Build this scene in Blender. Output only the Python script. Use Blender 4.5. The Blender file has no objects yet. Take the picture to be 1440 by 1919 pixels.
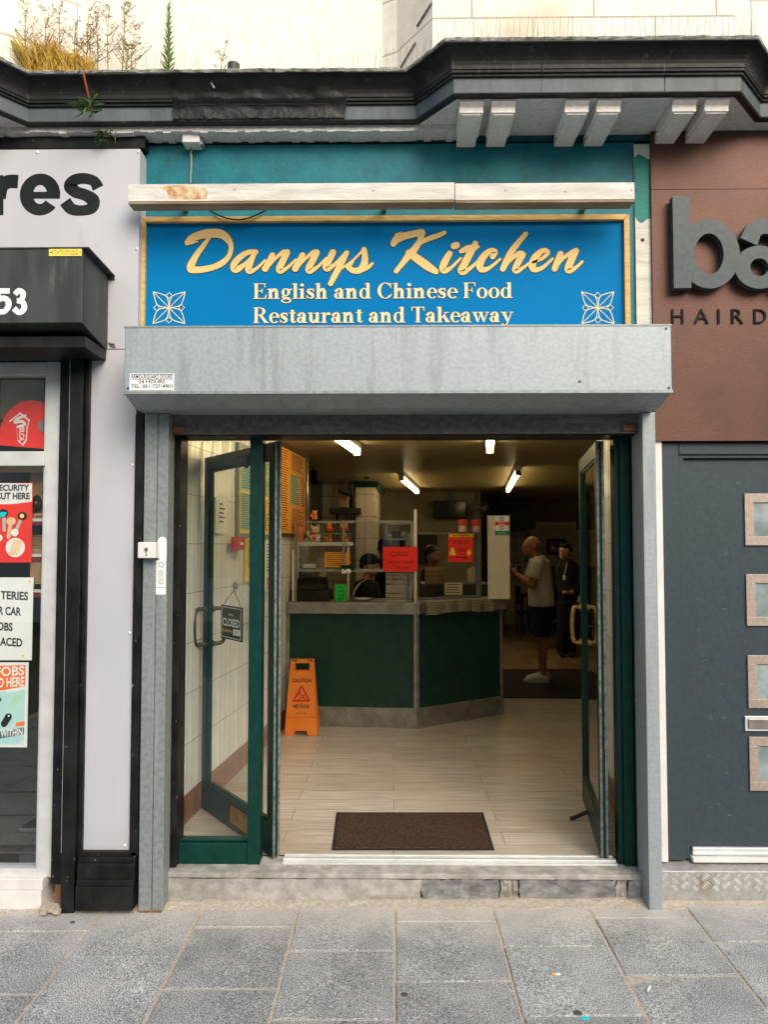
import bpy, bmesh, math, random
from mathutils import Vector, Matrix
R_ = math.radians
rnd = random.Random(7)
sc = bpy.context.scene
COL = sc.collection

# ------------------------------------------------------------------ camera, sky, sun, exposure
FPX, HOR, VX, CD, CH = 1420.0, 1022.0, 738.0, 3.95, 1.82
YAW = math.atan((VX - 720) / FPX); PIT = math.atan((HOR - 959.5) / FPX)
cam = bpy.data.cameras.new('camera'); cam_o = bpy.data.objects.new('camera', cam); COL.objects.link(cam_o)
cam.sensor_fit = 'HORIZONTAL'; cam.sensor_width = 36; cam.lens = 36 * FPX / 1440
cam.clip_start = 0.05; cam.clip_end = 500
cam_o.location = (0, -CD, CH); cam_o.rotation_euler = (R_(90) + PIT, 0, YAW)
sc.camera = cam_o
w = bpy.data.worlds.new('World'); sc.world = w; w.use_nodes = True
nt = w.node_tree; bgn = nt.nodes['Background']; sky = nt.nodes.new('ShaderNodeTexSky')
SUN_EL, SUN_AZ = 36, 152          # soft high light from the street side, a little to the right
sky.sky_type = 'NISHITA'; sky.sun_disc = False
sky.sun_elevation = R_(SUN_EL); sky.sun_rotation = R_(SUN_AZ)
sky.air_density = 1.6; sky.dust_density = 4.0
nt.links.new(sky.outputs[0], bgn.inputs[0]); bgn.inputs[1].default_value = 0.15
sl = bpy.data.lights.new('sun', 'SUN'); so = bpy.data.objects.new('sun', sl); COL.objects.link(so)
sl.energy = 1.5; sl.angle = R_(40); sl.color = (1, .95, .88)
so.rotation_euler = (R_(90 - SUN_EL), 0, R_(28))
sc.view_settings.view_transform = 'Standard'; sc.view_settings.look = 'None'
sc.view_settings.gamma = 1; sc.view_settings.exposure = 0.55
sc.cycles.use_denoising = True
sc.cycles.max_bounces = 10; sc.cycles.transparent_max_bounces = 16

# ------------------------------------------------------------------ photograph pixel -> point on a plane (design grid of the façade)
_F = Vector((-math.sin(YAW) * math.cos(PIT), math.cos(YAW) * math.cos(PIT), math.sin(PIT)))
_R = Vector((math.cos(YAW), math.sin(YAW), 0)); _U = _R.cross(_F); _C = Vector((0, -CD, CH))
FL = 0.15
def W(px, py, Y):
    d = _F * FPX + _R * (px - 720) + _U * (959.5 - py); t = (Y - _C.y) / d.y
    return _C + d * t
def G(px, py, z=FL):
    d = _F * FPX + _R * (px - 720) + _U * (959.5 - py); t = (z - _C.z) / d.z
    return _C + d * t
def rect(x0, y0, x1, y1, Y):
    xm, ym = (x0 + x1) / 2, (y0 + y1) / 2
    return W(x0, ym, Y).x, W(x1, ym, Y).x, W(xm, y1, Y).z, W(xm, y0, Y).z

# ------------------------------------------------------------------ materials
MC = {}
def mat(name, c1, c2=None, rough=.6, metal=0, nscale=6, bump=0, bscale=60, stretch=(1, 1, 1), c3=None, s3=2, t3=.55, w3=.12, spec=.28, ndetail=5, lo=.35, hi=.65, st3=None):
    if name in MC: return MC[name]
    m = bpy.data.materials.new(name); m.use_nodes = True; MC[name] = m
    n = m.node_tree.nodes; L = m.node_tree.links.new; p = n['Principled BSDF']
    p.inputs['Roughness'].default_value = rough; p.inputs['Metallic'].default_value = metal
    p.inputs['Specular IOR Level'].default_value = spec
    tc = n.new('ShaderNodeTexCoord'); mp = n.new('ShaderNodeMapping'); mp.inputs['Scale'].default_value = stretch
    L(tc.outputs['Object'], mp.inputs['Vector'])
    if c2 is None: c2 = tuple(min(1, v * 1.18 + .004) for v in c1)
    nz = n.new('ShaderNodeTexNoise'); nz.inputs['Scale'].default_value = nscale; nz.inputs['Detail'].default_value = ndetail
    L(mp.outputs[0], nz.inputs['Vector'])
    rp = n.new('ShaderNodeValToRGB'); rp.color_ramp.elements[0].position = lo; rp.color_ramp.elements[1].position = hi
    rp.color_ramp.elements[0].color = (*c1, 1); rp.color_ramp.elements[1].color = (*c2, 1)
    L(nz.outputs[0], rp.inputs[0]); out = rp.outputs[0]
    if c3 is not None:                                    # dirt, rust or worn patches with a shape of their own
        n3 = n.new('ShaderNodeTexNoise'); n3.inputs['Scale'].default_value = s3; n3.inputs['Detail'].default_value = 8; n3.inputs['Roughness'].default_value = .65
        if st3:
            m3_ = n.new('ShaderNodeMapping'); m3_.inputs['Scale'].default_value = st3; L(tc.outputs['Object'], m3_.inputs['Vector']); L(m3_.outputs[0], n3.inputs['Vector'])
        else: L(mp.outputs[0], n3.inputs['Vector'])
        r3 = n.new('ShaderNodeValToRGB'); r3.color_ramp.elements[0].position = t3; r3.color_ramp.elements[1].position = min(1, t3 + w3)
        L(n3.outputs[0], r3.inputs[0])
        mx = n.new('ShaderNodeMix'); mx.data_type = 'RGBA'; L(r3.outputs[0], mx.inputs[0]); L(out, mx.inputs[6]); mx.inputs[7].default_value = (*c3, 1)
        out = mx.outputs[2]
    L(out, p.inputs['Base Color'])
    if bump:
        nb = n.new('ShaderNodeTexNoise'); nb.inputs['Scale'].default_value = bscale; nb.inputs['Detail'].default_value = 6
        L(mp.outputs[0], nb.inputs['Vector'])
        b = n.new('ShaderNodeBump'); b.inputs['Strength'].default_value = bump; b.inputs['Distance'].default_value = .01
        L(nb.outputs[0], b.inputs['Height']); L(b.outputs[0], p.inputs['Normal'])
    return m
def brick(name, c1, c2, mortar, bw, rh, ms=.004, offset=.5, rough=.6, bump=.5, axes='xz', nscale=20, spec=.5, grain=None, dirt=None, squash=.15):
    m = bpy.data.materials.new(name); m.use_nodes = True; MC[name] = m
    n = m.node_tree.nodes; L = m.node_tree.links.new; p = n['Principled BSDF']
    p.inputs['Roughness'].default_value = rough; p.inputs['Specular IOR Level'].default_value = spec
    tc = n.new('ShaderNodeTexCoord'); sp = n.new('ShaderNodeSeparateXYZ'); cb = n.new('ShaderNodeCombineXYZ')
    L(tc.outputs['Object'], sp.inputs[0])
    k = {'x': 0, 'y': 1, 'z': 2}
    if axes[0] == 'h':                                   # horizontal distance along a wall in any direction
        ad = n.new('ShaderNodeMath'); ad.operation = 'ADD'; L(sp.outputs[0], ad.inputs[0]); L(sp.outputs[1], ad.inputs[1]); L(ad.outputs[0], cb.inputs[0])
    else: L(sp.outputs[k[axes[0]]], cb.inputs[0])
    L(sp.outputs[k[axes[1]]], cb.inputs[1])
    b = n.new('ShaderNodeTexBrick'); L(cb.outputs[0], b.inputs['Vector'])
    b.inputs['Color1'].default_value = (*c1, 1); b.inputs['Color2'].default_value = (*c2, 1); b.inputs['Mortar'].default_value = (*mortar, 1)
    b.inputs['Scale'].default_value = 1; b.inputs['Brick Width'].default_value = bw; b.inputs['Row Height'].default_value = rh
    b.inputs['Mortar Size'].default_value = ms; b.inputs['Mortar Smooth'].default_value = squash; b.offset = offset
    out = b.outputs['Color']
    nz = n.new('ShaderNodeTexNoise'); nz.inputs['Scale'].default_value = nscale; nz.inputs['Detail'].default_value = 7
    if grain:
        mp = n.new('ShaderNodeMapping'); mp.inputs['Scale'].default_value = grain; L(tc.outputs['Object'], mp.inputs[0]); L(mp.outputs[0], nz.inputs['Vector'])
    else: L(tc.outputs['Object'], nz.inputs['Vector'])
    rp = n.new('ShaderNodeValToRGB'); rp.color_ramp.elements[0].position = .3; rp.color_ramp.elements[1].position = .7
    g0 = .42 if grain else .86
    rp.color_ramp.elements[0].color = (g0, g0 * .98, g0 * .95, 1); L(nz.outputs[0], rp.inputs[0])
    mx = n.new('ShaderNodeMix'); mx.data_type = 'RGBA'; mx.blend_type = 'MULTIPLY'; mx.inputs[0].default_value = 1
    L(out, mx.inputs[6]); L(rp.outputs[0], mx.inputs[7]); out = mx.outputs[2]
    if dirt:
        n3 = n.new('ShaderNodeTexNoise'); n3.inputs['Scale'].default_value = dirt[1]; n3.inputs['Detail'].default_value = 8; L(tc.outputs['Object'], n3.inputs['Vector'])
        r3 = n.new('ShaderNodeValToRGB'); r3.color_ramp.elements[0].position = dirt[2]; r3.color_ramp.elements[1].position = dirt[2] + .2; L(n3.outputs[0], r3.inputs[0])
        m3 = n.new('ShaderNodeMix'); m3.data_type = 'RGBA'; L(r3.outputs[0], m3.inputs[0]); L(out, m3.inputs[6]); m3.inputs[7].default_value = (*dirt[0], 1); out = m3.outputs[2]
    L(out, p.inputs['Base Color'])
    inv = n.new('ShaderNodeMath'); inv.operation = 'MULTIPLY_ADD'; inv.inputs[1].default_value = -1; inv.inputs[2].default_value = 1
    L(b.outputs['Fac'], inv.inputs[0])
    a2 = n.new('ShaderNodeMath'); a2.operation = 'MULTIPLY_ADD'; a2.inputs[1].default_value = .25; L(nz.outputs[0], a2.inputs[0]); L(inv.outputs[0], a2.inputs[2])
    bp = n.new('ShaderNodeBump'); bp.inputs['Strength'].default_value = bump; bp.inputs['Distance'].default_value = .006
    L(a2.outputs[0], bp.inputs['Height']); L(bp.outputs[0], p.inputs['Normal'])
    return m
def emit(name, col, s):
    m = bpy.data.materials.new(name); m.use_nodes = True; n = m.node_tree.nodes; p = n['Principled BSDF']
    p.inputs['Base Color'].default_value = (*[min(.9, c) for c in col], 1)
    p.inputs['Emission Color'].default_value = (*col, 1); p.inputs['Emission Strength'].default_value = s; return m
def glass(name, tint=(.93, .97, .95), ior=1.5):
    m = bpy.data.materials.new(name); m.use_nodes = True; n = m.node_tree.nodes; L = m.node_tree.links.new
    n.remove(n['Principled BSDF']); o = n['Material Output']
    t = n.new('ShaderNodeBsdfTransparent'); t.inputs[0].default_value = (*tint, 1)
    g = n.new('ShaderNodeBsdfGlossy'); g.inputs['Roughness'].default_value = .015
    f = n.new('ShaderNodeFresnel'); f.inputs[0].default_value = ior
    ge = n.new('ShaderNodeNewGeometry'); iv = n.new('ShaderNodeMath'); iv.operation = 'SUBTRACT'; iv.inputs[0].default_value = 1; L(ge.outputs['Backfacing'], iv.inputs[1])
    mu = n.new('ShaderNodeMath'); mu.operation = 'MULTIPLY'; L(f.outputs[0], mu.inputs[0]); L(iv.outputs[0], mu.inputs[1])      # a pane mirrors once, on the side one looks from
    x = n.new('ShaderNodeMixShader'); L(mu.outputs[0], x.inputs[0]); L(t.outputs[0], x.inputs[1]); L(g.outputs[0], x.inputs[2]); L(x.outputs[0], o.inputs[0])
    return m

# ------------------------------------------------------------------ mesh builder
def cr(pts, n=6):
    P = [tuple(p) for p in pts]; out = []
    for i in range(len(P) - 1):
        a, b, c, d = P[max(i - 1, 0)], P[i], P[i + 1], P[min(i + 2, len(P) - 1)]
        for j in range(n):
            t = j / n
            out.append(tuple(.5 * (2 * b[k] + (c[k] - a[k]) * t + (2 * a[k] - 5 * b[k] + 4 * c[k] - d[k]) * t * t + (3 * b[k] - a[k] - 3 * c[k] + d[k]) * t ** 3) for k in range(len(b))))
    out.append(P[-1]); return out
_tcache = {}
def text_geo(s, bold=0):
    if (s, bold) in _tcache: return _tcache[(s, bold)]
    c = bpy.data.curves.new('lettering', 'FONT'); c.body = s; c.offset = bold; c.resolution_u = 3; c.size = 1
    o = bpy.data.objects.new('lettering', c); COL.objects.link(o)
    bpy.context.view_layer.update()
    me = o.evaluated_get(bpy.context.evaluated_depsgraph_get()).to_mesh()
    v = [(q.co.x, q.co.y) for q in me.vertices]; f = [tuple(q.vertices) for q in me.polygons]
    o.evaluated_get(bpy.context.evaluated_depsgraph_get()).to_mesh_clear()
    bpy.data.objects.remove(o); bpy.data.curves.remove(c)
    _tcache[(s, bold)] = (v, f); return v, f
class MB:
    def __init__(s, M=None): s.v = []; s.f = []; s.m = []; s.M = M; s.k = 0
    def add(s, vs, fs, m=0):
        o = len(s.v)
        for p in vs:
            p = Vector(p); s.v.append(s.M @ p if s.M is not None else p)
        for f in fs: s.f.append(tuple(i + o for i in f)); s.m.append(m)
        return s
    def box(s, x0, x1, y0, y1, z0, z1, m=0):
        x0, x1 = min(x0, x1), max(x0, x1); y0, y1 = min(y0, y1), max(y0, y1); z0, z1 = min(z0, z1), max(z0, z1)
        return s.add([(x0, y0, z0), (x1, y0, z0), (x1, y1, z0), (x0, y1, z0), (x0, y0, z1), (x1, y0, z1), (x1, y1, z1), (x0, y1, z1)],
                     [(0, 3, 2, 1), (4, 5, 6, 7), (0, 1, 5, 4), (1, 2, 6, 5), (2, 3, 7, 6), (3, 0, 4, 7)], m)
    def bpx(s, x0, y0, x1, y1, Yf, Yb, m=0):                # box whose front face covers a photo rectangle on plane Yf
        a, b, c, d = rect(x0, y0, x1, y1, Yf); return s.box(a, b, Yf, Yb, c, d, m)
    def prism(s, poly, ax, a0, a1, m=0):                    # convex or simple polygon extruded along an axis
        n = len(poly)
        def P(u, v, a): return {'x': (a, u, v), 'y': (u, a, v), 'z': (u, v, a)}[ax]
        vs = [P(u, v, a0) for u, v in poly] + [P(u, v, a1) for u, v in poly]
        fs = [tuple(range(n))[::-1], tuple(range(n, 2 * n))] + [(i, (i + 1) % n, n + (i + 1) % n, n + i) for i in range(n)]
        return s.add(vs, fs, m)
    def tube(s, pts, r=None, n=8, m=0, sy=1, caps=True):
        P = [Vector(p[:3]) for p in pts]; rad = [p[3] if len(p) > 3 else r for p in pts]
        vs, fs = [], []; up = Vector((0, 0, 1))
        d0 = (P[1] - P[0]).normalized()
        a = d0.cross(up if abs(d0.z) < .9 else Vector((0, 1, 0))).normalized()
        for i, p in enumerate(P):
            d = (P[min(i + 1, len(P) - 1)] - P[max(i - 1, 0)]).normalized()
            a = (a - d * a.dot(d)).normalized(); b = d.cross(a)
            for j in range(n):
                t = 2 * math.pi * j / n; q = (a * math.cos(t) + b * math.sin(t)) * rad[i]
                q.y *= sy; vs.append(p + q)
        for i in range(len(P) - 1):
            for j in range(n): fs.append((i * n + j, i * n + (j + 1) % n, (i + 1) * n + (j + 1) % n, (i + 1) * n + j))
        if caps: fs += [tuple(range(n))[::-1], tuple(range((len(P) - 1) * n, len(P) * n))]
        return s.add(vs, fs, m)
    def ball(s, c, rx, ry=None, rz=None, m=0, nu=12, nv=8):
        ry = ry or rx; rz = rz or rx; vs = [(c[0], c[1], c[2] - rz)]; fs = []
        for i in range(1, nv):
            t = -math.pi / 2 + math.pi * i / nv
            for j in range(nu):
                p = 2 * math.pi * j / nu; vs.append((c[0] + rx * math.cos(t) * math.cos(p), c[1] + ry * math.cos(t) * math.sin(p), c[2] + rz * math.sin(t)))
        vs.append((c[0], c[1], c[2] + rz)); T = len(vs) - 1
        for j in range(nu):
            fs.append((0, 1 + (j + 1) % nu, 1 + j)); fs.append((T, T - nu + j, T - nu + (j + 1) % nu))
        for i in range(nv - 2):
            for j in range(nu):
                a = 1 + i * nu; b = a + nu; fs.append((a + j, a + (j + 1) % nu, b + (j + 1) % nu, b + j))
        return s.add(vs, fs, m)
    def lathe(s, c, prof, n=16, m=0):
        vs, fs = [], []
        for r, z in prof:
            for j in range(n):
                t = 2 * math.pi * j / n; vs.append((c[0] + r * math.cos(t), c[1] + r * math.sin(t), c[2] + z))
        for i in range(len(prof) - 1):
            for j in range(n): fs.append((i * n + j, i * n + (j + 1) % n, (i + 1) * n + (j + 1) % n, (i + 1) * n + j))
        fs += [tuple(range(n))[::-1], tuple(range((len(prof) - 1) * n, len(prof) * n))]
        return s.add(vs, fs, m)
    # ---- flat pieces facing -Y; every piece is a fifth of a millimetre prouder than the last
    def flat(s, pts, y, m=0, th=.0012):
        s.k = (s.k + 1) % 14; y = y - .00007 * s.k; n = len(pts)
        return s.add([(u, y, v) for u, v in pts] + [(u, y + th, v) for u, v in pts],
                     [tuple(range(n)), tuple(range(n, 2 * n))[::-1]] + [(i, n + i, n + (i + 1) % n, (i + 1) % n) for i in range(n)], m)
    def ribbon(s, pts, y, m=0, th=.0012, grow=0, smooth=5, round_=True):
        P = cr(pts, smooth) if smooth else pts; s.k = (s.k + 1) % 14; y = y - .00007 * s.k
        if round_:
            (x0, z0, w0), (x1, z1, _), (xa, za, wa), (xb, zb, _) = P[0], P[1], P[-1], P[-2]
            def cap(x, z, w, dx, dz):
                l = math.hypot(dx, dz) or 1; r = w / 2 + grow
                return [(x + dx / l * r * math.sin(t), z + dz / l * r * math.sin(t), 2 * (r * math.cos(t) - grow)) for t in (.35, .7, 1.0, 1.25, 1.45)]
            P = cap(x0, z0, w0, x0 - x1, z0 - z1)[::-1] + list(P) + cap(xa, za, wa, xa - xb, za - zb)
        n = len(P); vs = []
        for i, (x, z, ww) in enumerate(P):
            dx = P[min(i + 1, n - 1)][0] - P[max(i - 1, 0)][0]; dz = P[min(i + 1, n - 1)][1] - P[max(i - 1, 0)][1]; l = math.hypot(dx, dz) or 1
            r = max(ww / 2 + grow, .00005); nx, nz = -dz / l * r, dx / l * r
            vs += [(x + nx, y, z + nz), (x - nx, y, z - nz), (x + nx, y + th, z + nz), (x - nx, y + th, z - nz)]
        fs = []
        for i in range(n - 1):
            a, b = 4 * i, 4 * i + 4; fs += [(a, a + 1, b + 1, b), (a, b, b + 2, a + 2), (a + 1, a + 3, b + 3, b + 1)]
        fs += [(0, 2, 3, 1), (4 * n - 4, 4 * n - 3, 4 * n - 1, 4 * n - 2)]
        return s.add(vs, fs, m)
    def ring(s, cx, cz, rx, rz, tx, tz, y, a0=0, a1=360, m=0, th=.0012, n=28):
        s.k = (s.k + 1) % 14; y = y - .00007 * s.k; vs, fs = [], []
        for i in range(n + 1):
            t = R_(a0 + (a1 - a0) * i / n); c, d = math.cos(t), math.sin(t)
            for q, yy in ((0, y), (1, y), (0, y + th), (1, y + th)):
                vs.append((cx + (rx - q * tx) * c, yy, cz + (rz - q * tz) * d))
        for i in range(n):
            a, b = 4 * i, 4 * i + 4; fs += [(a, a + 1, b + 1, b), (a, b, b + 2, a + 2), (a + 1, a + 3, b + 3, b + 1)]
        if abs(a1 - a0) < 360: fs += [(0, 2, 3, 1), (4 * n, 4 * n + 1, 4 * n + 3, 4 * n + 2)]
        return s.add(vs, fs, m)
    def disc(s, cx, cz, r, y, m=0, rz=None, th=.0012, n=20):
        rz = rz or r
        return s.flat([(cx + r * math.cos(2 * math.pi * i / n), cz + rz * math.sin(2 * math.pi * i / n)) for i in range(n)], y, m, th)
    def text(s, t, x0, x1, z0, z1, y, m=0, bold=.0, th=0, slant=0, rot=0, up=0):
        v, f = text_geo(t, bold); s.k = (s.k + 1) % 14; y = y - .00007 * s.k
        ax, bx = min(p[0] for p in v), max(p[0] for p in v); az, bz = min(p[1] for p in v), max(p[1] for p in v)
        out = []
        for p in v:
            u = (p[0] - ax) / (bx - ax); q = (p[1] - az) / (bz - az)
            if rot == -90: u, q = q, 1 - u                  # lettering that runs down the sheet
            out.append((x0 + u * (x1 - x0) + slant * q, y, z0 + q * (z1 - z0) + up * u))
        if th:
            n = len(out); cnt = {}
            for q in f:
                for i in range(len(q)): e = (q[i], q[(i + 1) % len(q)]); cnt[e] = cnt.get(e, 0) + 1
            rim = [e for e in cnt if (e[1], e[0]) not in cnt]
            s.add(out + [(a, b + th, c) for a, b, c in out], list(f) + [tuple(i + n for i in q[::-1]) for q in f] + [(a, a + n, b + n, b) for a, b in rim], m)
        else: s.add(out, f, m)
        return s
    def build(s, name, mats, parent=None, bevel=0, smooth=False, origin=None, remesh=0, solid=None):
        me = bpy.data.meshes.new(name); o = bpy.data.objects.new(name, me); COL.objects.link(o)
        if parent is not None: off = PW[parent.name]
        elif origin is not None: off = Vector(origin)
        else:
            xs = [p.x for p in s.v]; ys = [p.y for p in s.v]; zs = [p.z for p in s.v]
            off = Vector(((min(xs) + max(xs)) / 2, (min(ys) + max(ys)) / 2, min(zs)))
        me.from_pydata([p - off for p in s.v], [], s.f)
        for mm in (mats if isinstance(mats, (list, tuple)) else [mats]): me.materials.append(mm)
        for p, mi in zip(me.polygons, s.m): p.material_index = mi; p.use_smooth = smooth
        me.update()
        if parent is not None: o.parent = parent; PW[o.name] = off
        else: o.location = off; PW[o.name] = off
        if remesh:
            r = o.modifiers.new('remesh', 'REMESH'); r.mode = 'VOXEL'; r.voxel_size = remesh; r.use_smooth_shade = True
            q = o.modifiers.new('smooth', 'SMOOTH'); q.factor = .5; q.iterations = 4
        if bevel:
            b = o.modifiers.new('bevel', 'BEVEL'); b.width = bevel; b.segments = 2; b.limit_method = 'ANGLE'; b.angle_limit = R_(40)
        return o
PW = {}
def tag(o, label, cat, group=None, kind=None):
    if label: o['label'] = label
    if cat: o['category'] = cat
    if group: o['group'] = group
    if kind: o['kind'] = kind
    return o
def thing(name, label, cat, loc, group=None):
    o = bpy.data.objects.new(name, None); COL.objects.link(o); o.location = Vector(loc); o.empty_display_size = .1
    PW[o.name] = Vector(loc); return tag(o, label, cat, group)
def solo(mb, name, mats, label, cat, group=None, **k): return tag(mb.build(name, mats, **k), label, cat, group)
def dup(root, loc, label, group=None):
    r = root.copy(); COL.objects.link(r); r.location = Vector(loc); r['label'] = label; PW[r.name] = Vector(loc)
    if group: r['group'] = group
    for ch in list(root.children):
        c = ch.copy(); COL.objects.link(c); c.parent = r
        for g in list(ch.children):
            d = g.copy(); COL.objects.link(d); d.parent = c
    return r

# ------------------------------------------------------------------ palette
CREAM = brick('cream_painted_brick', (.83, .79, .71), (.86, .82, .74), (.77, .73, .65), .225, .079, .003, rough=.7, bump=.35, axes='hz', dirt=((.55, .42, .25), 1.7, .66))
BLOCK = brick('cream_painted_block', (.82, .77, .68), (.85, .80, .73), (.45, .38, .30), .62, .30, .005, rough=.7, bump=.5, axes='hz', dirt=((.50, .38, .24), 1.3, .62))
CORN = mat('black_cornice_paint', (.010, .011, .011), (.024, .026, .027), rough=.48, nscale=5, bump=.35, bscale=18, c3=(.10, .10, .095), s3=6, t3=.58, w3=.2, st3=(5, 5, .7))
FASC = mat('lit_cornice_paint', (.072, .088, .10), (.11, .13, .145), rough=.5, nscale=6, bump=.25, bscale=25, c3=(.02, .02, .02), s3=5, t3=.6, w3=.2, stretch=(1.6, 1.6, .5))  # same dark paint as the cove, light on the upright face put into colour
LEAD = mat('mossy_cornice_top', (.14, .15, .13), (.30, .30, .26), rough=.9, nscale=22, bump=.8, bscale=50, c3=(.05, .05, .035), s3=16, t3=.52)
SOFF = mat('rough_grey_render', (.58, .575, .56), (.70, .69, .67), rough=.9, nscale=40, bump=.5, bscale=90, c3=(.22, .21, .20), s3=5, t3=.62)
BRKT = mat('grey_painted_stone', (.72, .70, .66), (.82, .80, .76), rough=.85, nscale=45, bump=.35, bscale=110)
TEAL = mat('teal_paint', (.004, .125, .165), (.006, .165, .21), rough=.5, nscale=9, bump=.25, bscale=30, c3=(.003, .10, .12), s3=3, t3=.55)
BLUE = mat('blue_vinyl', (.0, .15, .385), (.0, .17, .425), rough=.6, nscale=2, spec=.06)
GOLD = mat('gold_vinyl', (.76, .53, .21), (.79, .56, .24), rough=.6, nscale=30, spec=.1)
PALEGOLD = mat('pale_gold_vinyl', (.70, .59, .35), (.75, .64, .40), rough=.6, nscale=30, spec=.1)
OLIVE = mat('dark_outline_vinyl', (.03, .04, .02), rough=.5)
GFRAME = mat('gold_painted_wood', (.50, .30, .08), (.66, .42, .15), rough=.5, nscale=14, bump=.1, stretch=(1, 1, 6))
GALV = mat('galvanised_steel', (.285, .33, .355), (.365, .41, .435), rough=.5, metal=.3, nscale=60, ndetail=3, bump=.02, bscale=60, c3=(.175, .195, .205), s3=5, t3=.50, w3=.32, st3=(2.2, 1, .22), lo=.25, hi=.75)
GALVD = mat('dull_steel', (.215, .245, .25), (.285, .315, .32), rough=.5, metal=.35, nscale=45, bump=.05, bscale=80, c3=(.37, .40, .405), s3=6, t3=.52, w3=.3, st3=(4, 4, .22))
BARM = mat('grimy_slat', (.105, .105, .095), (.17, .17, .155), rough=.55, metal=.4, nscale=30, bump=.08, c3=(.24, .23, .21), s3=5, t3=.6, st3=(.3, 1, 3))
RUSTY = mat('rusty_steel', (.16, .07, .035), (.26, .13, .07), rough=.85, nscale=30, bump=.3)
PANEL = mat('grey_composite_panel', (.42, .432, .47), (.475, .487, .525), spec=.35, rough=.5, nscale=3, c3=(.36, .365, .38), s3=3.2, t3=.60, w3=.2, stretch=(1, 1, .35))
BLK = mat('black_gloss_paint', (.006, .0065, .007), (.016, .017, .018), spec=.2, rough=.42, nscale=12, bump=.18, bscale=22, c3=(.30, .31, .30), s3=38, t3=.665, w3=.03, stretch=(1, 1, .6))
BLKM = mat('charcoal_metal', (.030, .036, .034), (.052, .060, .057), rough=.5, nscale=7, bump=.05, c3=(.12, .13, .125), s3=6, t3=.62, stretch=(2, 2, .35))
LETB = mat('charcoal_vinyl', (.012, .015, .015), (.02, .024, .024), rough=.8, nscale=4, spec=.08)
WHITE = mat('white_paint', (.62, .615, .595), (.70, .69, .67), rough=.55, nscale=9, bump=.1)
WHITEB = mat('weathered_white_board', (.50, .49, .45), (.66, .65, .61), rough=.7, nscale=9, bump=.35, bscale=35, c3=(.36, .30, .23), s3=6, t3=.66, w3=.12, stretch=(.5, 1, 2.5))
RUSTST = mat('rust_stain', (.42, .20, .05), (.66, .55, .40), rough=.8, nscale=22, bump=.3)
UNDERB = mat('rotten_board_edge', (.22, .15, .08), (.34, .26, .17), rough=.9, nscale=12, bump=.4, stretch=(.3, 1, 1))
ALU = mat('silver_aluminium', (.60, .62, .62), (.70, .72, .72), rough=.4, metal=.35, nscale=10)
CORTEN = mat('corten_steel', (.082, .037, .027), (.150, .074, .056), rough=.5, metal=.3, nscale=140, bump=.08, bscale=160, c3=(.072, .040, .032), s3=1.8, t3=.44, w3=.3, lo=.3, hi=.7)
SLATE = mat('slate_blue_door_paint', (.034, .050, .062), (.043, .062, .075), rough=.42, nscale=70, bump=.06, bscale=160, c3=(.16, .19, .21), s3=16, t3=.72, w3=.03, stretch=(1, 1, .6))
BALET = mat('slate_metal_letter', (.042, .060, .066), (.060, .080, .086), rough=.45, nscale=40)
GREEN = mat('dark_green_paint', (.0, .028, .022), (.002, .040, .031), rough=.4, nscale=18, bump=.12, bscale=40, c3=(.10, .20, .18), s3=40, t3=.72, w3=.04)
DGREEN = mat('blackened_green_paint', (.004, .026, .022), (.007, .036, .03), rough=.45, nscale=18)
GASKET = mat('worn_edge_metal', (.09, .10, .095), (.22, .23, .22), rough=.6, metal=.3, nscale=40, bump=.2)
GLASS = glass('clear_glass', (.975, .99, .985), 1.7)
GLASSG = mat('obscured_glass', (.17, .22, .23), (.34, .40, .41), rough=.18, nscale=7, bump=.15, bscale=60)
BRASS = mat('aged_brass', (.36, .20, .06), (.55, .33, .11), rough=.35, metal=.9, nscale=20)
COPPER = mat('copper_trim', (.34, .275, .235), (.43, .36, .31), rough=.5, metal=.35, nscale=70)
TILE = brick('relief_wall_tile', (.84, .86, .85), (.87, .89, .88), (.42, .40, .36), .20, .305, .0022, offset=0, rough=.22, bump=.9, axes='yz', nscale=5)
def relief():                                              # fluted relief on the wall tiles
    n = TILE.node_tree.nodes; L = TILE.node_tree.links.new
    wv = n.new('ShaderNodeTexWave'); wv.wave_type = 'BANDS'; wv.bands_direction = 'Y'; wv.inputs['Scale'].default_value = 1.57; wv.inputs['Distortion'].default_value = .25
    tc = n['Texture Coordinate'] if 'Texture Coordinate' in n else n.new('ShaderNodeTexCoord'); L(tc.outputs['Object'], wv.inputs['Vector'])
    pw = n.new('ShaderNodeMath'); pw.operation = 'POWER'; pw.inputs[1].default_value = 10; L(wv.outputs[1], pw.inputs[0])
    b2 = n.new('ShaderNodeBump'); b2.inputs['Strength'].default_value = .5; b2.inputs['Distance'].default_value = .006; L(pw.outputs[0], b2.inputs['Height'])
    bp = n['Bump']; L(b2.outputs[0], bp.inputs['Normal'])
relief()
SKIRT = mat('brown_marble_skirting', (.20, .085, .045), (.32, .16, .09), rough=.35, nscale=9, c3=(.40, .26, .17), s3=14, t3=.62)
PLANK = brick('oak_laminate_plank', (.58, .52, .44), (.68, .63, .56), (.20, .15, .10), 1.25, .185, .0022, rough=.34, bump=.25, axes='xy', nscale=7, grain=(.5, 16, 1), dirt=((.42, .32, .22), 1.1, .52))
QUARRY = brick('brown_floor_tile', (.22, .13, .07), (.36, .27, .17), (.05, .03, .02), .33, .33, .006, offset=0, rough=.35, bump=.3, axes='xy')
CEIL = mat('embossed_ceiling_paper', (.30, .24, .11), (.37, .30, .14), rough=.38, nscale=4, bump=1, bscale=2.6, stretch=(1.3, 6.5, 1))
DARKWALL = mat('dim_wall_paint', (.17, .15, .09), (.22, .195, .12), rough=.7, nscale=5)
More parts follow.
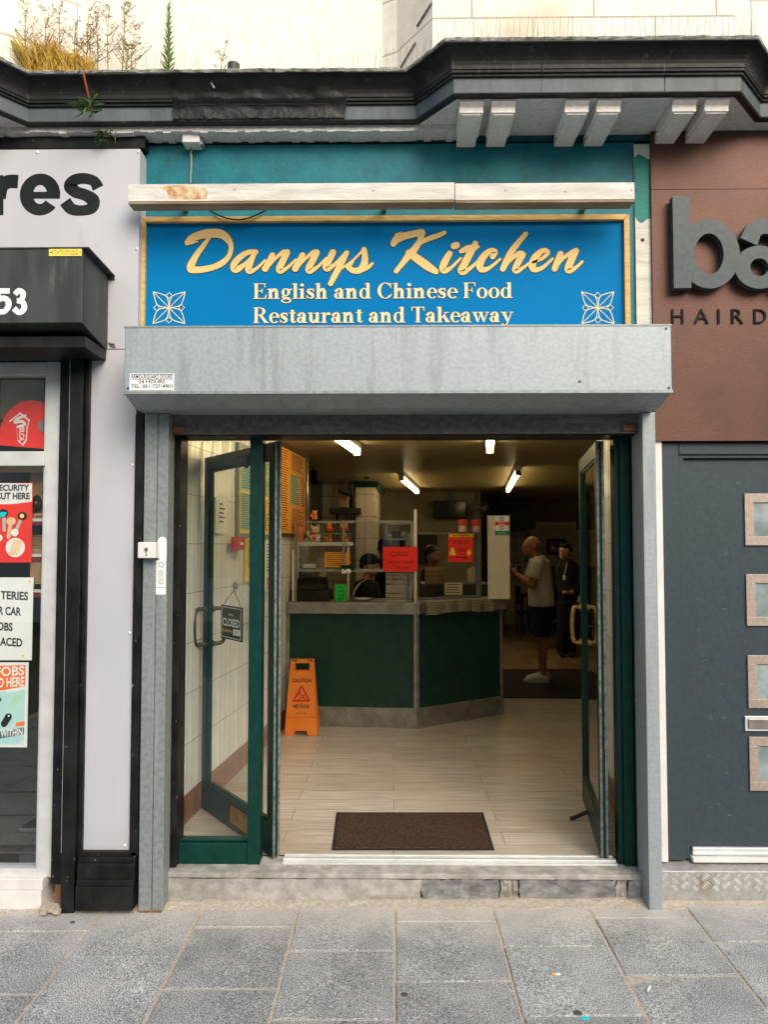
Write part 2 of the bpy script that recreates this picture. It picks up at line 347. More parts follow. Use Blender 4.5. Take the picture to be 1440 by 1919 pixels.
PALEWALL = mat('pale_wall_panel', (.62, .58, .44), (.68, .64, .50), rough=.6, nscale=6)
CGREEN = mat('dark_green_counter_laminate', (.008, .040, .027), (.013, .052, .035), rough=.35, nscale=10)
STEEL = mat('brushed_steel', (.24, .225, .195), (.36, .34, .30), rough=.36, metal=.55, nscale=9, c3=(.16, .15, .13), s3=14, t3=.6)
BLACK = mat('matt_black', (.010, .010, .011), (.018, .018, .02), rough=.6)
ORANGE = mat('orange_plastic', (.66, .17, .012), (.72, .20, .018), rough=.45, nscale=8)
REDP = mat('red_print', (.80, .025, .012), (.86, .04, .02), rough=.5, nscale=3)
ORP = mat('orange_card', (.95, .36, .02), (1.0, .42, .04), rough=.6, nscale=4)
GRNP = mat('green_card', (.02, .55, .08), (.03, .62, .10), rough=.6)
YELP = mat('yellow_card', (.90, .62, .08), (.95, .70, .14), rough=.6, nscale=8)
LGRN = mat('pale_green_card', (.30, .45, .20), (.45, .58, .32), rough=.5, nscale=30)
WPAP = mat('white_paper', (.78, .80, .79), (.84, .86, .85), rough=.6, nscale=3)
INK = mat('black_ink', (.012, .012, .014), rough=.6)
REDI = mat('dark_red_ink', (.45, .02, .02), rough=.6)
MATB = mat('brown_coir_mat', (.010, .007, .005), (.105, .060, .034), rough=.95, nscale=150, bump=1, bscale=240)
RUBB = mat('black_rubber', (.012, .012, .012), (.02, .02, .02), rough=.8, bump=.2, bscale=200)
CONC = mat('worn_concrete', (.27, .265, .245), (.44, .43, .40), rough=.85, nscale=14, bump=.5, bscale=40, c3=(.20, .195, .165), s3=4.2, t3=.48, w3=.25, st3=(.6, 1, 1.4))
STONE = mat('dark_slate_riser', (.12, .125, .125), (.27, .275, .27), rough=.8, nscale=18, bump=.7, bscale=30, c3=(.36, .36, .34), s3=9, t3=.60, stretch=(.75, 1, 1.5))
MORT = mat('sandy_mortar', (.36, .32, .265), (.50, .44, .36), rough=.95, nscale=60, bump=.6, bscale=130)
ASPH = mat('asphalt', (.05, .05, .05), (.07, .07, .07), rough=.9, nscale=50)

# ------------------------------------------------------------------ pavement, street, shop floor
def granite():
    m = bpy.data.materials.new('granite_slab'); m.use_nodes = True; n = m.node_tree.nodes; L = m.node_tree.links.new; p = n['Principled BSDF']
    p.inputs['Roughness'].default_value = .8
    tc = n.new('ShaderNodeTexCoord'); gi = n.new('ShaderNodeNewGeometry')
    a = n.new('ShaderNodeTexNoise'); a.inputs['Scale'].default_value = 175; a.inputs['Detail'].default_value = 3; L(tc.outputs['Object'], a.inputs['Vector'])
    r = n.new('ShaderNodeValToRGB'); e = r.color_ramp.elements; e[0].position = .36; e[0].color = (.10, .112, .12, 1); e[1].position = .66; e[1].color = (.58, .595, .60, 1)
    k = r.color_ramp.elements.new(.5); k.color = (.305, .322, .335, 1); L(a.outputs[0], r.inputs[0])
    tone = n.new('ShaderNodeMapRange'); tone.inputs[3].default_value = .82; tone.inputs[4].default_value = 1.1; L(gi.outputs['Random Per Island'], tone.inputs[0])
    mu = n.new('ShaderNodeMix'); mu.data_type = 'RGBA'; mu.blend_type = 'MULTIPLY'; mu.inputs[0].default_value = 1; L(r.outputs[0], mu.inputs[6]); L(tone.outputs[0], mu.inputs[7])
    b = n.new('ShaderNodeTexNoise'); b.inputs['Scale'].default_value = 3.2; b.inputs['Detail'].default_value = 9; b.inputs['Roughness'].default_value = .65; L(tc.outputs['Object'], b.inputs['Vector'])
    r2 = n.new('ShaderNodeValToRGB'); r2.color_ramp.elements[0].position = .38; r2.color_ramp.elements[1].position = .68; r2.color_ramp.elements[0].color = (.74, .75, .74, 1); r2.color_ramp.elements[1].color = (1.12, 1.1, 1.06, 1); L(b.outputs[0], r2.inputs[0])
    m2 = n.new('ShaderNodeMix'); m2.data_type = 'RGBA'; m2.blend_type = 'MULTIPLY'; m2.inputs[0].default_value = 1; L(mu.outputs[2], m2.inputs[6]); L(r2.outputs[0], m2.inputs[7])
    # pale dust swept against the shopfronts
    sp = n.new('ShaderNodeSeparateXYZ'); L(tc.outputs['Object'], sp.inputs[0])
    dn = n.new('ShaderNodeMath'); dn.operation = 'MULTIPLY_ADD'; dn.inputs[1].default_value = .55; L(b.outputs[0], dn.inputs[0]); L(sp.outputs[1], dn.inputs[2])
    dr = n.new('ShaderNodeMapRange'); dr.inputs[1].default_value = -.16; dr.inputs[2].default_value = .26; dr.inputs[4].default_value = .7; L(dn.outputs[0], dr.inputs[0])
    m3 = n.new('ShaderNodeMix'); m3.data_type = 'RGBA'; L(dr.outputs[0], m3.inputs[0]); L(m2.outputs[2], m3.inputs[6]); m3.inputs[7].default_value = (.52, .49, .44, 1)
    # spots of old gum
    v = n.new('ShaderNodeTexVoronoi'); v.inputs['Scale'].default_value = 2.3; L(tc.outputs['Object'], v.inputs['Vector'])
    vr = n.new('ShaderNodeValToRGB'); vr.color_ramp.elements[0].position = .035; vr.color_ramp.elements[1].position = .05; vr.color_ramp.elements[0].color = (.6, .6, .6, 1); vr.color_ramp.elements[1].color = (0, 0, 0, 1); L(v.outputs[0], vr.inputs[0])
    m4 = n.new('ShaderNodeMix'); m4.data_type = 'RGBA'; L(vr.outputs[0], m4.inputs[0]); L(m3.outputs[2], m4.inputs[6]); m4.inputs[7].default_value = (.13, .13, .12, 1)
    L(m4.outputs[2], p.inputs['Base Color'])
    bp = n.new('ShaderNodeBump'); bp.inputs['Strength'].default_value = .35; bp.inputs['Distance'].default_value = .004; L(a.outputs[0], bp.inputs['Height']); L(bp.outputs[0], p.inputs['Normal'])
    return m
GRAN = granite()
def gz(x): return .006 + .011 * x                       # the pavement rises a little to the right
edges = [-3.9, -3.42, -2.93, -2.44, -1.95, -1.459, -.96, -.477, .003, .493, .968, 1.45, 1.93, 2.41, 2.9, 3.4]
firsts = {4: 1744, 5: 1793, 6: 1738, 7: 1783, 8: 1729, 9: 1777, 10: 1724, 11: 1770}
mb = MB(); ch = .004
for i in range(len(edges) - 1):
    x0, x1 = edges[i] + .006, edges[i + 1] - .006
    y = G(738, firsts.get(i, 1735 + 35 * (i % 2)), 0).y
    rows = [-.03, y]
    while rows[-1] > -6.2: rows.append(rows[-1] - .5 + rnd.uniform(-.012, .012))
    for a, b in zip(rows[1:], rows[:-1]):
        a += .006; b -= .006; t = rnd.uniform(-.0012, .0012); s = rnd.uniform(-.0015, .0015)
        j = [rnd.uniform(-.003, .003) for _ in range(8)]
        top = [(x0 + ch + j[0], a + ch + j[1]), (x1 - ch + j[2], a + ch + j[3]), (x1 - ch + j[4], b - ch + j[5]), (x0 + ch + j[6], b - ch + j[7])]
        low = [(x0 + j[0], a + j[1]), (x1 + j[2], a + j[3]), (x1 + j[4], b + j[5]), (x0 + j[6], b + j[7])]
        vs = [(u, v, gz(u) + t + s * k2) for k2, (u, v) in enumerate(top)] + [(u, v, gz(u) - .004) for u, v in low] + [(u, v, gz(u) - .03) for u, v in low]
        mb.add(vs, [(0, 1, 2, 3), (0, 4, 5, 1), (1, 5, 6, 2), (2, 6, 7, 3), (3, 7, 4, 0), (4, 8, 9, 5), (5, 9, 10, 6), (6, 10, 11, 7), (7, 11, 8, 4)])
tag(mb.build('pavement', GRAN, origin=(0, 0, 0)), None, None, kind='structure')
mb = MB(); n = 120                                       # mortar bed, ragged fillet of sandy mortar along the shopfronts
xs = [-4 + 7.5 * i / n for i in range(n + 1)]
vs = []
for x in xs:
    r = rnd.uniform(-.008, .008)
    vs += [(x, -6.4, gz(x) - .006), (x, -.10 + r, gz(x) - .005), (x, -.06 + r + rnd.uniform(-.02, .02), gz(x) + .003), (x, -.02, gz(x) + .012 + rnd.uniform(-.003, .004)), (x, .3, gz(x) + .012)]
mb.add(vs, [(5 * i + k2, 5 * i + 5 + k2, 5 * i + 6 + k2, 5 * i + 1 + k2) for i in range(n) for k2 in range(4)])
tag(mb.build('mortar_bed', MORT, origin=(0, 0, 0)), None, None, kind='structure')
tag(MB().add([(-150, -150, -.16), (150, -150, -.16), (150, 150, -.16), (-150, 150, -.16)], [(0, 1, 2, 3)]).build('road', ASPH), None, None, kind='structure')
tag(MB().add([(-2.2, .2155, FL), (2.4, .2155, FL), (5.2, 4.7, FL), (-2.2, 4.7, FL)], [(0, 1, 2, 3)]).build('laminate_floor', PLANK, origin=(0, 0, FL)), None, None, kind='structure')
tag(MB().add([(-2.6, 4.7, FL - .002), (5.2, 4.7, FL - .002), (5.2, 13.3, FL - .002), (-2.6, 13.3, FL - .002)], [(0, 1, 2, 3)]).build('tiled_floor', QUARRY, origin=(0, 0, FL)), None, None, kind='structure')

# ------------------------------------------------------------------ the terrace building: upper wall, cornice, brackets, soffit, room shell
B = thing('terrace_building', 'cream painted terrace building with black cornice and bay above the three shopfronts', 'building', (0, .2, 0))
SZ = 4.027                                          # underside of the cornice
plan = [(-2.45, -.315), (-2.10, -.315), (-1.917, -.09), (.118, -.09), (.299, -.315), (1.697, -.315), (1.902, -.09), (3.6, -.09)]
def offset_plan(o):
    out = []
    for i, p in enumerate(plan):
        ns = []
        for a, b in ((i - 1, i), (i, i + 1)):
            if a >= 0 and b < len(plan):
                d = Vector((plan[b][0] - plan[a][0], plan[b][1] - plan[a][1])).normalized(); ns.append(Vector((d.y, -d.x)))
        nn = sum(ns, Vector((0, 0))).normalized(); k2 = 1 / max(.4, nn.dot(ns[0]))
        out.append((p[0] + nn.x * o * k2, p[1] + nn.y * o * k2))
    return out
def sweep(mb, prof, m=0, jit=0):
    rows = []
    for o, z in prof:
        pl = offset_plan(o); r = []
        for a, b in zip(pl[:-1], pl[1:]):
            nseg = max(1, int(math.hypot(b[0] - a[0], b[1] - a[1]) / .03)) if jit else 1
            for q in range(nseg):
                t = q / nseg; jj = rnd.uniform(-jit, jit) if jit else 0
                r.append((a[0] + (b[0] - a[0]) * t, a[1] + (b[1] - a[1]) * t, SZ + z + jj))
        r.append((*pl[-1], SZ + z)); rows.append(r)
    if jit:                                              # same count on every row
        nmin = min(len(r) for r in rows); rows = [[r[int(i * (len(r) - 1) / (nmin - 1))] for i in range(nmin)] for r in rows]
    n = len(rows[0]); vs = [p for r in rows for p in r]
    mb.add(vs, [(k2 * n + i, k2 * n + i + 1, (k2 + 1) * n + i + 1, (k2 + 1) * n + i) for k2 in range(len(rows) - 1) for i in range(n - 1)], m)
cove = [(.028 + .07 * (1 - math.cos(math.pi / 2 * i / 7)), .116 + .082 * math.sin(math.pi / 2 * i / 7)) for i in range(8)]
mb = MB(); sweep(mb, [(-.03, -.001), (.0, -.001), (.006, .006), (.004, .012)])
sweep(mb, [(.004, .085), (.016, .086), (.018, .094), (.012, .096), (.026, .100), (.028, .110), (.02, .112), (.028, .116)] + cove[1:] + [(.102, .202), (.102, .208)])
mb.build('cornice', CORN, B)
mb = MB(); sweep(mb, [(.004, .012), (.004, .085)]); mb.build('cornice_fascia', FASC, B)
mb = MB(); sweep(mb, [(.102, .208), (.104, .220), (.098, .227), (.03, .231), (-.25, .24)], jit=.0035); mb.build('cornice_top', LEAD, B)
# soffit
mb = MB(); pl = offset_plan(-.02)
for a, b in zip(pl[:-1], pl[1:]):
    mb.add([(a[0], a[1], SZ + .002), (b[0], b[1], SZ + .002), (b[0], .06, SZ + .002), (a[0], .06, SZ + .002)], [(0, 1, 2, 3)])
mb.build('soffit', SOFF, B)
mb = MB()                                                # rough strip of render hanging under the recessed run
n = 70; x0, x1 = -2.4, .36
for i in range(n):
    a, b = x0 + (x1 - x0) * i / n, x0 + (x1 - x0) * (i + 1) / n
    mb.box(a, b, -.055 - rnd.uniform(0, .004), .05, SZ - .022 - rnd.uniform(0, .012), SZ + .001)
mb.build('render_strip', SOFF, B)
for pxc in (884, 944, 1082, 1142, 1284, 1345):
    xc = W(pxc, 200, -.27).x; m2 = MB(); zt = SZ + .001
    m2.prism([(-.03, zt), (-.285, zt), (-.285, zt - .014), (-.272, zt - .022), (-.262, zt - .028), (-.262, zt - .058), (-.03, zt - .058)], 'x', xc - .06, xc + .06)
    m2.prism([(.04, zt - .02), (-.254, zt - .02), (-.254, zt - .066), (-.03, zt - .072), (.04, zt - .072)], 'x', xc - .05, xc + .05)
    m2.build('bracket', BRKT, B, bevel=.003)
# upper wall: recessed middle, canted and forward bays
wp = [(-2.9, -.30), (-2.24, -.24), (-1.72, .10), (-.06, .10), (.02, .06), (.20, -.20), (1.73, -.20), (1.95, .10), (3.6, .10)]
zb, zt = SZ + .20, SZ + 3.2
mb = MB(); mb.add([(-1.72, .10, zb), (-.06, .10, zb), (-.06, .10, zt), (-1.72, .10, zt)], [(0, 1, 2, 3)]); mb.build('upper_wall', CREAM, B)
for grp in (((0, 1), (1, 2)), ((3, 4), (4, 5), (5, 6), (6, 7), (7, 8))):
    mb = MB()
    for a, b in grp: (ax, ay), (bx, by) = wp[a], wp[b]; mb.add([(ax, ay, zb), (bx, by, zb), (bx, by, zt), (ax, ay, zt)], [(0, 1, 2, 3)])
    mb.build('bay_wall', BLOCK, B)
mb = MB().box(-3.9, 3.9, .14, 13.4, 4.15, zt); mb.build('upper_floor', DARKWALL, B)
# canted bay walls: mossy ledges left, dark strips drawn for ledge shadows right
for (a, b, t0, t1, z0, z1) in ((1, 2, .05, .52, .36, .30), (1, 2, .62, 1.0, .27, .22), (4, 5, .0, .55, .34, .42), (4, 5, .6, 1, .50, .55)):
    (ax, ay), (bx, by) = wp[a], wp[b]; d = Vector((bx - ax, by - ay)); nn = Vector((d.y, -d.x)).normalized() * .02
    p, q = Vector((ax, ay)) + d * t0, Vector((ax, ay)) + d * t1; m2 = MB()
    vs = []
    for u, z in ((p, SZ + z0), (q, SZ + z1)):
        for o, dz in ((0, 0), (.5, .002), (.5, .007), (0, .010)): vs.append((u.x + nn.x * o, u.y + nn.y * o, z + dz))
    m2.add(vs, [(0, 1, 5, 4), (1, 2, 6, 5), (2, 3, 7, 6), (0, 3, 2, 1), (4, 5, 6, 7)]); m2.build('ledge_and_shadow_strip', LEAD, B)
# structural wall behind the fascias, leaving the doorway and the shop window open
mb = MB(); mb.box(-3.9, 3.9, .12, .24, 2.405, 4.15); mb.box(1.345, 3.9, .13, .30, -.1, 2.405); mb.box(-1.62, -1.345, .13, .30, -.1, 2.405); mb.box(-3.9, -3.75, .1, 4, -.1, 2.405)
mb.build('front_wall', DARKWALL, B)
CZ = 2.75
def wall(mb, pts, z0=FL, z1=CZ, m=0):
    for a, b in zip(pts[:-1], pts[1:]): mb.add([(*a, z0), (*b, z0), (*b, z1), (*a, z1)], [(0, 1, 2, 3)], m)
def lw(y): return -1.297 + .107 * (y - .385)
mb = MB(); wall(mb, [(lw(.13), .13), (lw(4.05), 4.05)]); mb.build('side_wall', TILE, B)
mb = MB(); wall(mb, [(lw(4.05), 4.05), (-2.4, 4.06), (-2.4, 7.5), (-.545, 7.5)])
wall(mb, [(-.545, 7.0), (-.27, 7.0), (-.22, 8.6), (-.22, 9.2)]); wall(mb, [(-.545, 7.5), (-.545, 7.0)])
KTILE = brick('kitchen_wall_tile', (.60, .55, .42), (.66, .60, .47), (.25, .20, .14), .22, .32, .004, offset=0, rough=.2, bump=.5, axes='hz')
mb.build('kitchen_wall', KTILE, B)
mb = MB(); wall(mb, [(1.325, .13), (1.45, 1.45)]); mb.build('side_wall', TILE, B)
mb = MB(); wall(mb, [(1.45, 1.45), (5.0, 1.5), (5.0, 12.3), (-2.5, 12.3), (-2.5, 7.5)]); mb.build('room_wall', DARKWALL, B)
mb = MB(); mb.box(-3.9, 5.2, .13, 13.4, CZ, CZ + .2); mb.build('ceiling', CEIL, B)
mb = MB()
for y0, y1 in ((.14, 4.0),):
    for (fx, sg) in ((lw, 1),):
        a, b = fx(y0) + .012, fx(y1) + .012; mb.add([(a, y0, FL), (b, y1, FL), (b, y1, FL + .165), (a, y0, FL + .165), (a - .014, y0, FL + .165), (b - .014, y1, FL + .165)], [(0, 1, 2, 3), (3, 2, 5, 4)]); mb.build('skirting', SKIRT, B); mb = MB()
mb.add([(1.312, .14, FL), (1.437, 1.45, FL), (1.437, 1.45, FL + .165), (1.312, .14, FL + .165)], [(0, 1, 2, 3)]); mb.build('skirting', SKIRT, B)
mb = MB()                                                # green timber cornice round the tiled pier
for a, b in (((-.56, 6.98), (-.26, 6.98)), ((-.26, 6.98), (-.20, 8.6))):
    d = Vector((b[0] - a[0], b[1] - a[1])).normalized() * .0; mb.tube([(*a, CZ - .05), (*b, CZ - .05)], .05, 6)
mb.build('pier_coving', GREEN, B)
# the other side of the street, seen only mirrored in the panes
mb = MB(); S = thing('street_building', 'pale building with rows of arched windows across the street, mirrored in the panes', 'building', (0, -15, 0))
mb.box(-16, 16, -15.4, -15, -.1, 7.2); mb.build('wall', mat('stone_facade', (.82, .79, .74), (.87, .84, .79), rough=.8), S)
for zz in (1.0, 4.6):
    for i in range(-7, 8):
        m2 = MB(); xx = i * 2.1; pts = [(xx - .5, zz), (xx + .5, zz)] + [(xx + .5 * math.cos(R_(a)), zz + 1.7 + .5 * math.sin(R_(a))) for a in range(0, 181, 20)]
        m2.prism(pts, 'y', -15.0, -14.985); m2.build('window', mat('street_window_glass', (.03, .035, .04), rough=.1), S)
        m2 = MB(); m2.ring(xx, zz + 1.7, .72, .72, .11, .11, 0, 0, 180, th=.05); m2.v = [Vector((p.x, -14.94 + p.y, p.z)) for p in m2.v]; m2.build('arch', WHITE, S)

# ------------------------------------------------------------------ door step
D = thing('door_step', 'worn concrete and dark slate step with a broken mortar patch under the open doors', 'step', (0, .08, 0))
def zpx(py, Y): return W(738, py, Y).z
mb = MB(); a, b, c, d = rect(300, 1606, 1232, 1622, -.004); mb.box(a, b, -.006, .215, FL - .030, FL - .004); mb.build('nosing', CONC, D, bevel=.005)
def rough_block(x0, y0, x1, y1, Yf, m, name, nx=24, nz=4, amp=.003, edge=.006):
    a, b, c, d = rect(x0, y0, x1, y1, Yf); d = FL - .032; mb = MB(); vs = []
    for i in range(nx + 1):
        for j in range(nz + 1):
            u, v = i / nx, j / nz
            ex = rnd.uniform(-edge, edge) if i in (0, nx) else 0; ez = rnd.uniform(-edge, edge) if j in (0, nz) else 0
            vs.append((a + (b - a) * u + ex, Yf + rnd.uniform(-amp, amp), c + (d - c) * v + ez))
    fs = [(i * (nz + 1) + j, (i + 1) * (nz + 1) + j, (i + 1) * (nz + 1) + j + 1, i * (nz + 1) + j + 1) for i in range(nx) for j in range(nz)]
    n = len(vs); vs += [(p[0], .1, p[2]) for p in vs]
    rim = [i * (nz + 1) for i in range(nx + 1)] + [nx * (nz + 1) + j for j in range(1, nz + 1)] + [i * (nz + 1) + nz for i in range(nx - 1, -1, -1)] + [j for j in range(nz - 1, 0, -1)]
    fs += [(rim[(k2 + 1) % len(rim)], rim[k2], rim[k2] + n, rim[(k2 + 1) % len(rim)] + n) for k2 in range(len(rim))]
    mb.add(vs, fs); mb.build(name, m, D, smooth=False)
rough_block(300, 1621, 789, 1690, .0, CONC, 'concrete_riser', amp=.0012)
rough_block(791, 1626, 936, 1690, .0, STONE, 'slate_block', edge=.007, amp=.0022)
rough_block(938, 1622, 972, 1690, .012, CONC, 'mortar_patch', 8, 6, amp=.008)
rough_block(974, 1628, 1154, 1690, -.001, STONE, 'slate_block', edge=.004, amp=.0015)
rough_block(1156, 1622, 1176, 1690, .010, CONC, 'mortar_patch', 6, 6, amp=.006)
rough_block(1178, 1629, 1234, 1690, .0, STONE, 'slate_block', 8, edge=.006, amp=.002)
mb = MB(); a, b, c, d = rect(312, 1618, 1225, 1700, .03); mb.box(a, b, .03, .2, -.05, FL - .033); mb.build('core', MORT, D)
mb = MB(); a, b, c, d = rect(527, 1590, 1162, 1612, .06)
mb.box(a, b, .095, .215, FL - .003, FL + .008); mb.box(a, b, .125, .15, FL + .008, FL + .018); mb.box(a, b, .185, .2, FL + .008, FL + .015); mb.build('threshold', ALU, D, bevel=.002)

# ------------------------------------------------------------------ teal fascia, sign, light board, shutter
T = thing('fascia_board', 'teal painted timber fascia behind the blue restaurant sign', 'fascia', (0, .05, 2.9))
mb = MB(); mb.bpx(268, 270, 1191, 640, .045, .11); mb.build('board', TEAL, T, bevel=.003)
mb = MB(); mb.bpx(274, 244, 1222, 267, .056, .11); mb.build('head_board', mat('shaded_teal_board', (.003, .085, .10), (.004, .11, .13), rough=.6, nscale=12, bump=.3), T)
mb = MB()                                                # right edge post: white render, teal brushed over its upper half
a, b, c, d = rect(1192, 270, 1222, 640, .03); zc = W(1207, 410, .03).z
n = 8
mb.box(a, b, .032, .11, c, d, 0)
pts = [(a - .0005, zc + .01)] + [(a + (b - a) * i / n, zc - .012 + .012 * math.sin(i * .9 + 2)) for i in range(1, n)] + [(b + .0005, zc + .008)]
mb.flat(pts + [(b + .0005, W(1207, 300, .03).z), (a + .02, W(1207, 288, .03).z), (a - .0005, W(1207, 296, .03).z)], .032, 1, .001)
mb.disc(W(1205, 450, .03).x, W(1205, 450, .03).z, .010, .032, 2, th=.001)
mb.build('edge_post', [WHITEB, mat('sea_green_paint', (.0, .16, .14), (.004, .19, .16), rough=.5, nscale=8, bump=.3), BLACK], T)

SG = thing('restaurant_sign', 'blue restaurant sign in a gold frame with gold script lettering', 'sign', (-.05, .04, 2.9))
x0, x1, z0, z1 = rect(262, 405, 1181, 640, .0)
YS = .015
mb = MB(); mb.box(x0 + .02, x1 - .02, YS, .044, z0, z1 - .02); mb.build('panel', BLUE, SG)
fw = .029; mb = MB()
mb.prism([(x0, z0), (x0 + fw, z0), (x0 + fw, z1 - fw), (x0, z1)], 'y', -.008, .043)
mb.prism([(x1, z0), (x1, z1), (x1 - fw, z1 - fw), (x1 - fw, z0)], 'y', -.008, .043)
mb.prism([(x0 + .001, z1), (x0 + fw + .001, z1 - fw), (x1 - fw - .001, z1 - fw), (x1 - .001, z1)], 'y', -.0075, .043)
mb.build('frame', GFRAME, SG, bevel=.002)
def sx(px, py): p = W(px, py, YS); return p.x, p.z
PXM = (W(739, 480, YS).x - W(738, 480, YS).x)
def zoomA(p): x, z = sx(330 + p[0] / 3.692, 410 + p[1] / 3.692); return (x, z, p[2] / 3.692 * PXM)
def zoomB(p): x, z = sx(700 + p[0] / 3.512, 410 + p[1] / 3.512); return (x, z, p[2] / 3.512 * PXM)
scriptA = [
 [(80, 168, 40), (110, 138, 52), (170, 115, 58), (240, 104, 64), (310, 108, 62), (355, 140, 52), (382, 190, 34), (370, 255, 34), (325, 305, 42), (250, 340, 42), (160, 356, 46), (105, 352, 54)],
 [(80, 176, 18), (120, 168, 16), (155, 160, 8)],
 [(228, 136, 26), (190, 190, 34), (140, 258, 42), (105, 325, 54), (105, 350, 54)],
 [(552, 234, 38), (505, 234, 36), (450, 264, 42), (405, 312, 46), (402, 348, 46), (428, 352, 44), (490, 306, 26), (548, 246, 22)],
 [(540, 250, 34), (518, 300, 42), (502, 350, 46), (515, 368, 34), (560, 345, 22), (618, 290, 16)],
 [(668, 254, 40), (645, 300, 40), (618, 348, 46)], [(622, 352, 26), (680, 288, 20), (735, 238, 30), (768, 236, 46)],
 [(765, 242, 48), (738, 300, 46), (715, 350, 46), (728, 366, 34), (775, 338, 22), (830, 285, 16)],
 [(876, 254, 40), (852, 300, 40), (826, 348, 46)], [(830, 352, 26), (888, 288, 20), (945, 238, 30), (972, 236, 46)],
 [(970, 242, 48), (942, 300, 46), (918, 350, 46), (932, 366, 34), (985, 332, 22), (1040, 275, 16)],
 [(1086, 236, 46), (1062, 285, 46), (1038, 330, 48), (1050, 350, 38), (1100, 318, 24), (1165, 252, 24)],
 [(1182, 238, 34), (1150, 300, 42), (1105, 385, 42), (1070, 452, 36)], [(1085, 405, 14), (1150, 345, 14), (1225, 290, 16), (1295, 220, 18)],
 [(1302, 216, 38), (1308, 265, 42), (1302, 318, 50), (1272, 358, 46), (1225, 360, 40), (1192, 338, 34)], [(1275, 366, 26), (1325, 342, 26), (1360, 312, 20)], [(1195, 330, 34), (1225, 300, 18)],
]
scriptB = [
 [(132, 168, 38), (152, 140, 50), (200, 118, 50), (260, 104, 46), (318, 92, 46)], [(150, 112, 24), (185, 90, 8)],
 [(318, 96, 50), (306, 145, 36), (270, 205, 46), (232, 245, 46), (190, 300, 34), (150, 348, 30)],
 [(258, 212, 40), (300, 168, 30), (360, 136, 34), (430, 112, 34), (468, 94, 28)],
 [(235, 228, 46), (300, 274, 56), (365, 320, 54), (412, 350, 38)],
 [(502, 232, 38), (474, 280, 46), (456, 325, 46), (470, 346, 38), (515, 322, 22), (575, 262, 16)], [(532, 182, 44), (548, 176, 44)],
 [(672, 164, 34), (640, 225, 46), (600, 300, 48), (578, 345, 46), (598, 354, 34), (650, 318, 22), (710, 258, 16)], [(575, 218, 26), (620, 200, 46), (660, 196, 42), (690, 186, 20)],
 [(785, 252, 36), (800, 222, 38), (770, 214, 36), (725, 252, 46), (700, 305, 50), (715, 338, 40), (765, 325, 24), (835, 268, 16)],
 [(1003, 102, 32), (960, 152, 36), (908, 220, 42), (872, 290, 42), (852, 332, 38)], [(860, 318, 22), (915, 262, 24), (962, 230, 34), (984, 238, 40)],
 [(982, 240, 42), (950, 295, 42), (932, 338, 40), (950, 346, 30), (1005, 310, 18), (1055, 268, 14)],
 [(1050, 290, 14), (1110, 265, 22), (1148, 226, 30), (1120, 210, 32), (1072, 248, 46), (1046, 302, 50), (1058, 336, 40), (1110, 326, 26), (1180, 265, 16)],
 [(1232, 234, 40), (1212, 285, 42), (1192, 332, 38)], [(1196, 330, 22), (1250, 262, 22), (1308, 224, 32), (1332, 216, 44)],
 [(1326, 222, 48), (1298, 285, 48), (1280, 336, 46), (1300, 344, 32), (1340, 318, 22), (1375, 284, 18)],
]
for nm, mt, grow, yy in (('lettering_outline', OLIVE, .0042, YS - .0006), ('lettering', GOLD, .0, YS - .0034)):
    mb = MB()
    for st in scriptA: mb.ribbon([zoomA(p) for p in st], yy, th=.0006, grow=grow)
    for st in scriptB: mb.ribbon([zoomB(p) for p in st], yy, th=.0006, grow=grow)
    mb.build(nm, mt, SG)
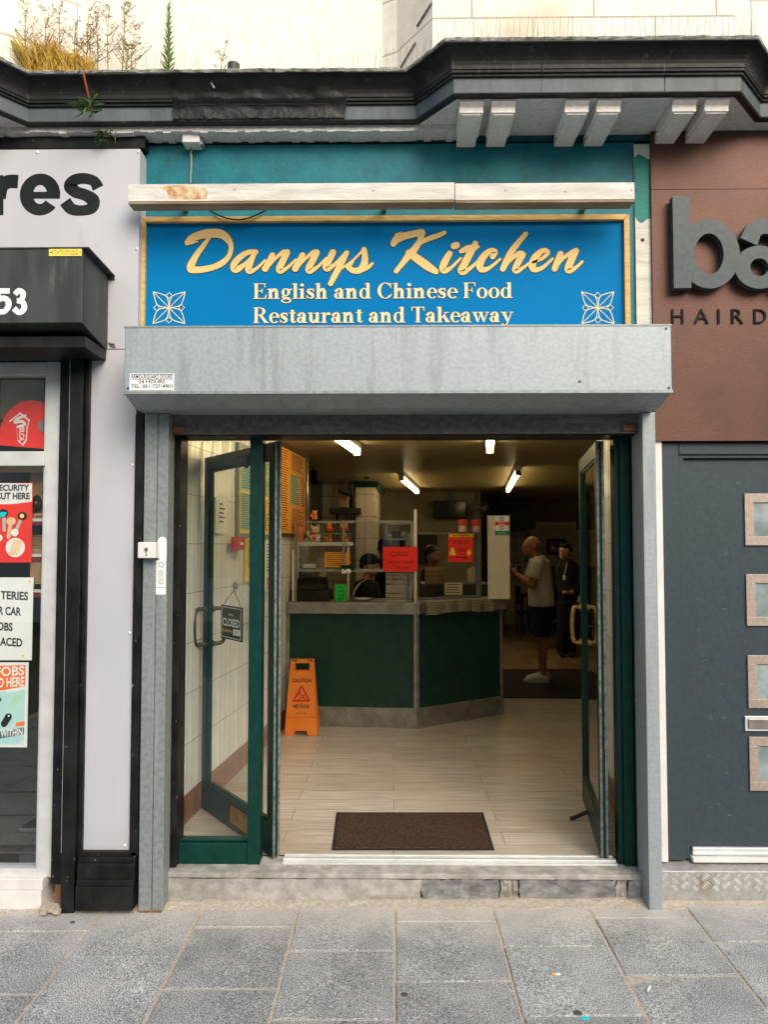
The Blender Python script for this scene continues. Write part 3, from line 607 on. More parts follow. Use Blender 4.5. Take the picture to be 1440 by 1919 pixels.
# serif lettering
S_, h_ = .17, .05
def R(x0, y0, x1, y1): return ('p', [(x0, y0), (x1, y0), (x1, y1), (x0, y1)])
def Q(*p): return ('p', list(p))
def ST(x, y0, y1, top=None, bot=None):
    o = [R(x, y0, x + S_, y1)]
    if bot: o.append(R(x - .07, y0, x + S_ + .07, y0 + h_))
    if top == 'l': o.append(Q((x - .1, y1 - .09), (x + .02, y1 - .06), (x + .02, y1), (x - .1, y1 - .05)))
    if top == 'b': o.append(R(x - .07, y1 - h_, x + S_ + .07, y1))
    return o
def RG(cx, cy, rx, ry, tx=.15, ty=.05, a0=0, a1=360): return ('r', cx, cy, rx, ry, tx, ty, a0, a1)
def DT(x, y, r): return ('d', x, y, r)
def SK(*p): return ('s', list(p))
GL = {
 'E': (.76, ST(.1, 0, 1, 'b', 'b') + [R(.1, 1 - h_, .66, 1), Q((.59, 1), (.62, .74), (.66, .74), (.66, 1)), R(.1, .48, .5, .53), R(.46, .36, .51, .66), R(.1, 0, .7, h_), Q((.62, 0), (.7, 0), (.73, .28), (.69, .28))]),
 'F': (.70, ST(.1, 0, 1, 'b', 'b') + [R(.1, 1 - h_, .66, 1), Q((.59, 1), (.62, .74), (.66, .74), (.66, 1)), R(.1, .48, .5, .53), R(.46, .36, .51, .66)]),
 'T': (.76, ST(.29, 0, 1, None, 'b') + [R(.03, 1 - h_, .72, 1), Q((.03, 1), (.03, .72), (.07, .72), (.11, 1)), Q((.64, 1), (.68, .72), (.72, .72), (.72, 1))]),
 'R': (.84, ST(.1, 0, 1, 'b', 'b') + [RG(.36, .745, .32, .255, .17, .05, -90, 90), R(.25, .95, .38, 1), R(.25, .49, .38, .54), Q((.32, .5), (.62, .02), (.8, .02), (.5, .52)), R(.58, 0, .86, h_)]),
 'C': (.82, [RG(.44, .5, .41, .52, .18, .05, 42, 322), R(.69, .66, .74, 1), SK((.7, .2, .07), (.76, .26, .05))]),
 'n': (.70, ST(.08, 0, .66, 'l', 'b') + [RG(.38, .42, .19, .26, .17, .09, -5, 170)] + ST(.40, 0, .45, None, 'b')),
 'h': (.70, ST(.08, 0, 1, 'l', 'b') + [RG(.38, .42, .19, .26, .17, .09, -5, 170)] + ST(.40, 0, .45, None, 'b')),
 'r': (.52, ST(.08, 0, .66, 'l', 'b') + [SK((.24, .46, .06), (.33, .6, .08), (.42, .6, .12)), DT(.42, .57, .085)]),
 'i': (.35, ST(.08, 0, .66, 'l', 'b') + [DT(.165, .88, .105)]),
 'l': (.35, ST(.08, 0, 1, 'l', 'b')),
 'd': (.68, [RG(.29, .33, .26, .35)] + ST(.40, 0, 1, 'l', None) + [R(.4, 0, .66, h_)]),
 'a': (.60, ST(.32, .05, .48) + [RG(.29, .46, .2, .22, .16, .06, -5, 165), DT(.13, .5, .085), RG(.22, .19, .2, .2, .15, .05), R(.34, 0, .58, h_)]),
 'e': (.56, [RG(.31, .33, .28, .35, .16, .05, 0, 318), R(.14, .35, .58, .40)]),
 's': (.50, [SK((.42, .5, .06), (.32, .61, .07), (.15, .56, .12), (.16, .42, .17), (.34, .28, .19), (.38, .12, .13), (.24, .03, .06), (.06, .17, .05)), R(.39, .44, .43, .66), R(.05, .01, .09, .22)]),
 'o': (.62, [RG(.31, .33, .29, .35, .16, .05)]),
 'g': (.60, [RG(.27, .43, .23, .25, .15, .05), RG(.29, -.12, .27, .15, .09, .06), SK((.16, .24, .05), (.1, .12, .1), (.3, .06, .14), (.46, .0, .1)), SK((.42, .58, .05), (.56, .6, .09))]),
 't': (.42, [R(.12, .1, .12 + S_, .84), R(.02, .61, .40, .66), SK((.2, .12, .15), (.27, .03, .08), (.40, .1, .04))]),
 'u': (.70, ST(.08, .2, .66, 'l') + [RG(.29, .24, .21, .26, .17, .09, 180, 350)] + ST(.42, 0, .66, 'l') + [R(.42, 0, .67, h_)]),
 'k': (.70, ST(.08, 0, 1, 'l', 'b') + [Q((.24, .30), (.29, .26), (.56, .64), (.49, .64)), Q((.31, .40), (.50, .02), (.70, .02), (.44, .47)), R(.45, 0, .73, h_), R(.38, .61, .66, .66)]),
 'w': (.92, [Q((.05, .64), (.23, .64), (.37, .0), (.28, 0)), Q((.28, 0), (.33, 0), (.53, .62), (.47, .62)), Q((.37, .64), (.55, .64), (.69, .0), (.6, 0)), Q((.6, 0), (.65, 0), (.85, .64), (.79, .64)), R(0, .61, .3, .66), R(.33, .61, .6, .66), R(.7, .61, .92, .66)]),
 'y': (.66, [Q((.06, .64), (.26, .64), (.42, .08), (.32, .02)), SK((.57, .63, .06), (.42, .15, .07), (.32, -.12, .07), (.22, -.22, .08), (.1, -.2, .1)), DT(.1, -.17, .075), R(0, .61, .33, .66), R(.44, .61, .68, .66)]),
 ' ': (.27, []),
}
def serif(mb, txt, x0, x1, zbase, cap, y, m=0, grow=0):
    tot = sum(GL[c][0] for c in txt); k = (x1 - x0) / tot; cx = x0
    for c in txt:
        adv, pr = GL[c]; fx = lambda u: cx + u * k
        for p in pr:
            if p[0] == 'p':
                q = [(fx(u), zbase + v * cap) for u, v in p[1]]
                if grow:
                    mx, mz = sum(a for a, _ in q) / len(q), sum(b for _, b in q) / len(q)
                    q = [(a + math.copysign(grow, a - mx), b + math.copysign(grow, b - mz)) for a, b in q]
                mb.flat(q, y, m, .0006)
            elif p[0] == 'r': mb.ring(fx(p[1]), zbase + p[2] * cap, p[3] * k + grow, p[4] * cap + grow, p[5] * k + 2 * grow, p[6] * cap + 2 * grow, y, p[7], p[8], m, .0006, 20)
            elif p[0] == 'd': mb.disc(fx(p[1]), zbase + p[2] * cap, p[3] * k + grow, y, m, p[3] * cap + grow, .0006, 12)
            else: mb.ribbon([(fx(a), zbase + b * cap, ww * (k + cap) / 2) for a, b, ww in p[1]], y, m, .0006, grow, 4)
        cx += adv * k
for nm, mt, grow, yy in (('strapline_outline', OLIVE, .0022, YS - .0006), ('strapline', PALEGOLD, 0, YS - .0034)):
    for txt, py, xa, xb in (('English and Chinese Food', 561, 474, 962), ('Restaurant and Takeaway', 606, 474, 962)):
        mb = MB(); a, zz = sx(xa, py); b, _ = sx(xb, py); cap = sx(700, py - 30)[1] - zz
        serif(mb, txt, a, b, zz, cap, yy, 0, grow)
        mb.build(nm, mt, SG)
for cxp in (317, 1121):                                  # flower emblems
    mb = MB(); cx, cz = sx(cxp, 577); r = 30 * PXM
    for sxn, szn in ((1, 1), (1, -1), (-1, 1), (-1, -1)):
        d = Vector((sxn, szn)) * r; nrm = Vector((-szn, sxn)) * r
        for s2 in (1, -1): mb.ribbon([(cx, cz, .0045), (cx + d.x * .45 + nrm.x * .27 * s2, cz + d.y * .45 + nrm.y * .27 * s2, .0045), (cx + d.x, cz + d.y, .0045)], YS - .0006, 0, .0006, 0, 7)
        mb.ribbon([(cx, cz, .0035), (cx + d.x * .98, cz + d.y * .98, .0035)], YS - .0006, 0, .0006, 0, 0)
    for dx, dz in ((1, 0), (-1, 0), (0, 1), (0, -1)):
        a, b, q = cx + dx * r * .77, cz + dz * r * .77, r * .2
        mb.ribbon([(a - q, b, .004), (a, b + q, .004), (a + q, b, .004), (a, b - q, .004), (a - q, b, .004)], YS - .0006, 0, .0006, 0, 0)
    mb.disc(cx, cz, r * .12, YS - .0006, 1, th=.0006); mb.build('flower_emblem', [PALEGOLD, GOLD], SG)

LB = thing('light_board', 'long weathered white board with an orange rust stain above the blue sign', 'light board', (-.05, -.1, 3.4))
YF = -.20
for (a, b, dz) in ((240, 852, 0), (853, 1190, .003)):
    x0, x1, z0, z1 = rect(a, 344, b, 376, YF); m2 = MB()
    m2.box(x0, x1, YF, YF + .055, z0 + dz, z1 + dz, 0); m2.box(x0 + .001, x1 - .001, YF + .003, YF + .085, z0 + dz - .012, z0 + dz - .0005, 1)
    if a == 240:
        q = [W(px, py, YF) for px, py in ((298, 352), (330, 347), (385, 352), (390, 362), (386, 374), (350, 375), (318, 374), (312, 358))]
        m2.flat([(p.x, p.z) for p in q], YF, 2, .0008)
    m2.build('board', [WHITEB, UNDERB, RUSTST], LB, bevel=.003)
for px in (330, 720, 1110):
    p = W(px, 362, YF + .05); m2 = MB().box(p.x - .012, p.x + .012, YF + .054, .046, p.z - .012, p.z + .012); m2.build('arm', GALVD, LB)
for px, py in ((440, 356), (948, 358), (1184, 357), (700, 358), (1060, 360)):
    p = W(px, py, YF); MB().disc(p.x, p.z, .004, YF - .0005, 0, th=.001, n=10).build('screw', RUSTY, LB)
J = thing('junction_box', 'small white electrical junction box with a cable under the cornice', 'junction box', (*W(357, 268, 0).xy, W(357, 268, 0).z))
m2 = MB().bpx(341, 249, 374, 267, -.035, .05); m2.build('cover', WHITE, J, bevel=.006)
m2 = MB().bpx(369, 258, 380, 271, -.012, .05); m2.build('clip', GALVD, J, bevel=.002)
p, q = W(358, 268, .03), W(357, 344, .03); m2 = MB().tube([tuple(p), (p.x + .004, .03, (p.z + q.z) / 2), tuple(q)], .006, 6); m2.build('conduit', GALVD, J)
pts = [W(a, b, .0) for a, b in ((372, 380), (395, 398), (425, 412), (455, 415), (485, 405), (508, 392), (520, 380))]
solo(MB().tube(cr([(p.x, -.02, p.z) for p in pts], 4), .004, 6), 'cable', BLACK, 'black cable sagging in a loop below the weathered white board', 'cable')

RS = thing('roller_shutter', 'galvanised roller shutter box with side rails over the open restaurant doorway', 'roller shutter', (.02, -.1, 0))
YB, YP = -.38, -.10
x0, x1, zb0, zt0 = rect(233, 612, 1259, 736, YB); zb1 = zb0 - .045
mb = MB()
mb.prism([(YB, zt0), (YB, zb0), (-.22, zb1), (.03, zb1), (.03, zt0 + .02)], 'x', x0, x1); mb.build('housing', GALV, RS, bevel=.003)
mb = MB(); mb.box(x0 - .004, x1 + .004, YB - .003, YB + .012, zb0 - .004, zb0 + .010); mb.box(x0 - .003, x1 + .003, YB - .0025, .02, zt0 - .002, zt0 + .006); mb.build('housing_edge', GALVD, RS)
for a, b, c, d in ((243, 700, 326, 733),):
    lx0, lx1, lz0, lz1 = rect(a, b, c, d, YB - .003); mb = MB(); yl = YB - .0035
    mb.box(lx0, lx1, yl, YB + .001, lz0, lz1, 0); H = lz1 - lz0
    for q0, q1, tt, bd in ((.70, .94, 'ARMOURGUARD DOORS', .02), (.43, .63, '24 HOURS', .02), (.17, .38, 'TEL: 051-727-4901', .02)):
        ww = .47 if len(tt) > 10 else .30; cx = (lx0 + lx1) / 2; mb.text(tt, cx - ww * (lx1 - lx0), cx + ww * (lx1 - lx0), lz0 + q0 * H, lz0 + q1 * H, yl - .0003, 1, bd)
    for zz in (lz0 + .02 * H, lz1 - .06 * H, lz0 + .65 * H): mb.flat([(lx0 + .004, zz), (lx1 - .004, zz), (lx1 - .004, zz + .0022), (lx0 + .004, zz + .0022)], yl, 1, .0004)
    mb.build('maker_label', [WPAP, INK], RS)
for px, py in ((1249, 616), (1254, 727), (240, 728), (1087, 715)):
    p = W(px, py, YB); MB().disc(p.x, p.z, .0055, YB - .003, 0, th=.002, n=10).build('rivet', BLKM, RS)
# guides: two folded angles at the left, one at the right
zf = -.02; lx = [(W(275, 765, YP).x + W(256, 1700, YP).x) / 2, (W(299, 765, YP).x + W(281, 1700, YP).x) / 2, (W(318, 765, YP).x + W(302, 1700, YP).x) / 2]
rx = [(W(1200, 770, YP).x + W(1221, 1670, YP).x) / 2, (W(1223, 770, YP).x + W(1248, 1670, YP).x) / 2]
ztp = zb1 - .002
mb = MB(); mb.box(lx[0], lx[1] - .002, YP, .125, zf, ztp); mb.box(lx[1], lx[2], YP + .006, .02, zf, ztp); mb.box(lx[1], lx[2] - .03, .02, .125, zf, ztp); mb.build('side_rail', GALVD, RS, bevel=.003)
mb = MB(); mb.box(rx[0], rx[1], YP, .11, zf + .02, ztp); mb.build('side_rail', GALV, RS, bevel=.003)
mb = MB(); mb.box(rx[0] + .002, rx[1] - .002, YP - .002, .11, zf + .01, zf + .032); mb.box(lx[0] + .004, lx[2] - .004, YP - .002, .02, zf + .0, zf + .02); mb.build('rusted_foot', RUSTY, RS)
zl1, zl0 = W(738, 778, -.02).z, W(738, 812, -.02).z
mb = MB(); mb.box(lx[2] - .01, rx[0] + .01, -.03, .02, zl0, zl1); mb.box(lx[2] - .01, rx[0] + .01, -.036, .02, zl1 - .012, zl1 + .004); mb.box(lx[2] - .01, rx[0] + .01, -.034, .02, zl0 - .003, zl0 + .006)
mb.box(lx[2], rx[0], -.01, .05, zl1 + .005, ztp + .04); mb.build('bottom_bar', BARM, RS, bevel=.002)
for a, b, c, d in ((300, 766, 344, 776), (1165, 765, 1222, 776), (320, 800, 345, 811), (1168, 796, 1194, 807)):
    MB().bpx(a, b, c, d, -.045, .0).build('rust_patch', RUSTY, RS)
K = thing('key_switch', 'white key switch box on the left galvanised rail', 'key switch', (*W(275, 1047, -.15).xy, W(275, 1047, -.15).z))
MB().bpx(258, 1016, 292, 1046, -.155, YP - .001).build('box', WHITE, K, bevel=.004)
x, z = W(274, 1030, -.156).x, W(274, 1030, -.156).z
m2 = MB(); m2.disc(x, z, .013, -.156, 0, th=.003); m2.disc(x, z, .008, -.157, 1, th=.003); m2.flat([(x - .0018, z - .02), (x + .0018, z - .02), (x + .0018, z + .007), (x - .0018, z + .007)], -.158, 2, .002)
m2.disc(x, z - .028, .004, -.156, 2, th=.002); m2.build('lock', [ALU, BRASS, INK], K)
x0, x1, z0, z1 = rect(293, 1050, 311, 1114, YP + .006); m2 = MB(); m2.box(x0, x1, YP + .003, YP + .006, z0, z1); m2.disc((x0 + x1) / 2, z1 - .022, .014, YP + .003, 1, th=.0004); m2.disc((x0 + x1) / 2, z1 - .022, .011, YP + .0028, 0, th=.0004)
for i, tt in enumerate(('SHUTTER', 'SERVICE', 'CALL OUT')): m2.text(tt, x0 + .010 + .011 * i, x0 + .018 + .011 * i, z0 + .05, z1 - .05, YP + .0025, 1, rot=-90)
m2.flat([(x0, z0 + .035), (x1, z0 + .035), (x1, z0 + .037), (x0, z0 + .037)], YP + .003, 1, .0004)
m2.build('rail_label', [WPAP, INK], RS)
x0, x1, z0, z1 = rect(296, 1006, 312, 1050, YP + .006); m2 = MB()
pts = [(x0 + .012, z0), (x1, z0)] + [((x0 + x1) / 2 + (x1 - x0) / 2 * math.cos(R_(a)), z1 - .02 + .02 * math.sin(R_(a))) for a in range(0, 181, 30)] + [(x0, z0 + .06), (x0 + .006, z0 + .04), (x0 - .002, z0 + .02)]
m2.flat(pts, YP + .006, 0, .002); m2.build('torn_sticker', WPAP, RS)

# ------------------------------------------------------------------ key-cutting shop on the left
KS = thing('shop_fascia', 'pale grey fascia panel with large charcoal letters res', 'fascia', (-2.2, -.08, 2.9))
YK = -.06
a, b, c, d = rect(-260, 281, 265, 655, YK); xr = (W(265, 280, YK).x + W(241, 1595, YK).x) / 2
mb = MB(); mb.box(a, xr, YK, .10, c, d); mb.build('panel', PANEL, KS, bevel=.002)
def kz(px, py): p = W(px, py, YK); return (p.x, p.z)
pm = W(101, 365, YK).x - W(100, 365, YK).x
def L(mb, pts, y, w=None, m=0, th=.0012, f=kz): mb.ribbon([(*f(p[0], p[1]), (p[2] if len(p) > 2 else w) * pm) for p in pts], y, m, th, 0, 6, False)
mb = MB(); L(mb, [(-6, 329), (-6, 404)], YK, 25); L(mb, [(-2, 372), (3, 350), (16, 341), (34, 341)], YK, 26); mb.build('letter', LETB, KS)
mb = MB(); cx, cz = kz(75, 365); mb.ring(cx, cz, 38 * pm, 40 * pm, 25 * pm, 22 * pm, YK, -3, 322, 0, .0012, 36)
mb.flat([kz(42, 360), kz(42, 373), kz(112.5, 373), kz(112.5, 365), kz(108, 360)], YK); mb.build('letter', LETB, KS)
mb = MB(); L(mb, [(184, 353, 22), (176, 340, 20), (158, 335, 21), (140, 338, 22), (132, 349, 25), (142, 360, 23), (160, 366, 22), (174, 376, 25), (172, 390, 22), (154, 395, 20), (134, 392, 22), (122, 378, 23)], YK); mb.build('letter', LETB, KS)
for px, py in ((70, 286), (259, 285), (256, 467)):
    p = W(px, py, YK); m2 = MB(); m2.ball((p.x, YK, p.z), .009, .005, .009, nu=10, nv=6); m2.build('rivet', WHITE, KS, smooth=True)
for px, py in ((210, 648),):
    p = W(px, py, YK); m2 = MB()
    for i in range(5): m2.tube([(p.x + rnd.uniform(-.02, .02), YK - .004, p.z + rnd.uniform(-.02, .02)) for _ in range(3)], .0012, 4)
    solo(m2, 'wire_tangle', BLACK, 'tangle of thin black wire hanging beside the black shutter box', 'wire')
mb = MB().bpx(-260, 258, 272, 279, -.02, .1); solo(mb, 'dark_gap_strip', BLK, 'black strip put in for the dark gap under the cornice, above the grey fascia', 'gap strip')  # black strip put in for the shade of the gap above the fascia

PI = thing('pilaster', 'grey panelled pilaster with black frame and moulded black plinth', 'pilaster', (-1.45, -.08, 0))
xl = (W(175, 660, YK).x + W(153, 1595, YK).x) / 2
zp0, zp1 = W(200, 1595, YK).z, c - .003
mb = MB(); mb.box(xl - .02, xr, YK, .10, zp0, zp1); mb.build('panel', PANEL, PI, bevel=.002)
for px, py in ((248, 872), (243, 1186), (234, 1584)):
    p = W(px, py, YK); m2 = MB(); m2.ball((p.x, YK, p.z), .009, .005, .009, nu=10, nv=6); m2.build('rivet', WHITE, PI, smooth=True)
mb = MB(); mb.box(xr + .001, lx[0] - .004, -.075, .12, .26, zb1); mb.box(xr + .012, lx[0] - .012, -.085, -.074, .26, zb1); mb.build('frame', BLK, PI, bevel=.003)
xb0, xb1 = (W(143, 1690, -.12).x), W(250, 1690, -.12).x
mb = MB(); yy = [(1595, 1606, -.085), (1606, 1618, -.10), (1618, 1648, -.115), (1648, 1662, -.125), (1662, 1706, -.135)]
for y0, y1, yf in yy: mb.box(xb0, xb1, yf, .1, W(200, y1, yf).z, W(200, y0, yf).z - .0015)
mb.build('plinth', BLK, PI, bevel=.003)

BP = thing('black_pier', 'narrow black painted pier between the shop window and grey pilaster', 'pier', (-1.72, -.08, 0))
YB2 = -.085
xa, xb = (W(136, 690, YB2).x + W(114, 1700, YB2).x) / 2, (W(175, 690, YB2).x + W(144, 1700, YB2).x) / 2
ztop = W(150, 650, YB2).z
mb = MB(); mb.box(xa, xb - .026, YB2 - .02, .1, -.03, ztop); mb.build('post', BLK, BP, bevel=.003)
mb = MB(); mb.box(xb - .024, xb, YB2 + .005, .1, -.02, ztop); mb.build('edge_strip', BLK, BP, bevel=.004)
mb = MB(); xq = (W(113, 690, -.03).x + W(97, 1690, -.03).x) / 2
mb.box(xq, xa - .002, -.04, .1, .10, ztop); mb.box(xq + .012, xa - .018, -.052, -.0405, .12, ztop); mb.build('jamb', BLK, BP, bevel=.003)
mb = MB(); mb.box(xa - .004, xa - .0005, YB2 - .012, YB2, .28, ztop - .02); mb.build('pale_sealant', WHITE, BP)
mb = MB(); mb.box(xq + .02, xa - .004, -.03, .05, -.02, .10); mb.build('rotten_foot', RUSTY, BP)
mb = MB()
for i in range(26):
    x, y, r = rnd.uniform(xq - .02, xa + .01), rnd.uniform(-.14, -.06), rnd.uniform(.006, .016); mb.box(x - r, x + r, y - r, y + r * .7, 0, r * 1.2)
solo(mb, 'rubble_pile', MORT, 'little heap of broken mortar at the foot of the black pier', 'rubble')

BX = thing('shutter_box', 'charcoal shutter box with white house number 53', 'shutter box', (-2.2, -.2, 2.3))
YX = -.40
x1 = W(154, 535, YX).x; z0 = W(100, 605, YX).z; z1 = W(100, 467, YX).z
mb = MB(); mb.prism([(YX, z1), (YX, z0), (-.10, z0 - .045), (-.07, z0 - .045), (-.07, z1 - .02)], 'x', -3.6, x1); mb.build('housing', BLKM, BX, bevel=.003)
mb = MB(); mb.prism([(YX - .004, z1 + .002), (YX - .004, z1 + .008), (-.063, z1 - .006), (-.063, z1 - .03), (-.07, z1 - .03), (-.07, z1 - .012)], 'x', -3.6, x1 + .03); mb.build('lid', BLKM, BX)
mb = MB(); mb.box(-3.6, x1 - .01, -.33, -.062, z0 - .10, z0 - .047); mb.build('soffit_board', BLK, BX)
mb = MB(); a, b, c2, d2 = rect(92, 467, 153, 480, YX - .003); mb.box(a, b, YX - .004, YX, c2, d2, 0)
mb.ring((a * .82 + b * .18), (c2 + d2) / 2, .018, .010, .003, .003, YX - .004, 0, 360, 1, .0004); mb.text('SHUTTERS & GRILLES', a + .05, b - .016, (c2 + d2) / 2 + .001, d2 - .004, YX - .0042, 1); mb.text('01204 456585', a + .06, b - .016, c2 + .004, (c2 + d2) / 2 - .003, YX - .0042, 1)
mb.disc(a + .007, (c2 + d2) / 2, .003, YX - .004, 1, th=.0006); mb.disc(b - .007, (c2 + d2) / 2, .003, YX - .004, 1, th=.0006)
mb.build('yellow_label', [YELP, INK], BX)
kx = lambda px, py: (W(px, py, YX).x, W(px, py, YX).z)
pm = W(31, 565, YX).x - W(30, 565, YX).x
mb = MB(); L(mb, [(28, 552, 10), (35, 545, 10), (43, 550, 11), (41, 561, 9), (32, 564, 9)], YX, f=kx); L(mb, [(32, 564, 9), (43, 567, 10), (45, 579, 11), (36, 586, 10), (26, 578, 11)], YX, f=kx); mb.build('numeral', WPAP, BX)
mb = MB(); L(mb, [(18, 545.5, 10), (-2, 545.5, 10)], YX, f=kx); L(mb, [(-2, 543, 9), (-5, 565, 9)], YX, f=kx); L(mb, [(-5, 564, 9), (5, 559, 10), (14, 563, 11), (16, 573, 11), (8, 584, 10), (-6, 584, 10)], YX, f=kx); mb.build('numeral', WPAP, BX)

GLASSW = glass('window_glass', (.97, .98, .975), 2.2)
SW = thing('shop_window', 'white aluminium framed key shop window with a fanlight', 'window', (-2.4, 0, .1))
YW = -.01
xf0, xf1 = (W(88, 720, YW).x + W(67, 1640, YW).x) / 2, (W(112, 720, YW).x + W(97, 1640, YW).x) / 2
mb = MB(); mb.box(xf0 - .0, xf1, YW, .07, .12, W(60, 678, YW).z); mb.box(xf0 - .014, xf0, YW + .016, .06, .16, W(60, 700, YW).z); mb.box(-3.7, xf0 - .001, YW, .07, W(40, 703, YW).z, W(40, 679, YW).z); mb.box(-3.7, xf0 - .001, YW - .004, .07, W(40, 873, YW).z, W(40, 846, YW).z)
mb.box(-3.7, xf0 - .001, YW + .004, .07, W(40, 1645, YW).z, W(40, 1628, YW).z); mb.build('frame', ALU, SW, bevel=.003)
mb = MB(); mb.box(-3.7, xf1 - .02, YW - .05, .1, W(40, 1668, -.06).z, W(40, 1647, YW - .05).z); mb.box(-3.7, xf1 - .025, YW - .055, .1, -.02, W(40, 1668, -.06).z - .001); mb.build('sill', WHITE, SW, bevel=.004)
mb = MB(); mb.box(-3.7, xf0 - .002, .03, .036, W(40, 1627, YW).z, W(40, 874, YW).z); mb.build('pane', GLASSW, SW)
mb = MB(); mb.box(-3.7, xf0 - .002, .03, .036, W(40, 845, YW).z, W(40, 704, YW).z); mb.build('pane', GLASSW, SW)
mb = MB(); mb.box(-3.7, xq + .01, .0, .1, W(60, 677, YW).z, z0 - .03); mb.build('head_panel', BLKM, SW)
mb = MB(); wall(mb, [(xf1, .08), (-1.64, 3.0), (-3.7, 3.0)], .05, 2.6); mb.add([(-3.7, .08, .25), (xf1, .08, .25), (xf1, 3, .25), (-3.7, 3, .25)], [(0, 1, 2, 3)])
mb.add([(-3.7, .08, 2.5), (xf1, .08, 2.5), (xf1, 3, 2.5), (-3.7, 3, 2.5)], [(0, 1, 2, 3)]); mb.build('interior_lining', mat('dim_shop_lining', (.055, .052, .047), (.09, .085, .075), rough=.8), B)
YG = .026                                                # posters are fixed to the inside of the pane at arm's length from the street
def poster(name, x0, y0, x1, y1, label, mats, fn, cat='poster', y=.040, clear=0):
    a, b, c, d = rect(x0, y0, x1, y1, y); m2 = MB(); m2.box(a, b, y, y + .003, c, d, 0)
    f = lambda px, py: (W(px, py, y).x, W(px, py, y).z)
    fn(m2, f, y, (a, b, c, d)); return solo(m2, name, mats, label, cat)
DKTEAL = mat('slate_print', (.06, .12, .13), rough=.6); AQUA = mat('pale_aqua_print', (.40, .68, .68), (.55, .78, .76), rough=.5, nscale=3); CYAN = mat('cyan_print', (.0, .5, .58), rough=.5); OBR = mat('orange_print', (.85, .17, .03), rough=.5)
TAN = mat('brass_key_print', (.72, .48, .24), (.8, .6, .36), rough=.5, nscale=30)
m2 = MB(); y = .044; cx, cz = W(57, 818, y).x, W(57, 818, y).z; pmw = W(58, 818, y).x - W(57, 818, y).x
pts = [(cx + 58 * pmw * math.cos(R_(t)), cz + 68 * pmw * math.sin(R_(t))) for t in range(-22, 203, 9)]
m2.flat(pts, y, 0, .003)
f = lambda px, py: (W(px, py, y).x, W(px, py, y).z)
badge = [(38, 773), (56, 787), (52, 800), (50, 826), (43, 836), (33, 826), (31, 800), (17, 789)]
for gg, mm, dy in ((1.0, 1, .0), (.88, 0, .0012), ):
    mx, mz = 37, 803
    m2.flat([f(mx + (a - mx) * gg, mz + (b - mz) * gg) for a, b in badge], y - .0005 - dy, mm, .0008)
for pts in ([(48, 779, 4.5), (34, 785, 5), (28, 792, 5), (42, 790, 5), (47, 796, 5), (34, 800, 4)],): m2.ribbon([(*f(p[0], p[1]), p[2] * pmw) for p in pts], y - .004, 1, .0008, 0, 3)
xa1, za1 = f(37, 800); xa2, za2 = f(46, 827); m2.text('SILCA', xa1, xa2, za2, za1, y - .004, 1, .03, rot=-90)
x_, z_ = f(83, 798); m2.disc(x_, z_, 12 * pmw, y - .001, 2)
solo(m2, 'round_red_sign', [REDP, WPAP, mat('hole_grey', (.2, .19, .18))], 'round red key sign with a white key badge in the fanlight', 'sign')
def p_keys(m2, f, y, r):
    a, b, c, d = r; s = lambda px, py: f(px, py)
    m2.flat([s(-60, 905), s(60, 906), s(60, 940), s(20, 945), s(-60, 945)][::-1], y, 1)
    for tt, x0, x1, y0, y1 in (('SECURITY', -8, 55, 920, 908), ('CUT HERE', -8, 56, 936, 923)):
        u, v = s(x0, y0), s(x1, y1); m2.text(tt, u[0], v[0], u[1], v[1], y - .0016, 2, .03)
    pm2 = s(1, 950)[0] - s(0, 950)[0]
    def key(hx, hy, tx, ty, hr, wd, mh, mk): m2.ribbon([(*s(hx, hy), wd * pm2), (*s(tx, ty), wd * pm2)], y - .0012, mk, .0008, 0, 0); q = s(hx, hy); m2.disc(q[0], q[1], hr * pm2, y - .003, mh, hr * .85 * pm2)
    key(7, 962, 8, 994, 9, 6, 2, 3); key(21, 977, 16, 1006, 9, 7, 4, 4); key(42, 967, 28, 1000, 9, 6, 2, 3)
    q = s(5, 963); m2.flat([s(-6, 965), s(4, 959), s(14, 960), s(10, 968), s(0, 970)][::-1], y - .0045, 6); q = s(42, 967); m2.disc(q[0], q[1], 4 * pm2, y - .0045, 5)
    for hx, hy, hr in ((29, 1026, 18), (28, 998, 7), (-2, 1008, 7)): q = s(hx, hy); m2.disc(q[0], q[1], hr * pm2, y - .002, 1)
    for k2 in (-6, 0, 6): m2.ribbon([(*s(26 + k2, 1038), 5 * pm2), (*s(34 + k2, 1014), 5 * pm2)], y - .004, 4, .0008, 0, 0)
poster('red_key_poster', -60, 905, 60, 1054, 'red poster of keys under a white SECURITY CUT HERE heading', [REDP, WPAP, INK, ALU, TAN, YELP, CYAN], p_keys)
def p_bat(m2, f, y, r):
    for tt, x0, x1, yc in (('TERIES', 1, 53, 1115), ('R CAR', -3, 40, 1144), ('OBS', -6, 24, 1173), ('ACED', 0, 42, 1202)):
        u, v = f(x0, yc + 8), f(x1, yc - 8); m2.text(tt, u[0], v[0], u[1], v[1], y, 1, .03, up=-.006)
    for q in ((56, 1090), (43, 1229)): x, z = f(*q); m2.disc(x, z, .007, y, 2)
poster('battery_poster', -70, 1082, 61, 1237, 'white poster with plain black lettering TERIES, CAR, OBS, ACED', [WPAP, INK, YELP], p_bat)
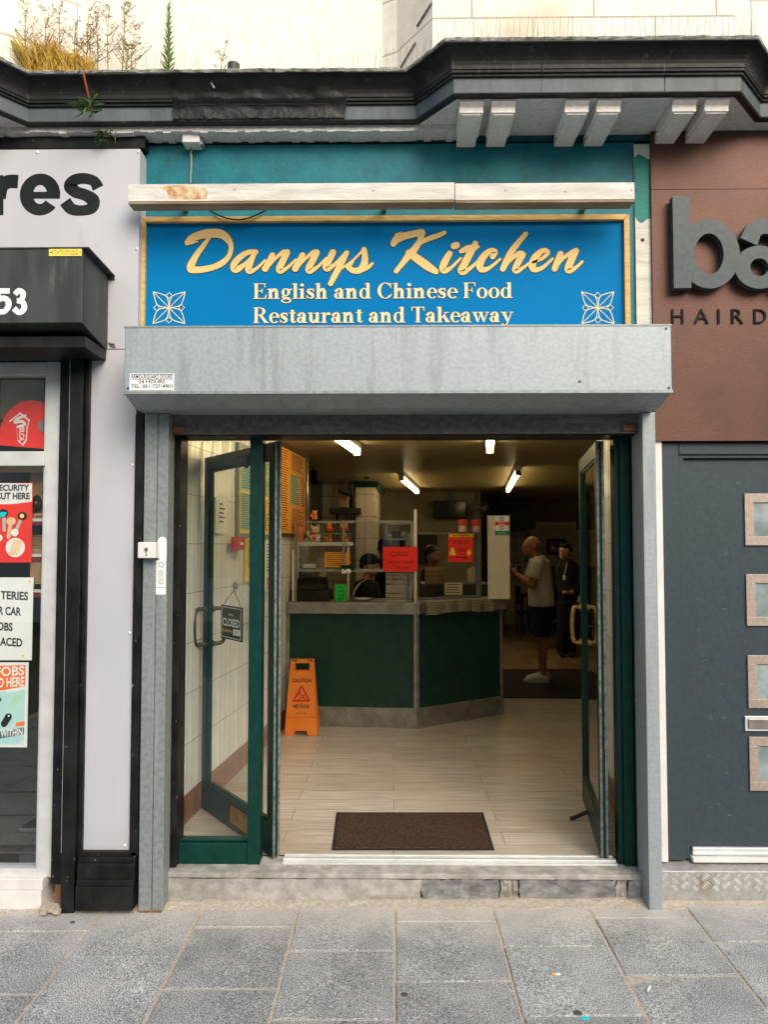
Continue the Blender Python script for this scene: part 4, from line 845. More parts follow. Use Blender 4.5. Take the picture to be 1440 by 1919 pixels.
def p_fob(m2, f, y, r):
    m2.flat([f(-60, 1249), f(48, 1246), f(47, 1286), f(-60, 1305)][::-1], y, 1); m2.flat([f(-60, 1307), f(47, 1288), f(45, 1395), f(-60, 1395)][::-1], y, 2)
    m2.flat([f(-60, 1380), f(45, 1363), f(45, 1376), f(-60, 1394)][::-1], y - .001, 3)
    for tt, x0, x1, y0, y1, m_, up in (('FOBS', -8, 46, 1268, 1250, 0, .008), ('ED HERE', -10, 46, 1289, 1271, 0, .010), ('WITHIN', 1, 43, 1381, 1368, 0, .010)):
        u, v = f(x0, y0), f(x1, y1); m2.text(tt, u[0], v[0], u[1], v[1], y - .002, m_, .025, up=up)
    m2.flat([f(13, 1294), f(47, 1287), f(47, 1291), f(13, 1298)][::-1], y - .001, 0)
    m2.flat([f(27, 1300), f(41, 1304), f(27, 1328), f(16, 1324)][::-1], y - .001, 4)
    pm2 = f(1, 1340)[0] - f(0, 1340)[0]; m2.ribbon([(*f(8, 1356), 12 * pm2), (*f(16, 1343), 13 * pm2)], y - .001, 5, .0008, 0, 0); x, z = f(17, 1341); m2.disc(x, z, 1.6 * pm2, y - .0035, 0)
    m2.flat([f(30, 1354), f(46, 1351), f(46, 1359), f(29, 1361)][::-1], y - .001, 1); x, z = f(-2, 1311); m2.disc(x, z, 5 * pm2, y - .001, 3)
    x, z = f(41, 1390); m2.ring(x, z, 4 * pm2, 3 * pm2, 1.2 * pm2, 1.2 * pm2, y - .001, 0, 360, 0)
poster('fob_poster', -60, 1241, 52, 1400, 'framed aqua and orange poster of key fobs in the shop window', [WPAP, OBR, AQUA, DKTEAL, mat('pale_green_print', (.42, .66, .52)), INK], p_fob)
# goods inside the key shop
PEG = mat('pegboard', (.55, .35, .12), (.62, .42, .17), rough=.7, nscale=8); REDSH = mat('maroon_shelf', (.22, .02, .02), rough=.5); CARD = mat('brown_card', (.36, .22, .11), (.44, .28, .15), rough=.8, nscale=12)
for (a, b, c, d, lb) in ((56, 882, 103, 985, 'upper pegboard panel behind the key poster'), (58, 1003, 98, 1042, 'lower pegboard panel between the maroon shelves')):
    mb = MB().bpx(a, b, c, d, .16, .18); r0 = rect(a, b, c, d, .16)
    for i in range(9):
        for j in range(int((d - b) / 5)): mb.disc(r0[0] + (r0[1] - r0[0]) * (i + .5) / 9, r0[2] + (r0[3] - r0[2]) * (j + .5) / int((d - b) / 5), .004, .1599, 1, th=.0006, n=6)
    solo(mb, 'pegboard', [PEG, INK], lb, 'pegboard')
mb = MB().bpx(-60, 872, 103, 884, .10, .155); solo(mb, 'timber_rail', mat('pine_rail', (.62, .42, .16), (.7, .5, .22)), 'pale pine rail across the top of the shop window', 'rail')
for (a, b, c, d, lb, mm) in ((50, 976, 99, 984, 'upper shelf', REDSH), (45, 1108, 96, 1118, 'lower shelf', REDSH), (56, 1042, 97, 1050, 'sloping shelf', REDSH)):
    p = rect(a, b, c, d, .1); mb = MB().box(p[0], p[1], .075, .158, p[2], p[3]); mb.box(p[0], p[1], .068, .0745, p[3] - .004, p[3] + .012, 1)
    solo(mb, 'display_shelf', [mm, WHITE], 'maroon %s with a white edge in the key shop window' % lb, 'shelf')
for (a, b, c, d, lb, mm) in ((64, 962, 90, 976, 'zoo branded carton', CARD), (58, 1028, 80, 1108, 'tall brown card box', CARD), (66, 1090, 96, 1108, 'low open card box', CARD)):
    p = rect(a, b, c, d, .1); m2 = MB().box(p[0], p[1], .09, .155, p[2], p[3])
    m2.box(p[0] + .004, p[1] - .004, .0875, .0895, p[3] - .012, p[3] - .004, 2)
    if lb.startswith('zoo'): m2.text('ZOO', p[0] + .01, p[0] + .09, p[2] + .012, p[3] - .016, .0895, 1, .03)
    solo(m2, 'card_box', [CARD, INK, PEG], ('brown carton printed ZOO below the upper pegboard' if lb.startswith('zoo') else lb + ' on the lower maroon shelf'), 'box', bevel=.002)
m2 = MB(); p = W(68, 943, .12); m2.ball((p.x, .125, p.z), .028, .02, .045); m2.ball((p.x + .004, .108, p.z), .009, .01, .012, 1); solo(m2, 'padlock', [BLACK, BRASS], 'dark oval padlock hung on the upper pegboard', 'padlock', smooth=True)
for i, (px, py) in enumerate(((94, 925), (95, 939), (94, 952))):
    p = W(px, py, .12); m2 = MB(); m2.ball((p.x, .12, p.z), .045, .03, .022); m2.ball((p.x + .03, .11, p.z + .004), .02, .03, .018); solo(m2, 'shoe_brush', mat('charcoal_bristle', (.03, .032, .034)), ('topmost', 'middle', 'lowest')[i] + ' charcoal brush stacked beside the upper pegboard', 'brush', smooth=True)
m2 = MB(); q = rect(44, 1545, 86, 1622, .3); m2.box(q[0], q[1], .25, .55, q[2], q[3]); m2.box(q[0] - .004, q[1] + .004, .246, .554, q[3] - .09, q[3] + .0); m2.ball(((q[0] + q[1]) / 2 + .03, .38, q[3] + .02), .05, .04, .03)
solo(m2, 'grey_crate', mat('grey_crate_plastic', (.10, .115, .11), (.13, .145, .14), rough=.6), 'grey crate with a lid on the shop floor behind the glass', 'crate', bevel=.004)

# ------------------------------------------------------------------ hairdresser on the right
HS = thing('salon_fascia', 'rust brown steel fascia with raised grey letters ba and HAIRD', 'fascia', (2.2, 0, 3))
YH = .015
x0 = (W(1221, 268, YH).x + W(1227, 828, YH).x) / 2; zs = W(1330, 355, YH).z; zbt = W(1330, 826, YH).z
mb = MB(); mb.box(x0, 3.8, YH, .10, zs + .0015, SZ - .01); mb.box(x0, 3.8, YH, .10, zbt, zs - .0015); mb.box(x0 + .01, 3.79, YH + .006, .09, zs - .01, zs + .01); mb.build('panel', CORTEN, HS)
YL2 = -.045; lz = lambda px, py: (W(px, py, YL2).x, W(px, py, YL2).z); pm = W(1301, 455, YL2).x - W(1300, 455, YL2).x
mb = MB(); tk = .045
q0, q1 = lz(1261, 368), lz(1297, 541); mb.box(q0[0], q1[0] - .001, YL2, YL2 + tk, q1[1] + .003, q0[1]); cx, cz = lz(1330, 476); mb.ring(cx, cz, 57 * pm, 66 * pm, 30 * pm, 27 * pm, YL2, 0, 360, 0, tk, 44); mb.build('letter', BALET, HS)
mb = MB(); cx, cz = lz(1424, 501); mb.ring(cx, cz, 46 * pm, 41 * pm, 29 * pm, 24 * pm, YL2 - .0004, 0, 360, 0, tk, 40)
L(mb, [(1404, 453, 34), (1418, 428, 31), (1445, 425, 29), (1468, 436, 31), (1474, 462, 36), (1474, 543, 37)], YL2, th=tk, f=lz); mb.build('letter', BALET, HS)
hz = [('H', 1259, 1281), ('A', 1301, 1328), ('I', 1345, 1349), ('R', 1371, 1393), ('D', 1413, 1436), ('R', 1456, 1478), ('E', 1498, 1518)]
for ch_, a, b in hz:
    p, q = W(a, 607, YH).x, W(b, 607, YH).x; z0, z1 = W(a, 607, YH).z, W(a, 580, YH).z; mb = MB(); mb.text(ch_, p, q, z0, z1, YH - .008, 0, -.004, th=.009); mb.build('letter', LETB, HS)
SD = thing('salon_door', 'dark slate blue door with copper framed square windows and letter plate', 'door', (2.0, .05, .15))
YD = .05
xd0 = (W(1238, 834, YD).x + W(1252, 1612, YD).x) / 2; xd1 = (W(1283, 855, YD).x + W(1297, 1590, YD).x) / 2; zd1 = W(1340, 829, YD).z; zd0 = W(1340, 1612, YD).z
zh = W(1340, 852, YD).z
mb = MB(); mb.box(xd0, xd1 - .03, YD, .14, zd0, zd1); mb.box(xd1 - .029, xd1 - .001, YD + .014, .14, zd0, zh); mb.box(xd1 - .029, 3.4, YD, .14, zh + .001, zd1); mb.box(xd1 - .029, 3.4, YD + .012, .14, zh - .018, zh); mb.build('frame', SLATE, SD, bevel=.004)
YLf = .085; zt1 = W(1340, 1586, YLf).z
mb = MB(); mb.box(xd1 + .002, 3.1, YLf, .13, zt1, zh - .02); mb.build('leaf', SLATE, SD, bevel=.003)
mb = MB(); zq = W(1340, 1604, YLf - .02).z; mb.box(xd1 + .012, 3.1, YLf - .022, YLf - .001, zq + .012, zt1 + .002); mb.box(xd1 + .008, 3.1, YLf - .03, YLf - .002, zq + .006, zq + .022); mb.build('weather_bar', ALU, SD, bevel=.004)
mb = MB(); mb.box(xd1 - .0, 3.4, .03, .14, zd0 - .004, zd0 + .018); mb.build('threshold', WHITE, SD, bevel=.003)
for i, (y0, y1) in enumerate(((925, 1022), (1076, 1173), (1228, 1327), (1381, 1482))):
    dx = 3 * i; a, b, c2, d2 = rect(1397 + dx, y0, 1497 + dx, y1, YLf - .012); fw = 17 * pm
    mb = MB(); mb.box(a, b, YLf - .012, YLf - .0005, d2 - fw, d2); mb.box(a, b, YLf - .012, YLf - .0005, c2, c2 + fw); mb.box(a, a + fw, YLf - .0115, YLf - .0005, c2 + fw, d2 - fw); mb.box(b - fw, b, YLf - .0115, YLf - .0005, c2 + fw, d2 - fw)
    wn = mb.build('window', COPPER, SD, bevel=.002)
    mb = MB(); mb.box(a + fw, b - fw, YLf - .004, YLf - .001, c2 + fw, d2 - fw); mb.build('pane', GLASSG, wn)
a, b, c2, d2 = rect(1397, 1342, 1560, 1370, YLf - .01); mb = MB(); mb.box(a, b, YLf - .012, YLf - .0005, c2, d2); lp = mb.build('letter_plate', ALU, SD, bevel=.003); mb = MB(); mb.box(a + .014, b - .014, YLf - .020, YLf - .0125, c2 + .014, d2 - .012); mb.build('flap', STEEL, lp, bevel=.004)
mb = MB()
for i in range(34):
    px, py = rnd.uniform(1298, 1392), rnd.choice((rnd.uniform(1240, 1520), rnd.uniform(900, 1560))); p = W(px, py, YLf); a = rnd.uniform(-.9, 2.2); l = rnd.choice((.004, .007, .02)); mb.ribbon([(p.x, p.z, .0005), (p.x + l * math.cos(a), p.z - l * math.sin(a), .0009)], YLf, 0, .0006, 0, 0)
mb.build('scratches', mat('scratched_paint', (.30, .35, .37)), SD)
x0 = (W(1228, 834, .0).x + W(1250, 1612, .0).x) / 2
mb = MB(); mb.box(rx[1] + .003, xd0 - .002, .03, .12, zd0, zd1 + .02); solo(mb, 'white_edge_strip', WHITE, 'narrow white strip between the galvanised rail and the slate door frame', 'trim strip')
CP = thing('checker_plate_step', 'aluminium checker plate step below the slate blue door', 'step', (2.1, 0, 0))
YC = -.03
x0 = rx[1] + .004; zc1 = W(1340, 1634, YC).z; zc2 = W(1340, 1618, .02).z
mb = MB(); mb.prism([(YC, -.02), (YC, zc1), (YC + .004, zc1 + .004), (.13, zd0 - .006), (.13, -.02)], 'x', x0, 3.6); mb.build('plate', mat('dirty_aluminium', (.34, .34, .33), (.46, .46, .45), rough=.45, metal=.4, nscale=40, bump=.1, c3=(.26, .22, .17), s3=5, t3=.58), CP)
mb = MB(); zz = W(1340, 1668, YC).z
for i in range(32):
    for j in range(3):
        cx, cz = x0 + .03 + i * .052, zz + .004 + j * .040 + (.0 if i % 2 else .02); sgn = 1 if i % 2 else -1
        for k2 in (-1.5, -.5, .5, 1.5):
            ox, oz = .0075 * k2, -.0075 * k2 * sgn; l = .017 - .002 * abs(k2); c_ = cz + oz
            if c_ + l * .7 > zc1 - .002 or c_ - l * .7 < zz - .012: continue
            mb.tube([(cx + ox - l * .7, YC, c_ - l * .7 * sgn, .0006), (cx + ox, YC, c_, .0040), (cx + ox + l * .7, YC, c_ + l * .7 * sgn, .0006)], n=5)
mb.build('tread_pattern', mat('worn_tread', (.50, .50, .48), (.62, .62, .60), rough=.4, metal=.3), CP)

# ------------------------------------------------------------------ restaurant entrance: frame, side light, two open leaves
E_ = thing('door_frame', 'dark green timber door frame with a fixed glass side light', 'door frame', (0, .09, FL))
YF = .095; zhead = 2.40
xA0, xA1 = W(466, 1200, YF).x, W(490, 1200, YF).x
xJ = lx[2] + .004
zr0, zr1 = FL - .0035, W(390, 1581, YF).z
mb = MB(); mb.box(xA0, xA1, YF, .19, zr0, zhead); mb.build('post', GREEN, E_, bevel=.004)
mb = MB(); mb.box(xJ - .02, xA0 - .001, YF + .005, .185, zr0, zr1); mb.box(xJ + .01, xA0 - .001, YF + .03, .175, zr1, zr1 + .014); mb.build('bottom_rail', GREEN, E_, bevel=.004)
mb = MB(); mb.box(xJ - .02, xJ + .022, YF - .05, .185, zr1 - .1, zhead); mb.build('jamb', BLK, E_, bevel=.003)
zg1 = W(390, 820, .07).z
mb = MB(); mb.box(xJ - .02, rx[0] + .02, YF - .09, .2, zg1, zhead + .03); mb.build('head', BLK, E_)
mb = MB(); mb.box(xJ + .02, xA0 - .0005, .135, .141, zr1 + .012, zg1); mb.build('pane', GLASS, E_)
xP0, xP1 = (W(1163, 1200, YF).x), W(1186, 1200, YF).x
mb = MB(); mb.box(xP0 + .012, xP1, YF + .005, .19, FL - .003, zhead); mb.build('post', GREEN, E_, bevel=.003)
mb = MB(); mb.box(xP0 - .014, xP0 + .0115, YF + .03, .19, FL - .003, zhead); mb.build('stop_bead', DGREEN, E_)
mb = MB(); mb.box(xP1 + .001, xP1 + .026, YF - .02, .19, FL - .003, zhead); mb.build('jamb', BLK, E_, bevel=.003)
mb = MB(); xw = xP1 + .028
for i in range(4): mb.box(xw + i * .013, xw + i * .013 + .010, YF - .09 - (i % 2) * .008, .185, .06, zhead + .02)
mb.build('weathered_liner', mat('weathered_grey_timber', (.22, .19, .165), (.40, .36, .32), rough=.9, nscale=30, bump=.5, stretch=(4, 4, .35)), E_)
def leaf(name, label, hx, hy, fx, fy, side, zb, zt):
    ang = math.atan2(fy - hy, fx - hx); Lh = math.hypot(fx - hx, fy - hy)
    t = thing(name, label, 'door', (hx, hy, FL)); M = Matrix.Translation((hx, hy, 0)) @ Matrix.Rotation(ang, 4, 'Z'); th = .022; sw = .062
    mb = MB(M); mb.box(0, sw, -th, th, zb, zt); mb.box(Lh - sw, Lh, -th, th, zb, zt); mb.box(sw, Lh - sw, -th + .002, th - .002, zb, zb + .17); mb.box(sw, Lh - sw, -th + .002, th - .002, zt - .085, zt)
    for u0, u1, v0, v1 in ((sw, sw + .014, zb + .17, zt - .085), (Lh - sw - .014, Lh - sw, zb + .17, zt - .085), (sw + .014, Lh - sw - .014, zb + .17, zb + .184), (sw + .014, Lh - sw - .014, zt - .099, zt - .085)): mb.box(u0, u1, -.012, .012, v0, v1)
    mb.build('frame', GREEN, t, bevel=.003)
    mb = MB(M); mb.box(sw + .012, Lh - sw - .012, -.003, .003, zb + .182, zt - .097); mb.build('pane', GLASS, t)
    mb = MB(M)
    for sgn in (1, -1): mb.box(-.008, -.0005, sgn * th * .62 - .006, sgn * th * .62 + .006, zb, zt)
    mb.build('edge_strip', GASKET, t)
    return t, M, Lh, th, sw
zlb, zlt = FL + .012, 2.385
tl, ML, LhL, th, sw = leaf('door_leaf', 'left green door leaf folded back behind the side light, closed sign on its glass', -.632, .165, -1.205, .93, 1, zlb, zlt)
tr, MR, LhR, th, sw = leaf('door_leaf', 'right green door leaf swung inward, with a shiny brass D handle', 1.118, .155, 1.255, 1.09, -1, zlb, zlt)
def dhandle(M, Lh, parent, sgns, m, z0, z1, u, reach):
    for sg in sgns:
        mb = MB(M); r = .013
        mb.tube(cr([(u, sg * .02, z1), (u, sg * reach * .8, z1), (u - .012, sg * reach, z1 - .03), (u - .02, sg * reach * 1.08, (z0 + z1) / 2), (u - .012, sg * reach, z0 + .03), (u, sg * reach * .8, z0), (u, sg * .02, z0)], 5), r, 10)
        mb.M = M @ Matrix.Translation((u, sg * .024, z1)) @ Matrix.Rotation(R_(90), 4, 'X'); mb.lathe((0, 0, -.006), [(.024, 0), (.024, .012)], 14); mb.M = M @ Matrix.Translation((u, sg * .024, z0)) @ Matrix.Rotation(R_(90), 4, 'X'); mb.lathe((0, 0, -.006), [(.022, 0), (.022, .012)], 14)
        mb.build('handle', m, parent, smooth=True)
dhandle(ML, LhL, tl, (1, -1), mat('dull_bronze', (.10, .085, .06), (.16, .135, .10), rough=.4, metal=.7), 1.195, 1.415, LhL - .045, .10)
dhandle(MR, LhR, tr, (1, -1), BRASS, 1.19, 1.415, LhR - .045, .075)
MLf = ML @ Matrix.Translation((LhL, 0, 0)) @ Matrix.Rotation(math.pi, 4, 'Z')
mb = MB(MLf)
for i in range(6): mb.box(.45, .76, -.028, -.0222, zlb + .042 + i * .015, zlb + .053 + i * .015)
mb.box(.44, .77, -.0255, -.0215, zlb + .036, zlb + .136); mb.build('vent_grille', BRASS, tl)
mb = MB(MLf); mb.box(.52, .78, -.05, -.0235, zlt - .052, zlt - .03); mb.box(.62, .65, -.04, -.0235, zlt - .12, zlt - .05); mb.build('door_closer', BLKM, tl, bevel=.004)
mb = MB(MR); mb.tube([(LhR - .36, .022, FL + .06), (LhR - .36, .10, FL + .02), (LhR - .36, .13, FL + .012)], .012, 8); mb.build('door_stop', BLK, tr)
# CLOSED sign hanging on the left leaf
u0 = .44; SCL = Matrix.Translation((u0, 0, 1.29)) @ Matrix.Diagonal((1.5, 1, 1.0, 1)) @ Matrix.Translation((-u0, 0, -1.235)); cs = thing('closed_sign', 'dark hanging sign reading CLOSED with a white time panel on the door glass', 'sign', MLf @ Vector((u0, -.03, 1.20)))
mb = MB(MLf @ SCL); mb.box(u0 - .10, u0 + .10, -.030, -.024, 1.205, 1.405); mb.build('board', DGREEN, cs, bevel=.002)
mb = MB(MLf @ SCL)
for q in ((u0 - .085, u0 + .085, 1.215, 1.218), (u0 - .085, u0 + .085, 1.392, 1.395), (u0 - .09, u0 - .087, 1.217, 1.393), (u0 + .087, u0 + .09, 1.217, 1.393)): mb.box(q[0], q[1], -.0312, -.0302, q[2], q[3], 1)
def mtext(t, c, w_, z0, z1, m, b=.02): mb.text(t, c - w_ / 2, c + w_ / 2, z0, z1, -.0312, m, b)
mtext("WE'RE", u0, .045, 1.345, 1.362, 2); mtext('CLOSED', u0, .155, 1.283, 1.330, 1, .02); mtext('WILL RETURN AT', u0 - .035, .098, 1.247, 1.264, 2); mb.box(u0 + .022, u0 + .082, -.0312, -.0302, 1.238, 1.272, 1)
for k2 in (-.012, .008): mb.box(u0 + .05 + k2, u0 + .056 + k2, -.0316, -.0313, 1.245, 1.265, 0)
mb.build('lettering', [INK, WPAP, ORP], cs)
mb = MB(MLf @ SCL); mb.tube([(u0 - .085, -.027, 1.40), (u0, -.012, 1.50)], .0018, 5); mb.tube([(u0 + .085, -.027, 1.40), (u0, -.012, 1.50)], .0018, 5); mb.build('cord', BLACK, cs)
mb = MB(MLf @ SCL); mb.M = MLf @ SCL @ Matrix.Translation((u0, -.005, 1.525)) @ Matrix.Rotation(R_(90), 4, 'X'); mb.lathe((0, 0, 0), [(.024, 0), (.018, .006), (.006, .010), (.006, .018)], 14); mb.build('suction_hook', GLASSG, cs)

# ------------------------------------------------------------------ weeds, spikes and bits on the cornice
GSTEM = mat('green_stem', (.10, .17, .03), (.16, .24, .05)); GLEAF = mat('green_leaf', (.09, .19, .025), (.20, .33, .06), nscale=30); DRY = mat('dry_straw', (.26, .24, .06), (.48, .40, .14), nscale=40, rough=.8)
GOLDM = mat('golden_dry_grass', (.42, .24, .03), (.62, .42, .08), nscale=12, rough=.85); DSTEM = mat('dry_stem', (.24, .19, .08), (.34, .28, .13), rough=.8); FERN = mat('dark_fern_leaf', (.02, .055, .015), (.10, .20, .04), nscale=25, rough=.6); REDST = mat('red_stem', (.20, .05, .03), rough=.6)
def leafq(mb, p, d, l, wd, m=0, droop=.2):
    d = Vector(d).normalized(); s = d.cross(Vector((0, 0, 1)))
    s = s.normalized() if s.length > .01 else Vector((1, 0, 0)); u = s.cross(d)
    a = p + d * l * .45 + u * wd * .2; e = p + d * l - Vector((0, 0, l * droop))
    mb.add([p, a + s * wd / 2, e, a - s * wd / 2], [(0, 1, 2, 3)], m)
ZT = SZ + .228
def top_at(px, Y): p = W(px, 130, Y); return Vector((p.x, Y, ZT))
def weed(px, Y, ytop, label, sprig=7, spread=.10, dry=True, lean=0):
    base = top_at(px, Y); base.z -= .01; tp = W(px + lean, ytop, Y); h = tp.z - base.z; st = MB(); lf = MB()
    main = cr([(base.x, Y, base.z, .0036), (base.x + rnd.uniform(-.012, .012), Y + rnd.uniform(-.01, .01), base.z + h * .5, .0026), (tp.x, Y + rnd.uniform(-.02, .02), tp.z, .0012)], 5)
    st.tube(main, n=4)
    for i in range(sprig):
        k2 = rnd.uniform(.3, .97); q = Vector(main[int(k2 * (len(main) - 1))][:3]); a = rnd.uniform(0, 6.28); l = spread * (1.15 - k2) * rnd.uniform(.6, 1.2) + .015
        e = q + Vector((math.cos(a) * l, math.sin(a) * l * .6, l * rnd.uniform(.6, 1.3))); st.tube([(*q, .0018), (*((q + e) / 2 + Vector((0, 0, -.006))), .0014), (*e, .0008)], n=3)
        for j in range(5):
            t = rnd.uniform(.35, 1); pt = q + (e - q) * t; a2 = rnd.uniform(0, 6.28); leafq(lf, pt, (math.cos(a2), math.sin(a2) * .5, rnd.uniform(.3, 1)), rnd.uniform(.012, .026), .0055)
    for j in range(14):
        k2 = rnd.uniform(.15, 1); q = Vector(main[int(k2 * (len(main) - 1))][:3]); a2 = rnd.uniform(0, 6.28); leafq(lf, q, (math.cos(a2), math.sin(a2) * .5, rnd.uniform(.3, 1)), rnd.uniform(.016, .032), .006)
    t = thing('dry_weed' if dry else 'green_weed', label, 'weed', base, 'dry weeds on the cornice ledge' if dry else None)
    st.build('stem', DSTEM if dry else GSTEM, t); lf.build('leaf', DRY if dry else GLEAF, t)
wl = [(48, -.10, -5, 'dry weed at the left end of the ledge, beside the golden grass'), (85, -.06, 15, 'thin dry weed rising behind the golden grass'), (112, -.05, -4, 'tall dry weed over the middle of the golden grass'), (140, -.08, 40, 'short bushy dry weed right of the golden grass'), (160, -.04, 6, 'tall branching dry weed third from the green spire'),
      (182, -.10, 20, 'wide dry weed above the red hanging stem'), (205, -.05, 10, 'dense dry weed second from the green spire'), (228, -.09, -2, 'tallest dry weed near the middle of the clump'), (250, -.05, 48, 'dry weed with upright tips nearest the tall green spire'), (414, -.06, 70, 'sparse pale weed beside the black vent pipe'), (170, -.11, 70, 'low tangled dry weed over the red hanging stem'), (236, -.11, 80, 'low dry weed at the right end of the clump')]
for i, (px, Y, yt, lb) in enumerate(wl): weed(px, Y, yt, lb, 6 if px == 414 else 20, .12 if px != 414 else .06, True, rnd.uniform(-6, 6) + (14 if px == 414 else 0))
# the green spire
base = top_at(315, -.09); tp = W(317, 12, -.09); t = thing('green_weed', 'tall bright green spire of leaves standing on the cornice', 'weed', base)
m2 = MB().tube([(base.x, -.09, base.z - .01, .005), ((base.x + tp.x) / 2 + .004, -.088, (base.z + tp.z) / 2, .0035), (tp.x, -.09, tp.z, .001)], n=6); m2.build('stem', GSTEM, t)
m2 = MB()
for i in range(95):
    k2 = i / 95; a = i * 2.4; q = base.lerp(tp, k2); l = .078 * (1 - .55 * k2); leafq(m2, q, (math.cos(a), math.sin(a), .9 + 1.2 * k2), l, .015 * (1 - .5 * k2), droop=.1)
m2.build('leaf', GLEAF, t)
# golden grass clump
m2 = MB()
tufts = [(rnd.uniform(54, 168), rnd.uniform(-.15, .02), rnd.uniform(.5, 1.15), rnd.uniform(-.5, .5)) for _ in range(46)]
for i in range(6500):
    tx, ty, th_, tl = tufts[i % 46] if i % 5 else (rnd.uniform(52, 172), rnd.uniform(-.15, 0), .7, 0)
    px = tx + rnd.gauss(0, 5); Y = min(.04, max(-.17, ty + rnd.gauss(0, .02))); b = top_at(px, Y); hh = max(.04, (.255 - .0017 * max(0, px - 72) - .006 * max(0, 62 - px)) * th_ * rnd.uniform(.35, 1.1)); a = rnd.uniform(0, 6.28); ln = hh * rnd.uniform(.1, 1.0)
    e = b + Vector((math.cos(a) * ln + tl * hh, math.sin(a) * ln * .5, hh)); s = Vector((math.sin(a + 1) * .0019, math.cos(a + 1) * .0019, 0)); mm = (b + e) / 2 + Vector((0, 0, hh * rnd.uniform(.05, .3)))
    m2.add([b - s, b + s, mm + s * .8, e, mm - s * .8], [(0, 1, 2, 3, 4)], rnd.choices((0, 1, 2), (6, 2, 2))[0])
solo(m2, 'grass_clump', [GOLDM, mat('rusty_dry_grass', (.30, .13, .02), (.42, .22, .04), rough=.85), mat('olive_grass', (.20, .20, .03), (.32, .30, .06), rough=.85)], 'matted clump of golden dry grass on the left of the cornice', 'grass clump')
# hanging fern with a red stem
p0, p1 = W(157, 132, -.20), W(172, 205, -.16); t = thing('hanging_fern', 'dark green fern hanging from a red stem over the black cornice', 'plant', p0)
m2 = MB().tube(cr([(p0.x, -.15, p0.z + .01, .005), (p0.x + .004, -.21, p0.z - .02, .006), ((p0.x + p1.x) / 2, -.195, (p0.z + p1.z) / 2, .006), (p1.x, -.16, p1.z, .004)], 4), n=6); m2.build('stem', REDST, t)
m2 = MB()
for i in range(16):
    a = rnd.uniform(-.5, 3.64); l = rnd.uniform(.05, .14); o = Vector((p1.x + rnd.uniform(-.02, .02), -.17 + rnd.uniform(-.03, .01), p1.z + rnd.uniform(-.03, .02))); e = o + Vector((math.cos(a) * l, -.03, math.sin(a) * l * .35 - .01 + (-.07 if i % 4 == 0 else 0)))
    for j in range(14):
        q = o.lerp(e, (j + 1) / 14); 
        for sg in (1, -1): leafq(m2, q, Vector((math.cos(a), -.2, .1)) * .6 + Vector((0, sg * .3, sg * .8)), .03 * (1.05 - j / 16), .011)
m2.build('frond', FERN, t)
t = thing('small_fern', 'small dark fern growing from the crack below the hanging fern', 'plant', W(205, 262, -.05)); m2 = MB(); o = W(190, 246, -.08)
for i in range(10):
    a = rnd.uniform(3.4, 6.0); l = rnd.uniform(.03, .09); e = o + Vector((math.cos(a) * l + .03, -.02, math.sin(a) * l))
    for j in range(10): leafq(m2, Vector(o).lerp(e, (j + 1) / 10), (rnd.uniform(-1, 1), -.3, rnd.uniform(-1, .5)), .022, .010)
m2.build('frond', FERN, t)
p = W(438, 129, -.12); m2 = MB(); m2.lathe((p.x, -.12, ZT - .02), [(.032, 0), (.032, .085), (.026, .085), (.026, .03)], 18); solo(m2, 'vent_pipe', BLKM, 'short dark grey vent pipe stub standing on the cornice', 'pipe', smooth=False)
# peeling lining, hole and crack in the cornice
p = W(466, 205, -.098); m2 = MB(); pts = [(-.036, .016), (-.01, .02), (.018, .018), (.034, .012), (.028, -.002), (.014, -.012), (.004, -.028), (-.008, -.022), (-.02, -.012), (-.032, 0)]
m2.flat([(p.x + a, p.z + b) for a, b in pts], -.0965, 0, .002); m2.build('rotten_hole', mat('rotten_brick', (.22, .07, .03), (.45, .22, .10), nscale=60, bump=.6), B)
m2 = MB(); p = W(396, 160, -.14); m2.add([(p.x - .01, -.150, p.z + .02), (p.x - .004, -.152, p.z + .022), (p.x + .022, -.148, p.z - .018), (p.x + .014, -.144, p.z - .02)], [(0, 1, 2, 3)]); m2.build('paint_flake', WHITE, B)
for px in (1015, 1247):
    a, b = W(px, 150, -.33).x, W(px, 150, -.33).x + .005; m2 = MB(); pr = [(-.315 - o - .0012, SZ + z) for o, z in [(.003, .008), (.005, .085), (.019, .09), (.03, .105), (.03, .116)] + cove[2:]]
    m2.add([(a + rnd.uniform(-.002, .002), y, z) for y, z in pr] + [(b + rnd.uniform(-.002, .002), y, z) for y, z in pr], [(i, i + len(pr), i + len(pr) + 1, i + 1) for i in range(len(pr) - 1)]); m2.build('open_joint', INK, B)
